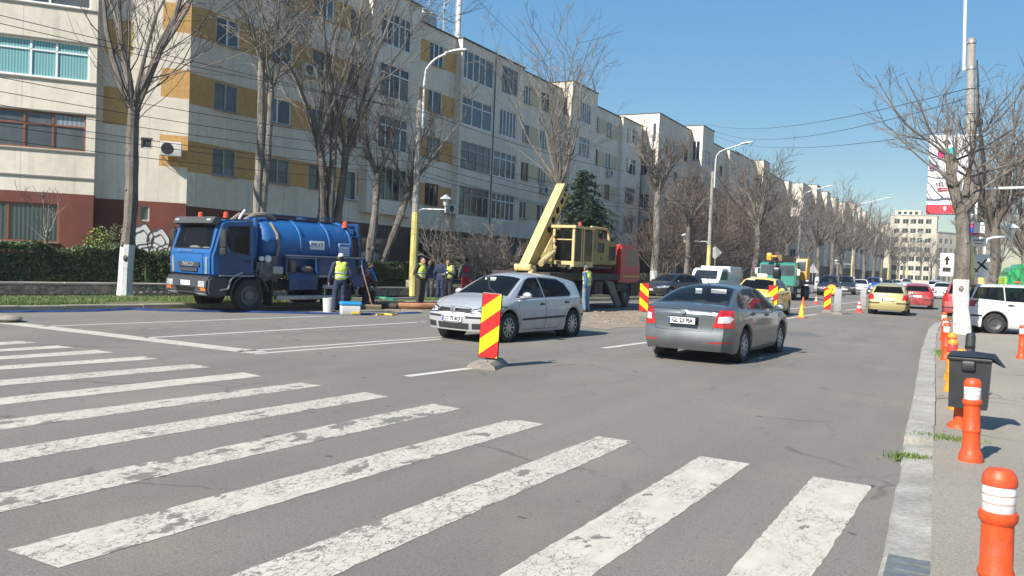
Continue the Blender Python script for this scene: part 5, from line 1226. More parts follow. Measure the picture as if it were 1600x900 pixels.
SUV = dict(HATCH); SUV.update(H=1.66, W=1.8, r=.345, sill=.27, top=[(x, z+.17*sm((x+2.3)/.8)*sm((1.35-x)/.5)+.09) for x, z in GOLF['top']], belt=[(x, z+.1) for x, z in GOLF['belt']],
 side_win=[(n, [(x, z+.10+.13*(z > 1.2)) for x, z in p]) for n, p in GOLF['side_win']], rw=('x',1.16,1.5,.62,.54), mz=1.12, tl=[(.6,.8),(.66,1.1),(.95,1.1),(.95,.8)], doors=[[(x, z+.07) for x, z in p] for p in GOLF['doors']], roofw=.6)
WAGON = dict(HATCH); WAGON.update(L=4.5, H=1.56, W=1.76, xf=1.35, xr=-1.4, r=.315, roofw=.62,
 top=[(-2.25,.95),(-2.22,1.1),(-2.12,1.3),(-2.02,1.46),(-1.9,1.52),(-1.3,1.55),(-.4,1.56),(.1,1.53),(.35,1.48),(.62,1.34),(.95,1.14),(1.2,1.0),(1.32,.97),(1.7,.92),(2.0,.84),(2.18,.76),(2.25,.68)],
 belt=[(-2.25,.93),(-1.8,1.03),(-1,1.02),(0,.98),(.9,.94),(1.4,.88),(1.8,.80),(2.25,.62)],
 side_win=[('f',[(-.05,1.02),(-.05,1.43),(.22,1.42),(.42,1.36),(.95,1.01)]),('r',[(-1.10,1.04),(-1.10,1.44),(-.12,1.44),(-.12,1.02)]),('q',[(-2.0,1.10),(-1.86,1.42),(-1.17,1.44),(-1.17,1.05)])],
 ws=(1.17,.42,.66,.54), rw=('x',1.12,1.46,.62,.54), hood=(1.28,2.1,.66,.56), doors=[[(-.085,.26),(-.085,.97),(.98,.94),(.93,.45),(.88,.26)],[(-.105,.26),(-.105,.97),(-1.14,.99),(-1.02,.72),(-.95,.4),(-.85,.26)]], handles=[(.05,.88),(-.98,.90)], boot=[(-.58,.6),(.58,.6),(.64,.9),(-.64,.9)], mx=.78, tl=[(.66,.82),(.68,1.02),(.79,1.02),(.79,.82)])
SILV = paint('silver_paint', (.46,.475,.49), .45, .36); GREYP = paint('grey_silver_paint', (.10,.117,.13), .55, .28); GOLDP = paint('champagne_gold_paint', (.47,.40,.16), .35, .36); REDC = paint('red_paint', (.36,.025,.03), .1, .3)
YTAXI = paint('taxi_yellow_paint', (.74,.54,.10), 0, .35); WHT = paint('white_car_paint', (.64,.65,.66), 0, .3); BLKC = paint('black_car_paint', (.012,.014,.02), .2, .25); NAVY = paint('navy_paint', (.015,.022,.04), .3, .3); BLUEC = paint('bright_blue_paint', (.02,.08,.36), .2, .3)
# silver hatchback coming towards us
fl, rl = G(793,535), G(900,525); hd = (fl-rl); ang = math.atan2(hd.y, hd.x); fw = Vector((math.cos(ang), math.sin(ang), 0)); lf = Vector((-fw.y, fw.x, 0))
gpos = fl-fw*1.22-lf*(.88-.06)
golf = car('hatchback', 'silver five-door hatchback driving towards the crossing, driver inside', 'car', GOLF, SILV, (gpos.x,gpos.y,0), ang, plate='CT 79 BCF', plate_r='CT 79 BCF', near=True)
b = MB(); b.lathe([(.001,.012),(.052,.012),(.068,.006),(.07,0)], 20, 'x'); o = b.build('badge', CHROME, golf); o.location = (2.09,0,.675)
text('badge_letter', 'V', .062, INK, o, (.014,0,.02), (R(90),0,R(90)), .001); text('badge_letter', 'W', .062, INK, o, (.014,0,-.022), (R(90),0,R(90)), .001)
b = MB()
for y, z, w_, h in ((-.14,1.315,.2,.09),(-.30,1.315,.07,.05)): b.box((.575,y,z), (.01,w_,h), Matrix.Rotation(R(-28),3,'Y'))
b.build('windscreen_sticker', M('pale_sticker', (.5,.6,.5), rough=.6), golf)
b = MB()
for s in (.03,-.03): b.box((2.07,0,.665+s*.9), (.02,.86,.008))
b.build('grille_bar', BLKG, golf)
# grey liftback driving away
sr, sf = G(1160,566), G(1212,552); hd = sf-sr; ang = math.atan2(hd.y, hd.x); fw = Vector((math.cos(ang), math.sin(ang), 0)); lf = Vector((-fw.y, fw.x, 0))
sp_ = sr+fw*1.225+lf*(.885-.06)
octa = car('sedan', 'grey liftback sedan driving away down the right lane', 'car', OCTA, GREYP, (sp_.x,sp_.y,0), ang, plate='GL 23 PIA', plate_r='GL 23 PIA', near=True)
b = MB(); b.tube([(-.9,0,1.41),(-1.1,0,1.62)], [.008,.004], 5); b.build('aerial', BLKP, octa)
b = MB(); b.lathe([(.001,-.01),(.04,-.008),(.05,0)], 14, 'x'); o = b.build('badge', CHROME, octa); o.location = (-2.27,0,.93)
text('model_lettering', 'OCTAVIA', .045, CHROME, octa, (-2.245,-.43,.91), (R(90),0,R(-90)), .002)
b = MB(); b.tube([(-2.1,.55,.22),(-2.24,.55,.22)], .035, 10); b.build('exhaust', STEELW, octa)
b = MB(); b.box((-1.2,.1,1.3), (.01,.13,.1)); b.box((-1.15,-.28,1.31), (.01,.3,.08)); b.build('window_sticker', M('white_sticker', (.6,.62,.62), rough=.5), octa)
pr_ = MB(); pr_.box((-2.258,0,.775), (.02,.57,.145)); pr_.build('plate_recess', BLKG, octa)
# taxi coming towards us
p = G(1231,493); taxi = car('taxi', 'dusty yellow taxi sedan with roof sign in front of the green crane truck', 'taxi', LOGAN, YTAXI, (p.x-.95,p.y-.7,0), R(-91), near=False)
b = MB(); b.bev((0,0,.07), (.18,.42,.15), .05); o = b.build('roof_sign', M('white_sign_plastic', (.7,.7,.66), rough=.4), taxi); o.location = (0,0,1.52); text('sign_lettering', 'TAXI', .11, INK, o, (.095,0,.07), (R(90),0,R(90)), .002)
text('window_lettering', 'TAXI', .13, M('white_vinyl', (.7,.7,.7), rough=.5), taxi, (.56,-.3,1.42), (R(62),0,R(90)), .002)
# cars ahead
p = G(1388,492.5); car('hatchback', 'pale gold hatchback seen from behind ahead in the lane', 'car', HATCH, GOLDP, (p.x-.1,p.y+2.0,0), R(91.5), glass=DARKGLASS)
p = G(1434,483); car('hatchback', 'red hatchback seen from behind right of the pale gold one', 'car', HATCH, REDC, (p.x-.15,p.y+2.0,0), R(92), glass=DARKGLASS)
car('parked_suv', 'red and dark car parked by the kerb hidden behind the whitewashed trunk', 'car', SUV, REDC, (.35,41.8,0), R(86), glass=DARKGLASS)
p = G(1472,467); car('sedan', 'distant white car driving away, nearest to the whitewashed trunk', 'car', LOGAN, WHT, (p.x,p.y,0), R(90), glass=DARKGLASS)
p = G(1460,460); car('hatchback', 'distant silver car farther up the street left of the white one', 'car', SUV, SILV, (p.x,p.y,0), R(90), glass=DARKGLASS)
# parked along the left, far
GP = 'cars parked far along the left kerb'
for (u, v, sp2, pmat, lab, rz) in ((1296,462.5,SUV,NAVY,'dark car with open tailgate look parked nearest in the far left row',-86),(1322,460.5,SUV,BLKC,'black car parked second in the far left row',-86),(1346,458.8,HATCH,WHT,'white car parked third in the far left row',-88),(1366,457.5,SUV,BLUEC,'bright blue car parked fourth in the far left row',-88),(1388,453.5,HATCH,BLKC,'small dark car beyond the blue one in the far left row',-90),(1402,451.5,HATCH,WHT,'small white car far beyond the blue one',-90),(1418,450.2,SUV,SILV,'small silver car at the far end of the left row',-90)):
    p = G(u, v); car('parked_car', lab, 'car', sp2, pmat, (p.x-.3,p.y+2,0), R(rz), glass=DARKGLASS, group=GP)
car('parked_car', 'black car parked slantwise behind the grey sedan near the whitewashed tree', 'car', HATCH, BLKC, (AY(1052,450,47).x,47.0,0), R(-112), glass=DARKGLASS)
# white wagon on the right
p = G(1553,521.5,.1); hdg = R(17); fw = Vector((math.cos(hdg), math.sin(hdg), 0)); lf = Vector((-fw.y, fw.x, 0)); q = p+fw*1.4+lf*.82
car('estate_car', 'white estate car parked on the right pavement, tail to the street', 'car', WAGON, WHT, (q.x,q.y,.1), hdg, rim='steel', glass=DARKGLASS)
# white van with a box body, behind the grey sedan
def van(label, loc, rz):
    t = thing('van', label, 'van', loc, rz); bm = bmesh.new(); prof = [(1.9,.45),(1.95,.9),(1.55,1.12),(.95,1.78),(.7,1.86),(-.55,1.88),(-.6,.4)]
    vs = [bm.verts.new((x,y,z)) for y in (-.9,.9) for x, z in prof]; n = len(prof)
    bm.faces.new(vs[:n][::-1]); bm.faces.new(vs[n:])
    for i in range(n): bm.faces.new((vs[i], vs[(i+1)%n], vs[n+(i+1)%n], vs[n+i]))
    bmesh.ops.recalc_face_normals(bm, faces=bm.faces); bmesh.ops.bevel(bm, geom=list(bm.edges), offset=.06, segments=2, affect='EDGES'); bm.normal_update()
    bm_obj(extract(bm, [(-.74,1.2),(.74,1.2),(.66,1.72),(-.66,1.72)], 'x', lambda c, nn: nn.x > .4), 'windscreen', G_DARK, t)
    for s in (1,-1):
        bm_obj(extract(bm, [(-.3,1.15),(1.2,1.15),(.8,1.7),(-.3,1.72)], 'y', lambda c, nn: nn.y*s > .5), 'side_window', BLKG, t)
        bm_obj(extract(bm, [(.55*s,.7),(.82*s,.7),(.82*s,.92),(.55*s,.9)], 'x', lambda c, nn: nn.x > .3), 'headlight', HLAMP, t)
    bm_obj(bm, 'cab', WHT, t); MB().bev((-2.0,0,1.3), (2.7,1.9,1.4), .03).build('cargo_box', WHT, t); MB().box((-.6,0,.42), (4.2,1.0,.2)).build('chassis', BLKP, t)
    b = MB()
    for i in range(5): b.box((-.62,-.93,.95+.2*i), (.03,.1,.05))
    b.build('ladder_rung', BLKP, t)
    for x in (1.25,-2.2):
        for s in (1,-1): wheel(t, x, .8*s, .33, .2, 'steel')
van('white van with a box body parked behind the grey sedan', (AY(1112,440,51).x,51.0,0), R(-92))
# ================================================================ lorries
def shell(prof, y0, y1, bev=.06, seg=2):
    bm = bmesh.new(); n = len(prof); vs = [bm.verts.new((x,y,z)) for y in (y0,y1) for x, z in prof]
    bm.faces.new(vs[:n][::-1]); bm.faces.new(vs[n:])
    for i in range(n): bm.faces.new((vs[i], vs[(i+1)%n], vs[n+(i+1)%n], vs[n+i]))
    bmesh.ops.recalc_face_normals(bm, faces=bm.faces)
    if bev: bmesh.ops.bevel(bm, geom=list(bm.edges), offset=bev, segments=seg, affect='EDGES', clamp_overlap=True)
    bm.normal_update(); return bm
def cut(bm, poly, ax, cond, nm, mat, parent, trim=.03, push=0, tm=None):
    if trim:
        o = extract(bm, grow_poly(poly, trim), ax, cond)
        if o is None: return None
        i = extract(o, poly, ax, lambda c, n: True); f = bm_obj(o, nm+'_trim', tm or BLKG, parent); return bm_obj(i, nm, mat, f, push=push)
    return bm_obj(extract(bm, poly, ax, cond), nm, mat, parent, push=push)
BLUT = paint('truck_blue_paint', (.002,.085,.265), .0, .5, .15, .18); BLUT2 = M('truck_blue_panel', (.004,.04,.13), rough=.5, var=.15, coat=.3)
GRYP = M('dark_grey_plastic', (.045,.047,.05), rough=.6, var=.15); FRAME = M('chassis_black', (.018,.018,.02), rough=.7, var=.3, scale=6)
ALU = M('aluminium_step', (.33,.33,.33), rough=.45, metal=.5, var=.2, scale=8); HOSEG = M('grey_brown_hose', (.20,.16,.12), rough=.75, var=.2); BEAC = M('orange_beacon', (.66,.07,.02), rough=.15, coat=.8, var=.1)
MACH = M('greasy_machine_metal', (.10,.10,.105), rough=.5, metal=.4, var=.5, scale=9); WHT2 = M('white_gauge', (.6,.6,.58), rough=.4)
def bigwheel(t, x, y, r, wd, mat=None):
    s = 1 if y > 0 else -1; h = wd/2; o = s*h
    b = MB(); b.lathe([(r*.62,-h*.8),(r*.62,h*.8)], 24, 'y'); b.lathe([(r*.62,o*.85),(r*.56,o*.95),(r*.5,o*.35),(r*.28,o*.30),(r*.27,o*.75),(r*.17,o*.85),(.001,o*.86)], 24, 'y')
    for k in range(8): a = 6.2832*k/8; b.tube([(r*.36*math.cos(a),o*.3,r*.36*math.sin(a)),(r*.36*math.cos(a),o*.5,r*.36*math.sin(a))], .022, 5)
    w_ = b.build('wheel', mat or M('dusty_steel_rim', (.13,.125,.12), rough=.6, metal=.3, var=.2), t); w_.location = (x,y,r)
    c = MB(); c.lathe([(r*.6,-h*.9),(r*.78,-h),(r*.93,-h*.96),(r,-h*.75),(r,-h*.3),(r*.985,-h*.28),(r*.985,-h*.2),(r,-h*.18),(r,h*.18),(r*.985,h*.2),(r*.985,h*.28),(r,h*.3),(r,h*.75),(r*.93,h*.96),(r*.78,h),(r*.6,h*.9),(r*.6,-h*.9)], 32, 'y'); c.build('tyre', RUB, w_); return w_
# ---- blue vacuum truck; origin below the front axle, x forward
fa = G(387,487.5); hv = Vector((-.145,-.989,0)); ang = math.atan2(hv.y, hv.x); lf = Vector((-hv.y, hv.x, 0)); vo = fa-lf*.98
vt = thing('vacuum_truck', 'blue vacuum tanker truck parked facing the crossing on the left', 'truck', (vo.x,vo.y,0), ang)
bm = shell([(1.22,.98),(1.25,1.55),(1.18,1.74),(.98,2.46),(.84,2.56),(-.05,2.62),(-.14,2.5),(-.14,.98)], -1.04, 1.04, .07, 3)
fr = lambda c, n: n.x > .35
cut(bm, [(-.86,1.76),(.86,1.76),(.80,2.40),(-.80,2.40)], 'x', fr, 'windscreen', CARGLASS, vt, .035)
cut(bm, [(-.66,1.05),(.66,1.05),(.62,1.60),(-.62,1.60)], 'x', fr, 'front_panel', BLUT, vt, .008, .012)
for s in (1,-1):
    cd = (lambda s: (lambda c, n: n.y*s > .6))(s)
    cut(bm, [(.06,1.62),(.62,1.70),(.80,1.95),(.72,2.36),(.06,2.40)], 'y', cd, 'side_window', CARGLASS, vt, .03)
    d_ = cut(bm, [(-.02,1.02),(-.02,1.60),(.80,1.66),(.98,1.60),(1.0,1.1),(.9,1.02)], 'y', cd, 'door', BLUT2, vt, .008)
    if d_: h = MB().bev((.08,1.05*s,1.42), (.2,.03,.05), .01).build('door_handle', BLKP, d_)
    cut(bm, [(.74*s,1.06),(.86*s,1.06),(.86*s,1.52),(.78*s,1.5)], 'x', fr, 'corner_vent', ALU, vt, 0, .01)
bm_obj(bm, 'cab', BLUT, vt, 30)
# cab interior
b = MB(); b.box((.3,0,1.1), (1.1,1.9,.2)); b.bev((.85,0,1.62), (.3,1.8,.22), .04)
for y in (.55,-.55): b.bev((.18,y,1.38), (.45,.5,.35), .05); b.bev((.0,y,1.8), (.14,.48,.7), .05)
b.build('cab_interior', SEAT, vt); b = MB(); b.ell((.86,-.35,1.76), (.1,.25,.07), 8, 6); b.ell((.88,.25,1.75), (.08,.2,.05), 8, 6); b.build('dashboard_clutter', M('crumpled_cloth', (.35,.36,.33), rough=.9), vt)
# visor, bumper, lamps
b = MB(); V = [(1.03,-.98,2.40),(1.03,.98,2.40),(1.20,.95,2.44),(1.20,-.95,2.44),(.88,-.98,2.6),(.88,.98,2.6),(1.08,.95,2.62),(1.08,-.95,2.62)]; b.add(V, [(0,1,2,3),(4,7,6,5),(3,2,6,7),(0,4,5,1),(0,3,7,4),(1,5,6,2)]); vis = b.build('sun_visor', GRYP, vt); 
for y in (.78,-.78): MB().bev((1.16,y,2.53), (.06,.2,.06), .015).build('marker_lamp', HLAMP, vis)
bu = shell([(1.0,.42),(1.30,.46),(1.36,.62),(1.33,.93),(1.2,1.0),(.62,1.0),(.66,.7),(.75,.42)], -1.05, 1.05, .06, 2)
for s in (1,-1):
    cut(bu, [(.62*s,.70),(.92*s,.70),(.92*s,.86),(.62*s,.86)], 'x', fr, 'headlight', HLAMP, vt, .01, .006)
    cut(bu, [(.72*s,.60),(.94*s,.60),(.94*s,.68),(.72*s,.68)], 'x', fr, 'indicator', ORANGEL, vt, 0, .004)
    cut(bu, [(.5*s,.47),(.9*s,.47),(.9*s,.525),(.5*s,.525)], 'x', lambda c, n: n.x > .1, 'fog_lamp', PLATEW, vt, 0, .004)
cut(bu, [(-.42,.56),(.42,.56),(.52,.69),(-.52,.69)], 'x', fr, 'lower_grille', BLKG, vt, 0, -.01)
bm_obj(bu, 'bumper', GRYP, vt, 30)
b = MB(); b.box((1.265,0,1.30), (.03,1.05,.13)); b.box((1.262,0,1.155), (.03,.86,.09)); gr_ = b.build('grille', GRYP, vt)
text('brand_lettering', 'IVECO', .16, M('pale_lettering', (.55,.56,.57), rough=.3, metal=.5), vt, (1.285,0,1.30), (R(90),0,R(90)), .006, xs=1.15)
text('model_lettering', 'EUROCARGO', .09, M('muted_lettering', (.18,.26,.42), rough=.4), vt, (1.235,-.25,1.675), (R(80),0,R(90)), .003, xs=1.3)
pl = MB().bev((1.355,0,.785), (.02,.5,.13), .004).build('number_plate', PLATEW, vt); MB().box((1.367,-.225,.785), (.004,.045,.12)).build('country_band', PLATEB, pl)
for y, s in ((.62,1),(-.62,1)):
    b = MB(); b.lathe([(.075,0),(.075,.03),(.065,.05),(.065,.14),(.045,.165),(.001,.17)], 14, 'z', (.55,y,2.62)); b.build('beacon', BEAC, vt)
b = MB(); b.tube([(.35,.95,2.6),(.3,.98,2.72),(.2,1.0,2.86)], .035, 7); b.build('snorkel', WHT2, vt); b = MB(); b.tube([(-.1,.98,2.58),(.6,1.0,2.5)], .02, 5); b.build('roof_rail', ALU, vt)
for s in (1,-1):
    b = MB(); b.bev((1.0,1.22*s,2.02), (.12,.24,.50), .04); b.bev((1.0,1.22*s,1.68), (.12,.24,.22), .04); b.tube([(.95,1.0*s,2.36),(1.0,1.16*s,2.34),(1.0,1.22*s,2.25)], .02, 6); b.tube([(.95,1.03*s,1.6),(1.0,1.2*s,1.58)], .02, 6); b.build('wing_mirror', BLKP, vt)
# wheel arch, steps under the door, silver guard
b = MB(); n = 12
for k in range(n):
    a0, a1 = math.pi*k/n*.94, math.pi*(k+1)/n*.94
    for s in (1,-1):
        P = [(.60*math.cos(a0),.46+.60*math.sin(a0)),(.60*math.cos(a1),.46+.60*math.sin(a1)),(.64*math.cos(a1),.46+.64*math.sin(a1)),(.64*math.cos(a0),.46+.64*math.sin(a0))]; b.prism(P, .36*-s, 'y', 1.07*s)
b.build('mudguard', GRYP, vt)
b = MB(); b.tube([(.98,1.06,.62),(.72,1.08,.66),(.66,1.08,.9),(.5,1.08,1.04),(.28,1.08,1.11)], .03, 7); b.tube([(1.0,1.06,1.02),(-.12,1.06,1.02)], .022, 6); b.build('step_guard', ALU, vt)
b = MB(); b.box((.95,0,.75), (.5,1.9,.5)); b.build('cab_step', FRAME, vt); MB().box((-.72,.9,.55), (.05,.4,.75)).build('mud_flap', FRAME, vt)
for x, r_ in ((0,.47),(-3.35,.47)):
    for s in (1,-1): bigwheel(vt, x, .92*s, r_, .27)
    if x < -1:
        for s in (1,-1): bigwheel(vt, x, .63*s, r_, .24)
b = MB(); b.box((-1.85,.4,.72), (5.4,.1,.24)); b.box((-1.85,-.4,.72), (5.4,.1,.24)); b.box((0,0,.5), (.18,1.7,.16)); b.box((-3.35,0,.5), (.25,1.4,.22)); b.box((-1.2,0,.75), (1.6,1.5,.3)); b.build('chassis', FRAME, vt)
# tank
tk = MB(); tk.lathe([(.001,-.52),(.3,-.55),(.58,-.62),(.75,-.73),(.80,-.88),(.80,-3.85),(.77,-4.02),(.6,-4.16),(.3,-4.22),(.001,-4.24)], 40, 'x', (0,0,1.93)); tank = tk.build('tank', BLUT, vt, 50)
b = MB()
for x in (-1.95,-3.05,-3.92): b.lathe([(.80,x-.05),(.835,x-.04),(.835,x+.04),(.80,x+.05)], 40, 'x', (0,0,1.93))
b.build('tank_rib', BLUT, tank)
b = MB(); b.box((-2.4,0,2.75), (2.6,.5,.04)); b.lathe([(.2,0),(.2,.09),(.001,.1)], 16, 'z', (-2.6,0,2.74)); b.tube([(-1.2,.3,2.72),(-1.2,.3,2.84),(-3.8,.3,2.84),(-3.8,.3,2.72)], .018, 5); b.build('top_walkway', BLUT2, tank)
b = MB(); b.tube([(-1.02,.52,2.58),(-1.08,.76,2.25),(-1.08,.84,1.9),(-1.05,.82,1.6)], .045, 8); b.tube([(-.35,.2,2.6),(-.6,.3,2.78),(-1.0,.3,2.82),(-1.35,.25,2.70)], .075, 8); b.tube([(-.2,-.3,2.55),(-.45,-.2,2.78),(-.9,-.2,2.80)], .07, 8); b.build('suction_hose', HOSEG, vt)
b = MB(); b.lathe([(.001,.95),(.16,1.0),(.24,1.15),(.24,2.25),(.18,2.42),(.001,2.46)], 16, 'z', (-.42,.35,.12)); b.tube([(-.42,.35,2.5),(-.42,.35,2.72)], .07, 8); b.tube([(-.42,.3,2.3),(-.7,.1,2.35)], .09, 8); b.tube([(-.3,.75,1.55),(-.32,.78,2.68)], .07, 8); b.build('cyclone', BLUT, vt)
b = MB(); b.box((-.62,.5,1.15), (.7,.9,.55)); b.bev((-.75,.88,1.12), (.38,.16,.24), .03); b.tube([(-.3,.95,.98),(-1.1,.95,.98)], .03, 6); b.tube([(-.35,.98,.6),(-.35,.98,1.2)], .03, 6); b.tube([(-.95,.95,.85),(-.95,.95,1.3)], .035, 6); b.box((-.9,.6,1.45), (.3,.6,.3)); b.build('pump', MACH, vt)
b = MB()
for x, r_ in ((-.38,.075),(-.60,.105)): b.lathe([(r_,.0),(r_,.06),(r_*.8,.08),(.001,.08)], 14, 'y', (x,.98,1.52))
b.build('gauge', WHT2, vt); b = MB(); b.bev((-.95,1.0,1.2), (.34,.12,.22), .02); b.build('valve_box', ALU, vt)
# lockers along the side
b = MB()
for s in (1,-1):
    b.box((-2.75,1.03*s,1.61), (3.15,.1,.05)); b.box((-1.21,.98*s,1.34), (.06,.2,.5)); b.box((-2.42,1.0*s,1.34), (.05,.16,.5)); b.box((-3.15,1.03*s,1.33), (1.42,.06,.52)); b.box((-4.3,.98*s,1.3), (.05,.2,.62)); b.box((-2.75,.7*s,1.34), (3.1,.04,.5)); b.box((-1.8,.86*s,1.12), (1.2,.3,.04)); b.box((-4.08,.86*s,1.08), (.45,.3,.04)); b.box((-4.08,1.03*s,.88), (.48,.05,.34))
b.build('locker_body', BLUT2, vt)
fl_ = MB(); fl_.bev((-1.86,1.06,.86), (1.06,.035,.46), .01); fl_.build('open_locker_flap', BLUT2, vt)
b = MB(); b.box((-1.86,1.055,1.585), (1.15,.03,.03)); b.box((-2.75,1.07,1.645), (3.15,.03,.03)); b.box((-3.05,1.06,1.04), (1.25,.03,.05)); b.build('trim_strip', ALU, vt)
b = MB(); b.bev((-2.05,1.0,.40), (2.3,.18,.12), .02); b.bev((-2.85,1.02,.72), (.45,.1,.12), .02); b.bev((-2.7,1.0,.5), (.05,.1,.5), .01); b.build('side_step', ALU, vt)
b = MB(); b.ell((-2.1,.9,1.24), (.24,.12,.1), 9, 6); b.bev((-1.55,.9,1.32), (.18,.14,.36), .03); b.build('locker_contents', M('mixed_gear', (.25,.22,.2), rough=.9, col2=(.12,.05,.05), scale=5), vt)
b = MB(); n = 9
for k in range(n):
    a0, a1 = math.pi*k/n, math.pi*(k+1)/n
    for s in (1,-1): b.prism([(-3.35+.58*math.cos(a0),.47+.58*math.sin(a0)),(-3.35+.58*math.cos(a1),.47+.58*math.sin(a1)),(-3.35+.61*math.cos(a1),.47+.61*math.sin(a1)),(-3.35+.61*math.cos(a0),.47+.61*math.sin(a0))], -.55*s, 'y', 1.05*s)
b.build('rear_mudguard', GRYP, vt)
b = MB(); b.box((-4.28,0,2.5), (.08,1.5,.5)); b.box((-4.1,.55,2.62), (.4,.05,.08)); b.tube([(-3.6,.62,2.35),(-4.3,.75,2.3)], .03, 6); b.box((-4.3,.75,1.9), (.08,.08,1.0)); b.build('rear_frame', BLUT2, vt)
b = MB(); b.lathe([(.085,0),(.085,.03),(.075,.05),(.075,.17),(.05,.2),(.001,.205)], 14, 'z', (-3.85,.55,2.60)); b.build('beacon', BEAC, vt)
sg = MB(); sg.bev((0,0,0), (.56,.02,.26), .005); o = sg.build('side_sign', PLATEW, vt); o.location = (-2.55,.80,1.98); o.rotation_euler = (R(4),0,0)
text('sign_lettering', 'MUT', .21, M('dark_sign_ink', (.06,.09,.16), rough=.5), o, (0,.0125,0), (R(90),0,R(180)), .002, xs=1.1)
sg = MB(); sg.bev((0,0,0), (.44,.02,.40), .005); o = sg.build('side_sign', M('pale_blue_sign', (.45,.55,.66), rough=.4), vt); o.location = (-3.62,.81,1.88); o.rotation_euler = (R(2),0,0)
b = MB(); b.box((0,.012,.14), (.38,.004,.07))
for i in range(4): b.box((0,.012,.02-.05*i), (.34,.004,.014))
b.build('sign_print', M('sign_print_blue', (.05,.12,.35), rough=.5), o)
# ---- yellow crane on a red lorry; x forward = up the street
CY = layer('faded_crane_yellow', (.46,.33,.10), (.26,.17,.08), 2.6, .54, .72, rough=.6, fine=.12, fscale=14); CYL = layer('pale_crane_yellow', (.50,.385,.17), (.28,.19,.09), 2.6, .56, .74, rough=.55, fine=.12, fscale=14)
CY2 = layer('olive_crane_panel', (.24,.195,.055), (.13,.09,.04), 2.2, .5, .7, rough=.6, fine=.12, fscale=14); REDT = M('lorry_red_paint', (.40,.022,.03), rough=.55, var=.12, scale=2, coat=.15); RUSTD = M('rusty_dark_metal', (.05,.04,.035), rough=.8, var=.5, scale=5)
ct = thing('crane_truck', 'yellow mobile crane on a red lorry working at the dig', 'crane truck', (-13.55,29.5,0), R(90))
# local: x = Y-29.5, y = -(X+13.55); near side y = -1.25
b = MB(); b.box((.3,0,.95), (9.0,1.0,.4)); b.box((-.5,0,1.28), (7.2,2.3,.26)); b.box((-1.0,0,.7), (2.2,1.9,.4)); b.build('chassis', RUSTD, ct)
for x in (3.2,-1.2,-2.5):
    for s in (1,-1): bigwheel(ct, x, 1.05*s, .5, .3)
bm = shell([(2.4,1.05),(2.4,2.5),(2.55,2.64),(4.35,2.64),(4.62,2.5),(4.86,1.8),(4.9,1.05)], -1.18, 1.18, .08, 2)
for s in (1,-1):
    cd = (lambda s: (lambda c, n: n.y*s > .6))(s)
    cut(bm, [(3.1,1.8),(4.6,1.8),(4.42,2.42),(3.1,2.46)], 'y', cd, 'side_window', BLKG, ct, .03)
    cut(bm, [(2.95,1.2),(4.6,1.2),(4.65,1.72),(2.95,1.72)], 'y', cd, 'door', REDT, ct, .012)
cut(bm, [(-1.0,1.8),(1.0,1.8),(.95,2.42),(-.95,2.42)], 'x', lambda c, n: n.x > .4, 'windscreen', G_DARK, ct, .04)
cut(bm, [(-.8,1.9),(.8,1.9),(.8,2.4),(-.8,2.4)], 'x', lambda c, n: n.x < -.6, 'rear_window', G_DARK, ct, .03)
bm_obj(bm, 'lorry_cab', REDT, ct, 30)
b = MB(); b.box((3.75,-1.195,1.32), (2.0,.02,.05)); b.build('cab_stripe', M('yellow_stripe', (.5,.35,.06), rough=.5), ct)
b = MB(); b.box((4.4,0,.72), (1.0,2.3,.5)); b.box((2.6,-1.05,.85), (1.0,.35,.3)); b.build('bumper', RUSTD, ct)
b = MB(); b.tube([(2.12,-.9,1.0),(2.1,-1.1,1.9),(2.1,-1.0,2.1),(2.1,-.5,2.1)], .05, 7); b.ell((2.6,-.4,2.74), (.16,.16,.13), 8, 6); b.build('air_intake', BLKP, ct)
# turntable and engine house
b = MB(); b.lathe([(1.0,1.38),(1.0,1.62)], 24, 'z', (-1.4,0,0), cap=True); b.box((-.6,0,1.66), (4.4,2.3,.1)); b.box((-3.0,-.1,1.58), (2.2,.7,.2)); b.build('turntable', RUSTD, ct)
hb = shell([(-.75,1.76),(-.75,2.72),(1.75,2.72),(1.95,2.6),(1.95,1.76)], -1.2, .95, .05, 2)
cd = lambda c, n: n.y < -.6
cut(hb, [(-.35,2.22),(.55,2.22),(.55,2.62),(-.35,2.62)], 'y', cd, 'vent', BLKP, ct, 0, -.02); cut(hb, [(1.1,1.95),(1.75,1.95),(1.75,2.5),(1.1,2.5)], 'y', cd, 'vent', RUSTD, ct, 0, -.02); cut(hb, [(.2,1.92),(.36,1.92),(.36,2.08),(.2,2.08)], 'y', cd, 'hatch', BLKG, ct, 0, -.01)
bm_obj(hb, 'engine_house', CY2, ct, 30)
b = MB(); b.box((.6,-.1,2.76), (2.2,1.6,.08)); b.build('house_lid', REDT, ct)
b = MB(); b.tube([(-.2,-.9,2.72),(-.2,-.9,3.12),(-.1,-.9,3.2),(1.45,-.9,3.2),(1.7,-.9,3.1),(1.75,-.9,2.72)], .055, 8); b.tube([(-.2,.6,2.72),(-.2,.6,3.12),(-.1,.6,3.2),(1.45,.6,3.2),(1.7,.6,3.1),(1.75,.6,2.72)], .055, 8); b.build('guard_rail', CYL, ct)
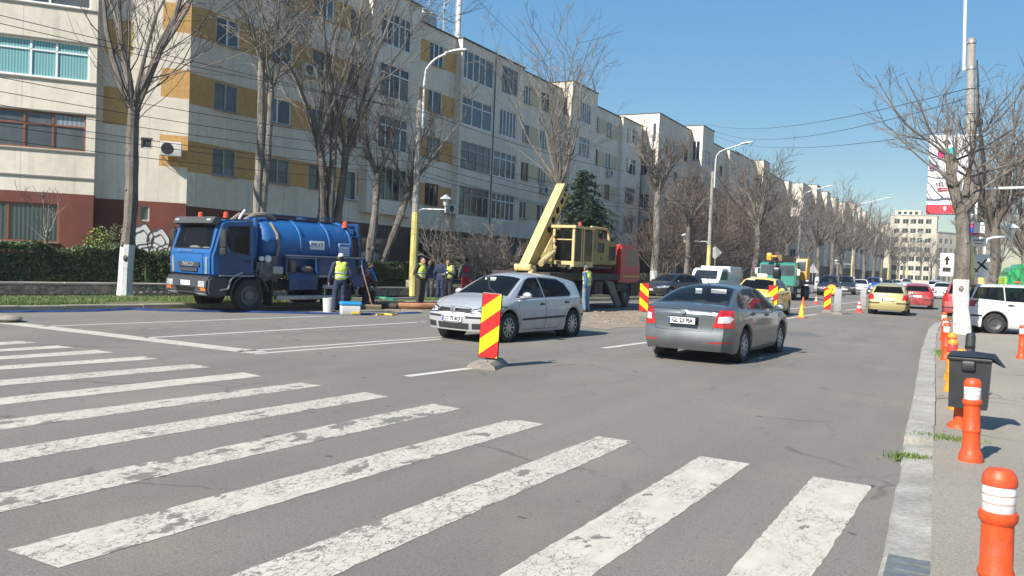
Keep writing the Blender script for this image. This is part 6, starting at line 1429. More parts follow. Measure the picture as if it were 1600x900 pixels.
# operator cab: framed glass box
X0, X1, Y0, Y1, Z0, Z1 = -2.5, -.75, -1.3, -.42, 1.72, 3.06
b = MB()
for x in (X0+.05, -1.82, -1.62, X1-.05):
    for y in (Y0+.05, Y1-.05): b.box((x,y,(Z0+Z1)/2), (.09,.09,Z1-Z0))
b.box(((X0+X1)/2,(Y0+Y1)/2,Z1+.03), (X1-X0+.1,Y1-Y0+.1,.1)); b.box(((X0+X1)/2,Y0+.045,Z0+.02), (X1-X0,.1,.2)); b.box((X0+.045,(Y0+Y1)/2,Z0+.02), (.1,Y1-Y0,.2)); b.box(((X0+X1)/2,(Y0+Y1)/2,Z0-.02), (X1-X0,Y1-Y0,.08)); b.box((-1.18,Y0+.06,Z0+.2), (.86,.06,.3)); b.box((X0+.04,(Y0+Y1)/2,2.62), (.05,Y1-Y0,.04))
oc = b.build('operator_cab', CYL, ct)
MB().box((-.52,-.86,2.4), (.42,.86,1.3)).build('cab_back_panel', CY2, ct)
CG = glassmat('dusty_cab_glass', (.78,.82,.80), .86, .1)
for (x, y, dx, dy) in ((-2.14,Y0+.03,.55,.012),(-1.18,Y0+.03,.76,.012),(X0+.03,(Y0+Y1)/2,.012,.7),(X1-.03,(Y0+Y1)/2,.012,.7),(-1.6,Y1-.03,1.5,.012)): MB().box((x,y,2.42), (dx,dy,1.12)).build('window', CG, oc)
b = MB(); b.bev((-1.5,-.86,2.0), (.45,.45,.3), .05); b.bev((-1.25,-.86,2.35), (.14,.45,.6), .05); b.build('seat', M('green_seat', (.02,.22,.14), rough=.7), oc)
b = MB(); b.bev((-2.15,-.86,1.98), (.3,.5,.45), .04); b.tube([(-2.1,-1.0,2.1),(-2.0,-1.0,2.5)], .02, 5); b.tube([(-2.1,-.7,2.1),(-2.02,-.7,2.45)], .02, 5); b.build('console', M('console_ochre', (.35,.22,.08), rough=.7), oc)
b = MB(); b.lathe([(.06,0),(.06,.1),(.04,.14),(.001,.15)], 10, 'z', (-1.75,-1.15,Z1+.08)); b.build('beacon', BEAC, oc)
b = MB()
for y in (-1.15,-.9): b.lathe([(.08,-.05),(.085,0),(.001,.0)], 12, 'x', (X0-.02,y,Z0-.1))
b.build('work_lamp', HLAMP, oc)
# boom: tapered box girder with holes, leaning back; from foot (-5.0, z1.5) to head (-2.4, z4.6)
A = Vector((-4.1,-.13,1.55)); Bv = Vector((-1.35,-.13,4.7)); dv = (Bv-A); bl = dv.length; dv.normalize(); nv = Vector((dv.z,0,-dv.x))
sidep = MB(); hw = .175
def bp(s, h, y): p = A+dv*s+nv*h; return (p.x, y, p.z)
H0, H1 = .28, .50
def hh(s): return lerp(H0, H1, min(1, s/1.6))
# front plate and back plate
fb = MB(); fb.add([bp(0,-.05,A.y-hw),bp(bl,-.05,A.y-hw),bp(bl,-.05,A.y+hw),bp(0,-.05,A.y+hw),bp(0,-.09,A.y-hw),bp(bl,-.09,A.y-hw),bp(bl,-.09,A.y+hw),bp(0,-.09,A.y+hw)], [(0,1,2,3),(4,7,6,5),(0,4,5,1),(1,5,6,2),(2,6,7,3),(3,7,4,0)])
boom = fb.build('boom', CYL, ct, sharp=30)
holes = [bl*f for f in (.50,.62,.74,.86,.96)]
for y in (A.y-hw+.02, A.y+hw-.02):
    m = MB(); S = [0,.6,1.2,1.75]+[v for c in holes for v in (c-.2,c+.2)]+[bl+.12]; S = sorted(set(round(v,3) for v in S))
    for s0, s1 in zip(S, S[1:]):
        cc = [c for c in holes if abs((s0+s1)/2-c) < .05]
        if not cc: m.add([bp(s0,-.05,y),bp(s1,-.05,y),bp(s1,hh(s1),y),bp(s0,hh(s0),y)], [(0,1,2,3)])
        else:
            c = cc[0]; mid = .225; rr = .15; n = 16; ring = [bp(c+rr*math.cos(6.2832*k/n), mid+rr*math.sin(6.2832*k/n), y) for k in range(n)]; per = []
            for k in range(n):
                a = 6.2832*k/n; ca, sa = math.cos(a), math.sin(a); q = min(.2/abs(ca) if abs(ca) > 1e-6 else 9, .275/abs(sa) if abs(sa) > 1e-6 else 9); per.append(bp(c+q*ca, mid+q*sa, y))
            m.add(ring+per, [(k,(k+1)%n,n+(k+1)%n,n+k) for k in range(n)])
    m.build('boom_side', CY, boom, sharp=0)
m = MB(); m.add([bp(0,H0,A.y-hw),bp(1.6,H1,A.y-hw),bp(bl+.1,H1,A.y-hw),bp(bl+.1,H1,A.y+hw),bp(1.6,H1,A.y+hw),bp(0,H0,A.y+hw)], [(0,1,4,5),(1,2,3,4)]); m.build('boom_back', RUSTD, boom, sharp=0)
m = MB(); q = Vector(bp(bl+.04,.2,A.y)); rot = Matrix.Rotation(-math.atan2(dv.z,dv.x), 3, 'Y')
for y in (-.12,.12): m.box(q+Vector((0,y,0)), (.12,.1,.2), rot)
m.build('head_sheave', BLKG, boom)
m = MB(); m.bev(Vector(bp(.05,.05,A.y)), (.45,.66,.22), .03); m.tube([bp(.05,.15,A.y-.36),bp(.05,.15,A.y+.36)], .12, 10); m.tube([bp(-.05,.05,A.y-.3),bp(-.28,.1,A.y-.3)], .09, 8); m.build('boom_foot', CYL, boom)
m = MB(); m.tube([(-3.75,-.6,1.70),(-2.75,-.6,2.16)], .11, 10); m.tube([(-2.9,-.6,2.1),(-2.3,-.5,2.38)], .07, 8); m.build('lift_cylinder', CYL, ct)
m = MB(); m.tube([(-3.3,-.5,2.1),(-3.0,-.55,2.5),(-2.7,-.55,2.75),(-2.4,-.45,2.7)], .03, 6); m.tube([(-3.2,-.55,2.0),(-2.9,-.6,2.35),(-2.6,-.6,2.55)], .025, 6); m.build('hydraulic_hose', CYL, ct)
# outrigger plate and underslung gear
m = MB(); m.add([(.75,-1.26,1.15),(1.55,-1.26,1.1),(2.5,-1.30,.08),(1.95,-1.30,.05),(.75,-1.18,1.15),(1.55,-1.18,1.1),(2.5,-1.2,.08),(1.95,-1.2,.05)], [(0,1,2,3),(4,7,6,5),(0,4,5,1),(1,5,6,2),(2,6,7,3),(3,7,4,0)]); m.build('outrigger_plate', M('grey_outrigger', (.12,.11,.10), rough=.7, var=.3), ct)
m = MB(); m.box((-3.6,-1.0,.85), (.4,.3,.9)); m.box((-3.6,-1.15,.15), (.6,.5,.1)); m.box((.2,-1.05,.85), (.8,.3,.5)); m.build('outrigger', RUSTD, ct)
# ---- green crane truck facing us
gt_c = AY(1211.5,470,54.5); GRN = paint('truck_green_paint', (.0,.19,.14), 0, .5, .3, .5); ORC = M('crane_orange_paint', (.62,.30,.03), rough=.5, var=.15)
gt = thing('crane_truck', 'green lorry with orange crane cab parked facing us beyond the taxi', 'crane truck', (gt_c.x,56.3,0), R(-90)); gt.scale = (.93,.93,.93)
bm = shell([(.0,.95),(0,2.5),(.15,2.62),(1.5,2.62),(1.72,2.5),(1.86,1.8),(1.9,.95)], -1.22, 1.22, .07, 2)
for y0, y1 in ((-1.1,-.04),(.04,1.1)): cut(bm, [(y0,1.72),(y1,1.72),(y1,2.4),(y0,2.4)], 'x', lambda c, n: n.x > .4, 'windscreen', G_MID, gt, .03)
for s in (1,-1):
    cd = (lambda s: (lambda c, n: n.y*s > .6))(s); cut(bm, [(.5,1.75),(1.6,1.75),(1.5,2.4),(.5,2.4)], 'y', cd, 'side_window', G_DARK, gt, .03)
bm_obj(bm, 'cab', GRN, gt, 30)
b = MB(); b.bev((1.8,0,.72), (.35,2.4,.5), .04); b.box((-3,0,.9), (7,1.0,.35)); b.box((-3,0,1.2), (6.5,2.3,.2)); b.box((1.2,0,.6), (.8,1.8,.5)); b.build('chassis', FRAME, gt)
b = MB()
for s in (1,-1): b.lathe([(.1,0),(.1,.05),(.001,.05)], 10, 'x', (1.95,.85*s,.8))
b.build('headlight', HLAMP, gt)
b = MB()
for s in (1,-1): b.bev((1.75,1.42*s,1.95), (.1,.2,.42), .03); b.tube([(1.7,1.2*s,2.2),(1.75,1.42*s,2.15)], .02, 5)
b.build('wing_mirror', WHT2, gt)
for x in (.9,-3.2,-4.5):
    for s in (1,-1): bigwheel(gt, x, 1.02*s, .5, .3)
b = MB(); b.box((-2.5,0,1.45), (3.0,2.0,.4)); b.box((-3.3,-.5,2.1), (1.8,.9,1.1)); b.build('turntable', M('crane_rust', (.16,.10,.05), rough=.8, var=.3), gt)
bm = shell([(-1.9,1.45),(-1.9,2.95),(-.75,2.95),(-.55,2.4),(-.55,1.45)], .8, 1.6, .04, 1)
cut(bm, [(.9,2.05),(1.5,2.05),(1.5,2.82),(.9,2.82)], 'x', lambda c, n: n.x > .3, 'windscreen', G_MID, gt, .04, tm=CYL); bm_obj(bm, 'operator_cab', ORC, gt, 30)
b = MB(); b.box((-.6,0,2.92), (4.6,.5,.42)); b.box((1.4,0,2.95), (.5,.36,.3)); b.build('boom', M('boom_brown', (.20,.12,.055), rough=.7, var=.3), gt)
b = MB(); b.bev((1.95,-.55,2.98), (.3,.34,.5), .04); b.box((1.95,-.3,3.02), (.2,.5,.12)); b.build('boom_head', ORC, gt)
b = MB(); b.tube([(2.02,0,2.8),(2.02,0,2.0)], .06, 6); b.bev((2.05,0,1.85), (.3,.42,.75), .05); b.build('hook_block', BLKG, gt)
# ================================================================ people
HAIRD = M('dark_hair', (.02,.016,.013), rough=.7); NAVYC = M('navy_workwear', (.022,.032,.07), rough=.85, var=.25, scale=8, bump=1.0, bscale=13); VESTY = M('hi_vis_yellow', (.56,.68,.10), rough=.6, var=.14, scale=8, bump=1.0, bscale=13); VESTG = M('hi_vis_green', (.22,.62,.10), rough=.6, var=.08)
REFL = M('reflective_tape', (.50,.52,.50), rough=.35, metal=.3); DARKC = M('dark_cloth', (.025,.024,.028), rough=.85, var=.2, scale=8, bump=1.0, bscale=13); BRWNC = M('brown_trousers', (.05,.04,.035), rough=.85, var=.2, bump=1.0, bscale=13); MAROON = M('maroon_cloth', (.10,.02,.025), rough=.85, var=.2); BLUC = M('bright_blue_sleeve', (.03,.20,.55), rough=.8)
GREYJ = M('grey_jacket_cloth', (.13,.13,.12), rough=.85, var=.15, bump=1.0, bscale=13); REDO = M('red_overall', (.45,.02,.05), rough=.8); JEAN = M('faded_jeans', (.13,.20,.29), rough=.85, var=.2, scale=10, bump=1.0, bscale=13); SHOE = M('dusty_boot', (.09,.065,.045), rough=.85); CAPW = M('white_cap', (.55,.55,.53), rough=.8); CAPG = M('grey_cap', (.12,.11,.10), rough=.85); CHECK = M('checked_shirt', (.22,.20,.2), rough=.85, var=.35, scale=25); WHTC = M('white_shirt', (.55,.56,.55), rough=.85)
def blob(b, name, mat, parent, vox=.012, it=3):
    me0 = bpy.data.meshes.new('tmp'); me0.from_pydata(b.v, [], b.f); o = bpy.data.objects.new('tmp', me0)
    bm = bmesh.new(); bm.from_mesh(me0); bmesh.ops.remove_doubles(bm, verts=bm.verts, dist=1e-5); bmesh.ops.recalc_face_normals(bm, faces=bm.faces); bm.to_mesh(me0); bm.free()
    m = o.modifiers.new('r', 'REMESH'); m.mode = 'VOXEL'; m.voxel_size = vox; s = o.modifiers.new('s', 'SMOOTH'); s.iterations = it; s.factor = .5
    me = baked(o)
    me.name = name; me.materials.clear(); me.materials.append(mat); me.polygons.foreach_set('use_smooth', [True]*len(me.polygons)); return link(name, me, parent)
def bell(b, p, q, r0, r1, n=10): 
    p, q = Vector(p), Vector(q); b.tube([p,(p+q)/2,q], [r0,(r0+r1)/2*1.02,r1], n); b.ell(p,(r0,r0,r0),n,6); b.ell(q,(r1,r1,r1),n,6)
def person(label, loc, rotz, pose=None, top=DARKC, legs=DARKC, vest=None, cap=None, hair=HAIRD, H=1.75, bib=None, sleeves=None, group=None, seated=False, parent_only=False):
    t = thing('person', label, 'person', loc, rotz, group); k = H/1.75; t.scale = (k,k,k)
    J = dict(pel=(0,0,.95), wai=(0,0,1.08), che=(.005,0,1.28), nek=(.0,0,1.48), hed=(.03,0,1.625))
    for s, n in ((1,'L'),(-1,'R')):
        J.update({'hip'+n:(0,.095*s,.93),'kne'+n:(.03,.105*s,.50),'ank'+n:(-.02,.11*s,.09),'toe'+n:(.16,.13*s,.035),'sho'+n:(0,.185*s,1.43),'elb'+n:(-.03,.26*s,1.14),'wri'+n:(.06,.27*s,.90),'han'+n:(.09,.265*s,.815)})
    J.update(pose or {}); J = {a: Vector(v) for a, v in J.items()}
    b = MB(); hd = J['hed']
    b.ell(hd, (.098,.078,.12), 14, 10); b.ell(hd+Vector((.045,0,-.055)), (.06,.055,.065), 10, 8); b.ell(hd+Vector((.10,0,-.012)), (.024,.016,.03), 8, 6); b.ell(hd+Vector((.092,0,-.062)), (.014,.03,.012), 8, 6)
    for s in (1,-1): b.ell(hd+Vector((-.005,.08*s,-.01)), (.025,.014,.034), 8, 6); b.ell(hd+Vector((.085,.033*s,.028)), (.018,.02,.008), 6, 5)
    bell(b, J['nek']+Vector((0,0,-.05)), hd+Vector((-.01,0,-.06)), .058, .052)
    b.ell(J['pel'], (.105,.15,.13), 12, 8); b.ell(J['wai'], (.098,.135,.15), 12, 8); b.ell(J['che'], (.115,.165,.19), 12, 8); bell(b, J['shoL'], J['shoR'], .06, .06); bell(b, J['che'], J['nek'], .09, .06)
    for n, s in (('L',1),('R',-1)):
        bell(b, J['hip'+n], J['kne'+n], .082, .056); bell(b, J['kne'+n], J['ank'+n], .055, .036); bell(b, J['ank'+n], J['toe'+n], .036, .03)
        bell(b, J['sho'+n], J['elb'+n], .05, .04); bell(b, J['elb'+n], J['wri'+n], .039, .027)
        wv = J['wri'+n]; hv_ = (J['han'+n]-wv); L = max(.05, hv_.length); hv_.normalize(); sd = hv_.orthogonal().normalized() if abs(hv_.x) > .99 else Vector((1,0,0))-hv_*hv_.x; sd.normalize(); up_ = hv_.cross(sd)
        pc = wv+hv_*.045
        b.ell(pc, (.034,.022,.045), 8, 6); b.tube([wv, pc, wv+hv_*.085], [.024,.032,.03], 8)
        for i in range(4):
            o_ = wv+hv_*.08+sd*(.027-.018*i); ln = (.062,.072,.068,.052)[i]; b.tube([o_, o_+hv_*ln*.55, o_+hv_*ln+up_*(-.02*s)], [.0095,.009,.0075], 6)
        o_ = wv+hv_*.03+sd*.03; b.tube([o_, o_+sd*.025+hv_*.02, o_+sd*.032+hv_*.055], [.012,.0105,.008], 6)
    blob(b, 'body', SKIN, t, .0085, 2)
    # eyes
    e = MB()
    for s in (1,-1): e.ell(hd+Vector((.088,.033*s,.012)), (.009,.013,.007), 8, 6)
    e.build('eyes', HAIRD, t)
    # trousers
    g = MB(); g.ell(J['pel'], (.125,.168,.15), 12, 8); g.ell(J['wai'], (.112,.15,.09), 12, 8)
    for n in 'LR': bell(g, J['hip'+n], J['kne'+n], .105, .082); bell(g, J['kne'+n], J['ank'+n]+(J['kne'+n]-J['ank'+n])*.06, .082, .072)
    blob(g, 'trousers', legs, t, .014, 3)
    g = MB()
    for n in 'LR': bell(g, J['ank'+n]+Vector((-.02,0,-.03)), J['toe'+n]+Vector((0,0,.008)), .05, .04); g.ell(J['ank'+n], (.055,.05,.06), 8, 6)
    blob(g, 'shoes', SHOE, t, .012, 2)
    # jacket
    g = MB(); g.ell(J['wai']+(J['pel']-J['wai'])*.35, (.128,.172,.14), 12, 8); g.ell(J['wai'], (.122,.165,.15), 12, 8); g.ell(J['che'], (.138,.19,.2), 12, 8); bell(g, J['shoL'], J['shoR'], .078, .078); bell(g, J['che'], J['nek'], .11, .075)
    if sleeves is None:
        for n in 'LR': bell(g, J['sho'+n], J['elb'+n], .074, .06); bell(g, J['elb'+n], J['wri'+n], .06, .047)
    blob(g, 'jacket', top, t, .014, 3)
    if sleeves:
        g = MB()
        for n in 'LR': bell(g, J['sho'+n], J['elb'+n], .076, .06); bell(g, J['elb'+n], J['wri'+n], .06, .047)
        blob(g, 'sleeves', sleeves, t, .014, 3)
    if vest:
        g = MB(); g.ell(J['wai']+(J['pel']-J['wai'])*.3, (.142,.19,.13), 12, 8); g.ell(J['wai'], (.138,.186,.15), 12, 8); g.ell(J['che'], (.154,.205,.2), 12, 8); bell(g, J['shoL']*.8+J['shoR']*.2, J['shoR']*.8+J['shoL']*.2, .088, .088)
        v_ = blob(g, 'vest', vest, t, .014, 3)
        rb = MB()
        for c, rx, ry in ((J['wai']+(J['pel']-J['wai'])*.2, .146,.196), (J['wai']+(J['che']-J['wai'])*.55, .153,.205)):
            P = [c+Vector((rx*math.cos(a), ry*math.sin(a), 0)) for a in [6.2832*i/24 for i in range(24)]]; n = 24; V = [p+Vector((0,0,z)) for z in (-.025,.025) for p in P]; rb.add(V, [(i,(i+1)%n,n+(i+1)%n,n+i) for i in range(n)])
        rb.build('reflective_band', REFL, v_)
    if bib:
        g = MB(); g.bev(J['che']+Vector((-.135,0,.0)), (.05,.26,.26), .03); 
        for s in (1,-1): g.tube([J['che']+Vector((-.15,.09*s,.1)), J['nek']+Vector((-.06,.11*s,.0))], .022, 6)
        g.build('overall_bib', bib, t)
    g = MB()
    if cap: g.ell(hd+Vector((-.008,0,.05)), (.11,.092,.09), 12, 8); g.ell(hd+Vector((.10,0,.052)), (.07,.07,.014), 10, 6); blob(g, 'cap', cap, t, .01, 2); g = MB()
    g.ell(hd+Vector((-.03,0,.035 if not cap else .0)), (.092,.086,.11), 12, 8)
    blob(g, 'hair', hair, t, .01, 2)
    return t
def away(p, turn=0): return math.atan2(p.y, p.x)+R(turn)
p = G(530,488); person('worker in white cap and yellow vest seen from behind at the blue truck', p, away(p,10), dict(elbL=(-.06,.30,1.16),wriL=(.0,.33,.92),hanL=(.02,.33,.84),elbR=(-.02,-.30,1.16),wriR=(.05,-.31,.92),hanR=(.08,-.31,.84),ankL=(-.04,.16,.09),kneL=(.03,.14,.5),toeL=(.12,.22,.035)), NAVYC, NAVYC, VESTY, CAPW, H=1.76)
sit = dict(pel=(-.1,0,.52),wai=(-.06,0,.66),che=(.0,0,.86),nek=(.04,0,1.06),hed=(.1,0,1.2),hipL=(-.08,.1,.5),hipR=(-.08,-.1,.5),kneL=(.3,.16,.5),kneR=(.3,-.16,.5),ankL=(.22,.15,.09),ankR=(.2,-.15,.09),toeL=(.4,.17,.035),toeR=(.38,-.17,.035),shoL=(.03,.185,1.02),shoR=(.03,-.185,1.02),elbL=(.2,.24,.8),wriL=(.38,.16,.68),hanL=(.45,.12,.64),elbR=(.2,-.24,.8),wriR=(.38,-.16,.68),hanR=(.45,-.12,.64))
p = G(569,480); person('man in maroon top crouching behind the rear of the blue truck', (p.x,p.y,0), R(-20), sit, MAROON, BRWNC, hair=HAIRD)
p = G(572,476.5); person('man in bright blue sleeves reaching out beside the hedge behind the truck', (p.x,p.y,0), R(60), dict(elbR=(.08,-.42,1.2),wriR=(.12,-.58,1.02),hanR=(.13,-.63,.96),pel=(-.04,0,.9),nek=(.08,0,1.4),hed=(.13,0,1.53),shoL=(.07,.185,1.36),shoR=(.07,-.185,1.36),che=(.04,0,1.22)), NAVYC, NAVYC, sleeves=BLUC, H=1.6)
p = G(656,478); person('man in yellow vest over dark jacket standing beside the orange pipe', p, R(-5), dict(elbR=(-.08,-.26,1.15),wriR=(.1,-.22,1.05),hanR=(.17,-.19,1.04),hed=(.06,0,1.60)), DARKC, BRWNC, VESTY, H=1.78)
p = G(687,473); person('man in navy overalls with his back turned in the group by the pole', p, away(p,-25), None, NAVYC, NAVYC, H=1.76)
p = G(699,473.5); q = p; person('man in green and yellow vest looking at a phone in the group', p, R(-75), dict(elbL=(.05,.26,1.15),wriL=(.26,.12,1.2),hanL=(.33,.08,1.22),elbR=(.05,-.26,1.15),wriR=(.24,-.12,1.12),hanR=(.31,-.08,1.14),hed=(.07,0,1.60)), GREYJ, DARKC, VESTY, H=1.74)
ph = MB().bev((0,0,0), (.012,.075,.14), .004); 
f_ = Vector((math.cos(R(-75)), math.sin(R(-75)), 0)); l_ = Vector((-f_.y, f_.x, 0)); o = ph.build('phone', BLKG); o.location = p+f_*.41+l_*.08+Vector((0,0,1.25)); o.rotation_euler = (0,R(-30),R(-75)); tag(o, 'dark phone held by the man in the green and yellow vest', 'phone')
p = G(670,471); person('dark-haired man in dark blue jacket partly hidden in the group', p, R(-60), None, NAVYC, GREYJ, H=1.66)
p = G(727,468.5); person('man in grey jacket and red bib overalls behind the silver hatchback', p, away(p,15), dict(elbL=(-.02,.3,1.17),wriL=(.1,.28,.95),hanL=(.13,.26,.87)), GREYJ, REDO, bib=REDO, H=1.8)
p = G(915,487.5); person('worker in grey cap and yellow vest beside the crane', p, R(170), dict(hed=(.08,0,1.59),elbL=(-.12,.25,1.15),wriL=(-.1,.28,.92),hanL=(-.08,.28,.84)), CHECK, JEAN, VESTY, CAPG, sleeves=M('blue_shirt', (.04,.10,.25), rough=.85), H=1.74)
# driver of the silver hatchback
drv = {k_: (v[0]-.0, v[1], v[2]-.2) for k_, v in sit.items()}
drv.update(hed=(-.02,0,1.0), nek=(-.06,0,.84), che=(-.08,0,.66), shoL=(-.05,.185,.80), shoR=(-.05,-.185,.80), elbL=(.1,.3,.62), wriL=(.32,.2,.66), hanL=(.4,.15,.68), elbR=(.1,-.26,.6), wriR=(.32,-.16,.66), hanR=(.4,-.12,.68), ankL=(.62,.1,-.02), ankR=(.62,-.1,-.02), kneL=(.35,.12,.28), kneR=(.35,-.12,.28), toeL=(.75,.1,.0), toeR=(.75,-.1,.0))
gm = golf.matrix_basis; c = gm @ Vector((-.28,.36,.28)); person('driver in pale shirt at the wheel of the silver hatchback', c, golf.rotation_euler.z, drv, WHTC, DARKC, H=1.66)
# ================================================================ delineator boards, cones, small things
def stripe_mat(name, c1, c2, slope, width, off=0.):
    m = bpy.data.materials.new(name); m.use_nodes = True; n = m.node_tree.nodes; l = m.node_tree.links; b = n['Principled BSDF']; b.inputs['Roughness'].default_value = .4
    tc = n.new('ShaderNodeTexCoord'); sx = n.new('ShaderNodeSeparateXYZ'); l.new(tc.outputs['Object'], sx.inputs[0])
    a = n.new('ShaderNodeMath'); a.operation = 'MULTIPLY_ADD'; a.inputs[1].default_value = -slope; l.new(sx.outputs['X'], a.inputs[0]); l.new(sx.outputs['Z'], a.inputs[2])
    o = n.new('ShaderNodeMath'); o.operation = 'ADD'; o.inputs[1].default_value = off+20*width; l.new(a.outputs[0], o.inputs[0])
    d = n.new('ShaderNodeMath'); d.operation = 'DIVIDE'; d.inputs[1].default_value = width*2; l.new(o.outputs[0], d.inputs[0]); f = n.new('ShaderNodeMath'); f.operation = 'FRACT'; l.new(d.outputs[0], f.inputs[0])
    g = n.new('ShaderNodeMath'); g.operation = 'GREATER_THAN'; g.inputs[1].default_value = .5; l.new(f.outputs[0], g.inputs[0])
    mx = n.new('ShaderNodeMix'); mx.data_type = 'RGBA'; mx.inputs['A'].default_value = (*c1,1); mx.inputs['B'].default_value = (*c2,1); l.new(g.outputs[0], mx.inputs['Factor'])
    nz = n.new('ShaderNodeTexNoise'); nz.inputs['Scale'].default_value = 18; l.new(tc.outputs['Object'], nz.inputs['Vector']); hs = n.new('ShaderNodeHueSaturation'); mr = n.new('ShaderNodeMapRange'); mr.inputs['From Min'].default_value = .35; mr.inputs['From Max'].default_value = .65; mr.inputs['To Min'].default_value = .88; mr.inputs['To Max'].default_value = 1.04; l.new(nz.outputs['Fac'], mr.inputs['Value']); l.new(mr.outputs['Result'], hs.inputs['Value']); l.new(mx.outputs['Result'], hs.inputs['Color']); l.new(hs.outputs['Color'], b.inputs['Base Color'])
    MATS[name] = m; return m
ST1 = stripe_mat('red_yellow_stripes_rising', (.58,.018,.02), (.80,.56,.01), .80, .255, .08); ST2 = stripe_mat('red_yellow_stripes_falling', (.58,.018,.02), (.80,.56,.01), -.86, .255, .12)
RUBB = layer('recycled_rubber_foot', (.20,.18,.15), (.29,.26,.22), 3, .3, .7, rough=.9, fine=.2, fscale=30); BOARDB = M('board_grey_back', (.28,.28,.28), rough=.6, var=.1)
def board(label, u, v, w_, h, mat, tilt=0., rz=0., foot=True, back=False):
    p = G(u, v); t = thing('delineator_board', label, 'road barrier', (p.x,p.y,0), rz+math.atan2(p.y,p.x)-R(90), 'delineator boards round the road works')
    e = MB().bev((0,0,h/2), (w_,.035,h), .01); o = e.build('board_edge', BLKG if not back else BOARDB, t); o.location = (0,0,.14); o.rotation_euler = (R(2),tilt,0)
    f = MB().box((0,-.021,h/2) if not back else (0,.021,h/2), (w_*.93,.004,h*.975)); f.build('striped_face', mat, o)
    if foot:
        b = MB(); b.prism([(-.24,0),(-.22,.05),(-.13,.115),(.13,.115),(.22,.05),(.24,0)], .78, 'y', -.39); b.v = [(x,y,z) for x, y, z in b.v]; ft = b.build('rubber_foot', RUBB, t); ft.rotation_euler = (0,0,R(90) if False else 0)
        b = MB()
        for y in (-.28,.28): b.bev((0,y,.12), (.16,.1,.03), .01)
        b.build('foot_lug', RUBB, ft)
        b = MB(); b.box((0,.03,.13), (.08,.06,.14)); b.build('socket', BLKP, t)
    return t
nb = board('large red and yellow striped board on the centre line in front of the silver hatchback', 762, 573, .335, 1.06, ST1, R(2.5), R(-16))
b = MB(); b.tube([(.1,.02,1.18),(-.03,.02,1.28),(-.05,.02,1.42),(-.05,.02,1.47)], .014, 6); b.bev((-.05,.02,1.44), (.06,.04,.08), .01); b.build('lamp_bracket', BLKP, nb)
board('red and yellow striped board beside the crane left of the grey sedan', 1005, 492.5, .34, 1.02, ST2, 0, 0)
board('red and yellow striped board between the grey sedan and the taxi', 1206, 496, .35, 1.1, ST1, 0, 0)
board('narrow striped board standing among the cones beyond the taxi', 1292, 488, .32, 1.0, ST1, 0, 0)
board('grey back of a board right of the orange round sign', 1308, 491, .30, 1.0, ST1, 0, 0, True, True)
board('grey back of a board left of the pale gold hatchback', 1348, 482, .30, .95, ST1, 0, 0, True, True)
CONEO = M('cone_orange', (.72,.13,.02), rough=.5); CONER = M('cone_red', (.62,.03,.03), rough=.5); CONEY = M('cone_yellow', (.75,.52,.04), rough=.5); CONEW = M('cone_white', (.66,.66,.64), rough=.5)
def cone(label, u, v, h, body, band):
    p = G(u, v); t = thing('traffic_cone', label, 'traffic cone', (p.x,p.y,0), 0, 'traffic cones'); r0, r1 = h*.21, h*.04
    MB().bev((0,0,.02), (h*.55,h*.55,.045), .01).build('foot', body if band is not CONEY else CONER, t)
    f = lambda q: lerp(r0, r1, q)
    MB().lathe([(f(0),.04),(f(1),h),(.001,h)], 16).build('cone', body, t)
    b = MB(); 
    for a, c in ((.28,.5),(.66,.82)): b.lathe([(f(a)+.004,.04+a*(h-.04)),(f(c)+.004,.04+c*(h-.04))], 16)
    b.build('band', band, t)
cone('yellow-topped cone with red foot on the dashed line', 1252, 497, .56, CONEY, CONEY); cone('orange cone left of the narrow striped board, farther back', 1254.5, 479, .52, CONEO, CONEO)
cone('red and white cone behind the narrow striped board', 1275, 475, .5, CONER, CONEW); cone('red and white cone left of the pale gold hatchback', 1342, 488, .6, CONER, CONEW)
p = G(1298,476); t = thing('warning_sign', 'round yellow warning sign with orange rim beyond the striped board', 'sign', (p.x,p.y,0), math.atan2(p.y,p.x)-R(90))
MB().tube([(0,0,0),(0,0,.75)], .03, 6).build('post', STEEL, t); MB().lathe([(.30,.0),(.30,-.03),(.24,-.03)], 24, 'y', (0,0,.9)).build('rim', CONEO, t); MB().lathe([(.001,-.035),(.245,-.035)], 24, 'y', (0,0,.9)).build('disc', CONEY, t); MB().bev((0,0,.03), (.5,.4,.06), .02).build('foot', RUBB, t); b = MB(); b.box((0,-.04,.93), (.22,.006,.04)); b.box((0,-.04,.86), (.18,.006,.04)); b.build('lettering', INK, t)
# road sign backs
def sign_back(label, base, h, shape, r_):
    t = thing('road_sign', label, 'sign', base, 0); MB().tube([(0,0,0),(0,0,h+r_)], .03, 7).build('post', STEEL, t); n = 3 if shape == 3 else 4; a0 = R(90)
    MB().prism([(r_*math.cos(a0+6.2832*i/n), h+r_*math.sin(a0+6.2832*i/n)) for i in range(n)], .02, 'y', .04 if shape == 3 else -.06).build('plate', BOARDB, t)
p = AX(1268,460,-10.8); sign_back('grey back of a triangular sign left of the parked dark cars', (p.x,p.y,.15), 2.0, 3, .55); sign_back('grey diamond sign beside the second lamp post', (-16.1,60.9,.17), 2.9, 4, .5)
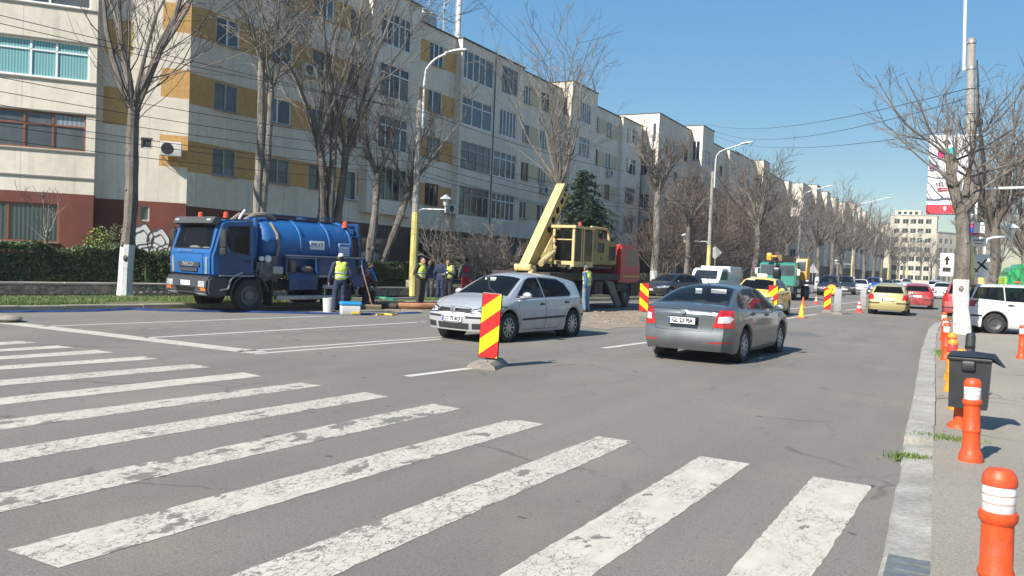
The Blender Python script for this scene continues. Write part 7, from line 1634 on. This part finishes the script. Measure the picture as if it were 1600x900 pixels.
# things at the truck
p = G(547,492); t = thing('storage_box', 'white plastic box with blue lid on the road by the worker', 'box', (p.x,p.y,0), away(p)+R(8)); PW = M('milky_plastic', (.50,.50,.47), rough=.45, var=.08)
MB().bev((0,0,.15), (.38,.56,.28), .03).build('tub', PW, t); MB().bev((0,0,.335), (.41,.6,.09), .02).build('lid', M('blue_lid', (.02,.27,.55), rough=.4), t); MB().box((-.195,-.12,.08), (.01,.2,.06)).build('yellow_content', CONEY, t)
p = G(513,487.5); t = thing('bucket', 'white plastic bucket beside the worker at the blue truck', 'bucket', (p.x,p.y,0)); MB().lathe([(.001,0),(.15,0),(.18,.42),(.17,.42),(.15,.05)], 18).build('pail', PW, t); b = MB(); b.tube([(0,.18,.38),(.1,.12,.3),(.14,0,.26),(.1,-.12,.3),(0,-.18,.38)], .006, 5); b.build('handle', STEEL, t)
p = G(581,484); t = thing('broom', 'wide push broom with pale wooden handle leaning on the blue truck', 'broom', (p.x,p.y,0), away(p)+R(90)); MB().bev((0,0,.13), (.62,.08,.07), .015).build('head', M('broom_wood', (.22,.17,.10), rough=.8), t); MB().box((0,0,.05), (.6,.06,.1)).build('bristles', M('broom_bristle', (.10,.09,.06), rough=.9), t)
b = MB(); b.tube([(0,0,.15),(.38,.25,1.42)], .016, 7); b.build('handle', M('pale_wood', (.48,.30,.19), rough=.7), t)
def hose(label, px, rad, mat, z=None, cat='hose', name='hose', jit=0):
    P = [G(u, v) for u, v in px]; P = [Vector((p.x, p.y, rad)) for p in P]; Q = []
    for i in range(len(P)-1):
        for k in range(5):
            f = k/5; Q.append(P[i].lerp(P[i+1], f))
    Q.append(P[-1]); a = Q[0].copy(); b = MB(); b.tube([q-a for q in Q], rad, 9); o = b.build(name, mat); o.location = a; return tag(o, label, cat)
ORP = M('orange_brown_pipe', (.42,.19,.09), rough=.6, var=.1); HBR = M('dark_brown_hose', (.06,.045,.035), rough=.7, var=.2); GRH = M('green_hose_rubber', (.02,.16,.10), rough=.6)
hose('orange-brown pipe lying on the road behind the silver hatchback', [(622,483),(650,483.5),(690,483),(730,482)], .11, ORP, name='pipe', cat='pipe'); hose('dark brown hose leading to the orange pipe behind the truck', [(566,481),(595,482),(620,483)], .10, HBR)
hose('green hose on the verge behind the blue truck', [(578,473),(590,471),(605,472),(617,474)], .10, GRH); hose('thin yellow hose on the road near the broom', [(588,493),(600,492),(612,493),(620,492)], .025, CONEY)
# flat blue hose along the left kerb
TARP = M('blue_flat_hose', (.01,.035,.13), rough=.6, var=.3, scale=4); pts = [(-60,490),(0,488),(90,487.5),(150,486.5),(205,484),(260,486),(340,487.5),(430,489),(505,491),(600,491.5),(668,489)]
b = MB(); V = []; Pw = [G(*q) for q in pts]; Q = []
for i in range(len(Pw)-1):
    for k in range(6): Q.append(Pw[i].lerp(Pw[i+1], k/6))
for i, q in enumerate(Q):
    d = (Q[min(i+1,len(Q)-1)]-Q[max(i-1,0)]).normalized(); e = Vector((-d.y, d.x, 0)); hh_ = .02+.025*abs(math.sin(i*.9))*(1+1.2*math.exp(-((i-22)/5)**2))
    V += [q-e*.09+Vector((0,0,.008)), q-e*.03+Vector((0,0,hh_)), q+e*.02+Vector((0,0,hh_*.8+.02)), q+e*.1+Vector((0,0,.008))]
b.add(V, [(4*i+j,4*i+j+1,4*i+5+j,4*i+4+j) for i in range(len(Q)-1) for j in range(3)]); tag(b.build('flat_hose', TARP), 'long flat blue hose lying along the left kerb past the truck', 'hose')
p = AX(642,452,-19.6); t = thing('crate', 'small beige crate standing on the low wall by the yellow pole', 'crate', (p.x,p.y,.545)); MB().bev((0,0,.13), (.3,.36,.26), .015).build('crate_body', M('beige_card', (.40,.36,.25), rough=.9), t); MB().box((0,0,.268), (.26,.32,.02)).build('lid', M('beige_card_lid', (.46,.42,.30), rough=.9), t)
p = G(3,502); t = tag(MB().ell((0,0,.03), (.5,.35,.09), 12, 8).build('sand_bag', RUBB), 'pale sandbag lying at the left end of the stop line', 'sandbag'); t.location = (p.x,p.y,.04)
# ---------------------------------------------------------------- right pavement furniture
BOLO = layer('bollard_orange', (.60,.065,.011), (.36,.07,.035), 8, .54, .72, rough=.48, bump=.15, bscale=60, fine=.12, fscale=25); BOLW = M('bollard_white_band', (.64,.65,.66), rough=.35, var=.05)
BOLY = M('bollard_amber', (.70,.25,.02), rough=.42, var=.08); BOLR = M('bollard_red_band', (.55,.03,.03), rough=.4)
def bollard(label, x, y, h, r_, base=BOLO, band=BOLW, extra=None):
    t = thing('bollard', label, 'bollard', (x,y,.1), 0, 'plastic bollards on the right pavement'); k = h/.75; t.rotation_euler = (R(rnd.uniform(-1.5,1.5)), R(rnd.uniform(-1.5,1.5)), rnd.random()*6)
    MB().lathe([(r_*1.5,0),(r_*1.48,.04*k),(r_*1.22,.09*k),(r_*1.08,.12*k),(r_*1.02,.26*k),(r_*1.12,.27*k),(r_*1.12,.285*k),(r_*1.0,.30*k),(r_*.97,.50*k),(r_*1.14,.515*k),(r_*1.2,.535*k),(r_*1.14,.555*k),(r_*.9,.56*k)], 28).build('post', base, t)
    bb = MB(); bb.lathe([(r_*.98,.558*k),(r_,.56*k),(r_,.672*k),(r_*.98,.674*k)], 28); bb.build('reflective_band', band, t)
    g = MB()
    for z in (.598,.635): g.lathe([(r_*1.004,z*k-.003),(r_*1.012,z*k),(r_*1.004,z*k+.003)], 24)
    g.build('band_groove', M('orange_groove', (.45,.2,.15), rough=.5), t)
    MB().lathe([(r_*.98,.672*k),(r_*1.06,.676*k),(r_*1.06,.70*k),(r_*.98,.722*k),(r_*.72,.744*k),(.001,.752*k)], 28).build('cap', base, t)
    return t
q1 = AY(1567,733,4.32); bollard('nearest orange bollard at the bottom right corner', q1.x, 4.32, .76, .068)
p = G(1516.5,720,.1); bollard('orange bollard with white bands in front of the litter bin', p.x, p.y, .74, .068)
for (lab, u, y, base, band) in (('amber bollard with red band just behind the litter bin',1501,11.6,BOLY,BOLR),('amber bollard with red band second behind the litter bin',1491,13.4,BOLY,BOLR),('amber bollard third behind the litter bin',1489,15.0,BOLY,BOLR),('orange bollard at the kerb before the whitewashed tree, nearest of three',1480,18.6,BOLO,BOLW),('orange bollard at the kerb before the whitewashed tree, middle of three',1477,21.0,BOLO,BOLW),('orange bollard at the kerb before the whitewashed tree, farthest of three',1474.5,24.5,BOLO,BOLW)):
    q = AY(u, 520, y); bollard(lab, q.x, y, .76, .066, base, band)
q = AY(1598,530,20.5); bollard('orange bollard at the right edge in front of the white estate car', q.x, 20.5, .72, .07)
q = AY(1516,540,12.6); t = thing('black_post', 'black plastic post behind the litter bin', 'post', (q.x,12.6,.1)); MB().lathe([(.075,0),(.06,.04),(.06,.86),(.05,.9),(.001,.91)], 18).build('post', BLKP, t); MB().lathe([(.062,.7),(.064,.72),(.062,.74)], 18).build('collar', BLKG, t)
# litter bin hung on an orange stub
q = AY(1513,630,10.15); bz = .34; t = thing('litter_bin', 'black plastic litter bin with open lid on an orange stub', 'litter bin', (q.x,10.15,.1), R(-4))
b = MB(); W0, W1 = .18, .195
b.add([(-W0,-.15,bz-.1),(W0,-.15,bz-.1),(W0,.15,bz-.1),(-W0,.15,bz-.1),(-W1,-.165,bz+.43),(W1,-.165,bz+.43),(W1,.165,bz+.43),(-W1,.165,bz+.43)], [(0,3,2,1),(0,1,5,4),(1,2,6,5),(2,3,7,6),(3,0,4,7)]); BINM = M('bin_black_plastic', (.018,.02,.022), rough=.5, var=.25, scale=7)
b.build('tub', BINM, t); b = MB(); b.bev((0,0,bz+.43), (.43,.37,.04), .012); rot = Matrix.Rotation(R(6),3,'Y'); b.add([(-.21,-.2,bz+.455),(.21,-.2,bz+.46),(.31,-.15,bz+.37),(.33,.0,bz+.36),(.22,.2,bz+.48),(-.21,.2,bz+.48),(0,0,bz+.51)], [(0,1,6),(1,2,6),(2,3,6),(3,4,6),(4,5,6),(5,0,6)]); b.build('lid', BINM, t)
b = MB(); b.bev((-.01,-.175,bz+.36), (.13,.05,.1), .012); b.build('latch', BINM, t); b = MB()
for x in (-.13,.12): b.lathe([(.001,-.156),(.012,-.156)], 8, 'y', (x,0,bz-.04))
b.build('bolt', BLKG, t); b = MB(); b.lathe([(.12,0),(.11,.04),(.06,.08),(.055,.24),(.06,.245)], 18, 'z', (-.08,.04,0)); b.build('stub', BOLO, t)
# banner on the concrete pole
bn = thing('advertising_banner', 'tall white advertising banner with red foot on the right concrete pole', 'banner', (-.42,29.9,3.85), 0)
BW, BH = 1.15, 2.5; BANW = M('banner_white', (.64,.64,.64), rough=.6, var=.05); BANR = M('banner_red', (.55,.03,.05), rough=.6)
b = MB(); nx = 6; nz_ = 10
V = [(-.67+BW*i/nx, .03*math.sin(i*1.1+j*.4), BH*j/nz_) for j in range(nz_+1) for i in range(nx+1)]; b.add(V, [(j*(nx+1)+i, j*(nx+1)+i+1, (j+1)*(nx+1)+i+1, (j+1)*(nx+1)+i) for j in range(nz_) for i in range(nx)]); cl = b.build('cloth', BANW, bn)
b = MB(); b.box((-.095,-.045,.14), (BW,.006,.28)); b.build('red_foot', BANR, cl)
b = MB(); b.prism([(-.16,.1),(-.1,.1),(-.1,.17),(-.06,.17),(-.13,.25),(-.2,.17),(-.16,.17)], .004, 'y', -.055); b.build('white_arrow', BANW, cl)
b = MB(); b.prism([(-.22,2.13),(-.14,2.13),(-.14,2.27),(-.06,2.27),(-.18,2.42),(-.30,2.27),(-.22,2.27)], .006, 'y', -.05); b.build('black_arrow', INK, cl)
b = MB(); b.box((-.06,-.047,.78), (.62,.006,.10)); b.build('red_bar', BANR, cl); b = MB(); b.lathe([(.13,-.05),(.09,-.05)], 20, 'y', (-.03,0,1.19)); b.build('round_logo', BANR, cl)
text('logo_letter', 'S', .16, BANR, cl, (-.03,-.05,1.19), (R(90),0,0), .002); text('banner_lettering', 'SELGROS', .2, INK, cl, (-.06,-.05,.95), (R(90),0,0), .002, xs=.95); text('bar_lettering', 'cash & carry', .085, BANW, cl, (-.06,-.053,.78), (R(90),0,0), .002)
for x, z, r_, m_ in ((-.30,1.92,.13,M('balloon_pink', (.55,.03,.16), rough=.4)),(-.03,2.0,.12,M('balloon_teal', (.02,.38,.36), rough=.4)),(.05,1.75,.10,BANW),(-.55,1.50,.10,M('balloon_violet', (.36,.12,.32), rough=.4))): MB().lathe([(.001,-.048),(r_,-.048)], 18, 'y', (x,0,z)).build('balloon_print', m_, cl)
b = MB(); b.tube([(-.68,0,BH+.02),(.72,.2,BH+.02)], .022, 7); b.tube([(-.68,0,-.02),(.72,.2,-.02)], .022, 7); b.build('bracket', WHITEP, bn)
# direction sign, small plates
ds = thing('direction_sign', 'wide white direction sign with arrow and aeroplane symbol behind the trunk', 'sign', (.29,30.9,.1)); SW = M('sign_white', (.60,.60,.58), rough=.4, var=.06)
for x0, x1 in ((-.90,-.50),(-.30,.52)): MB().bev(((x0+x1)/2,-.1,2.12), (x1-x0,.025,.76), .006).build('panel', SW, ds)
b = MB(); b.prism([(-.74,2.12),(-.66,2.12),(-.66,2.27),(-.60,2.27),(-.70,2.42),(-.80,2.27),(-.74,2.27)], .006, 'y', -.119); b.box((-.70,-.116,1.96), (.24,.006,.14))
b.prism([(.12,1.93),(.14,1.90),(.44,2.30),(.46,2.38),(.40,2.34)], .006, 'y', -.119); b.prism([(.16,2.24),(.20,2.26),(.38,2.14),(.50,2.0),(.46,1.98),(.30,2.10)], .006, 'y', -.126); b.prism([(.08,2.02),(.11,2.04),(.22,1.94),(.20,1.91)], .006, 'y', -.126); b.build('symbol', INK, ds)
GTX = M('grey_sign_text', (.25,.25,.25), rough=.5); b = MB()
for i in range(4): b.box((-.12,-.116,2.36-.14*i), (.26-.03*(i%2),.006,.05))
b.build('sign_text', GTX, ds); b = MB(); b.box((-.2,-.06,1.95), (1.5,.04,.05)); b.box((-.2,-.06,2.3), (1.5,.04,.05)); b.build('rail', STEEL, ds)
ps = thing('road_sign', 'small round red and blue sign with white plates on the concrete pole', 'sign', (.33,30.0,2.75)); MB().lathe([(.001,-.1),(.2,-.1),(.2,-.085)], 20, 'y', (0,0,.62)).build('disc', M('sign_blue', (.03,.06,.4), rough=.4), ps); b = MB(); b.lathe([(.16,-.104),(.2,-.104)], 20, 'y', (0,0,.62)); b.box((0,-.104,.62), (.34,.005,.05), Matrix.Rotation(R(45),3,'Y')); b.build('red_ring', BANR, ps); b = MB(); b.bev((.12,-.1,.66), (.32,.015,.34), .004); b.bev((.12,-.1,.22), (.42,.015,.3), .004); b.build('plate', SW, ps); b = MB(); b.box((.12,-.112,.26), (.3,.005,.06)); b.box((.12,-.112,.16), (.22,.005,.04)); b.build('plate_text', GTX, ps)
# green and white bus at the right edge
GRB = paint('bus_green', (.02,.32,.10), 0, .35); bs = thing('bus', 'white bus with rounded green end at the right edge behind the estate car', 'bus', (4.6,47.5,0), R(8))
bm = shell([(-2.8,.5),(-2.95,1.2),(-2.8,2.1),(-2.45,2.62),(5.5,2.75),(5.5,.5)], -1.1, 1.1, .18, 4)
gd = extract(bm, [(-3.2,.4),(-1.9,.4),(-1.75,1.5),(-1.9,2.9),(-3.2,2.9)], 'y', lambda c, n: True); yl = extract(gd, [(-3.2,.4),(-2.86,.4),(-2.8,1.5),(-2.72,2.9),(-3.2,2.9)], 'y', lambda c, n: True) if gd else None
bm_obj(gd, 'green_end', GRB, bs, 30); bm_obj(yl, 'yellow_edge', M('bus_lime', (.42,.55,.06), rough=.4), bs, 30)
cut(bm, [(-1.5,1.45),(5.2,1.45),(5.2,2.3),(-1.5,2.3)], 'y', lambda c, n: n.y < -.6, 'side_window', G_MID, bs, .03); bm_obj(bm, 'body', WHT, bs, 30)
b = MB(); b.bev((-2.35,-1.105,1.75), (.3,.02,.1), .005); b.build('logo_patch', M('bus_logo_orange', (.6,.2,.08), rough=.5), bs)
for x in (-1.4,3.8):
    for s in (1,-1): bigwheel(bs, x, .95*s, .45, .26)

# ================================================================ haze: the air of the street
hz = MB().box((0,140,10.9), (240,340,24.2)); hm = bpy.data.materials.new('street_haze'); hm.use_nodes = True; hn = hm.node_tree.nodes; hl_ = hm.node_tree.links
for q in list(hn):
    if q.type == 'BSDF_PRINCIPLED': hn.remove(q)
pv = hn.new('ShaderNodeVolumePrincipled'); pv.inputs['Color'].default_value = (.80,.86,.92,1); pv.inputs['Density'].default_value = .0005; pv.inputs['Anisotropy'].default_value = .2
hl_.new(pv.outputs['Volume'], hn['Material Output'].inputs['Volume']); ho = hz.build('haze', hm, sharp=0); ho['kind'] = 'stuff'
if TMPS: bpy.data.scenes.remove(TMPS)
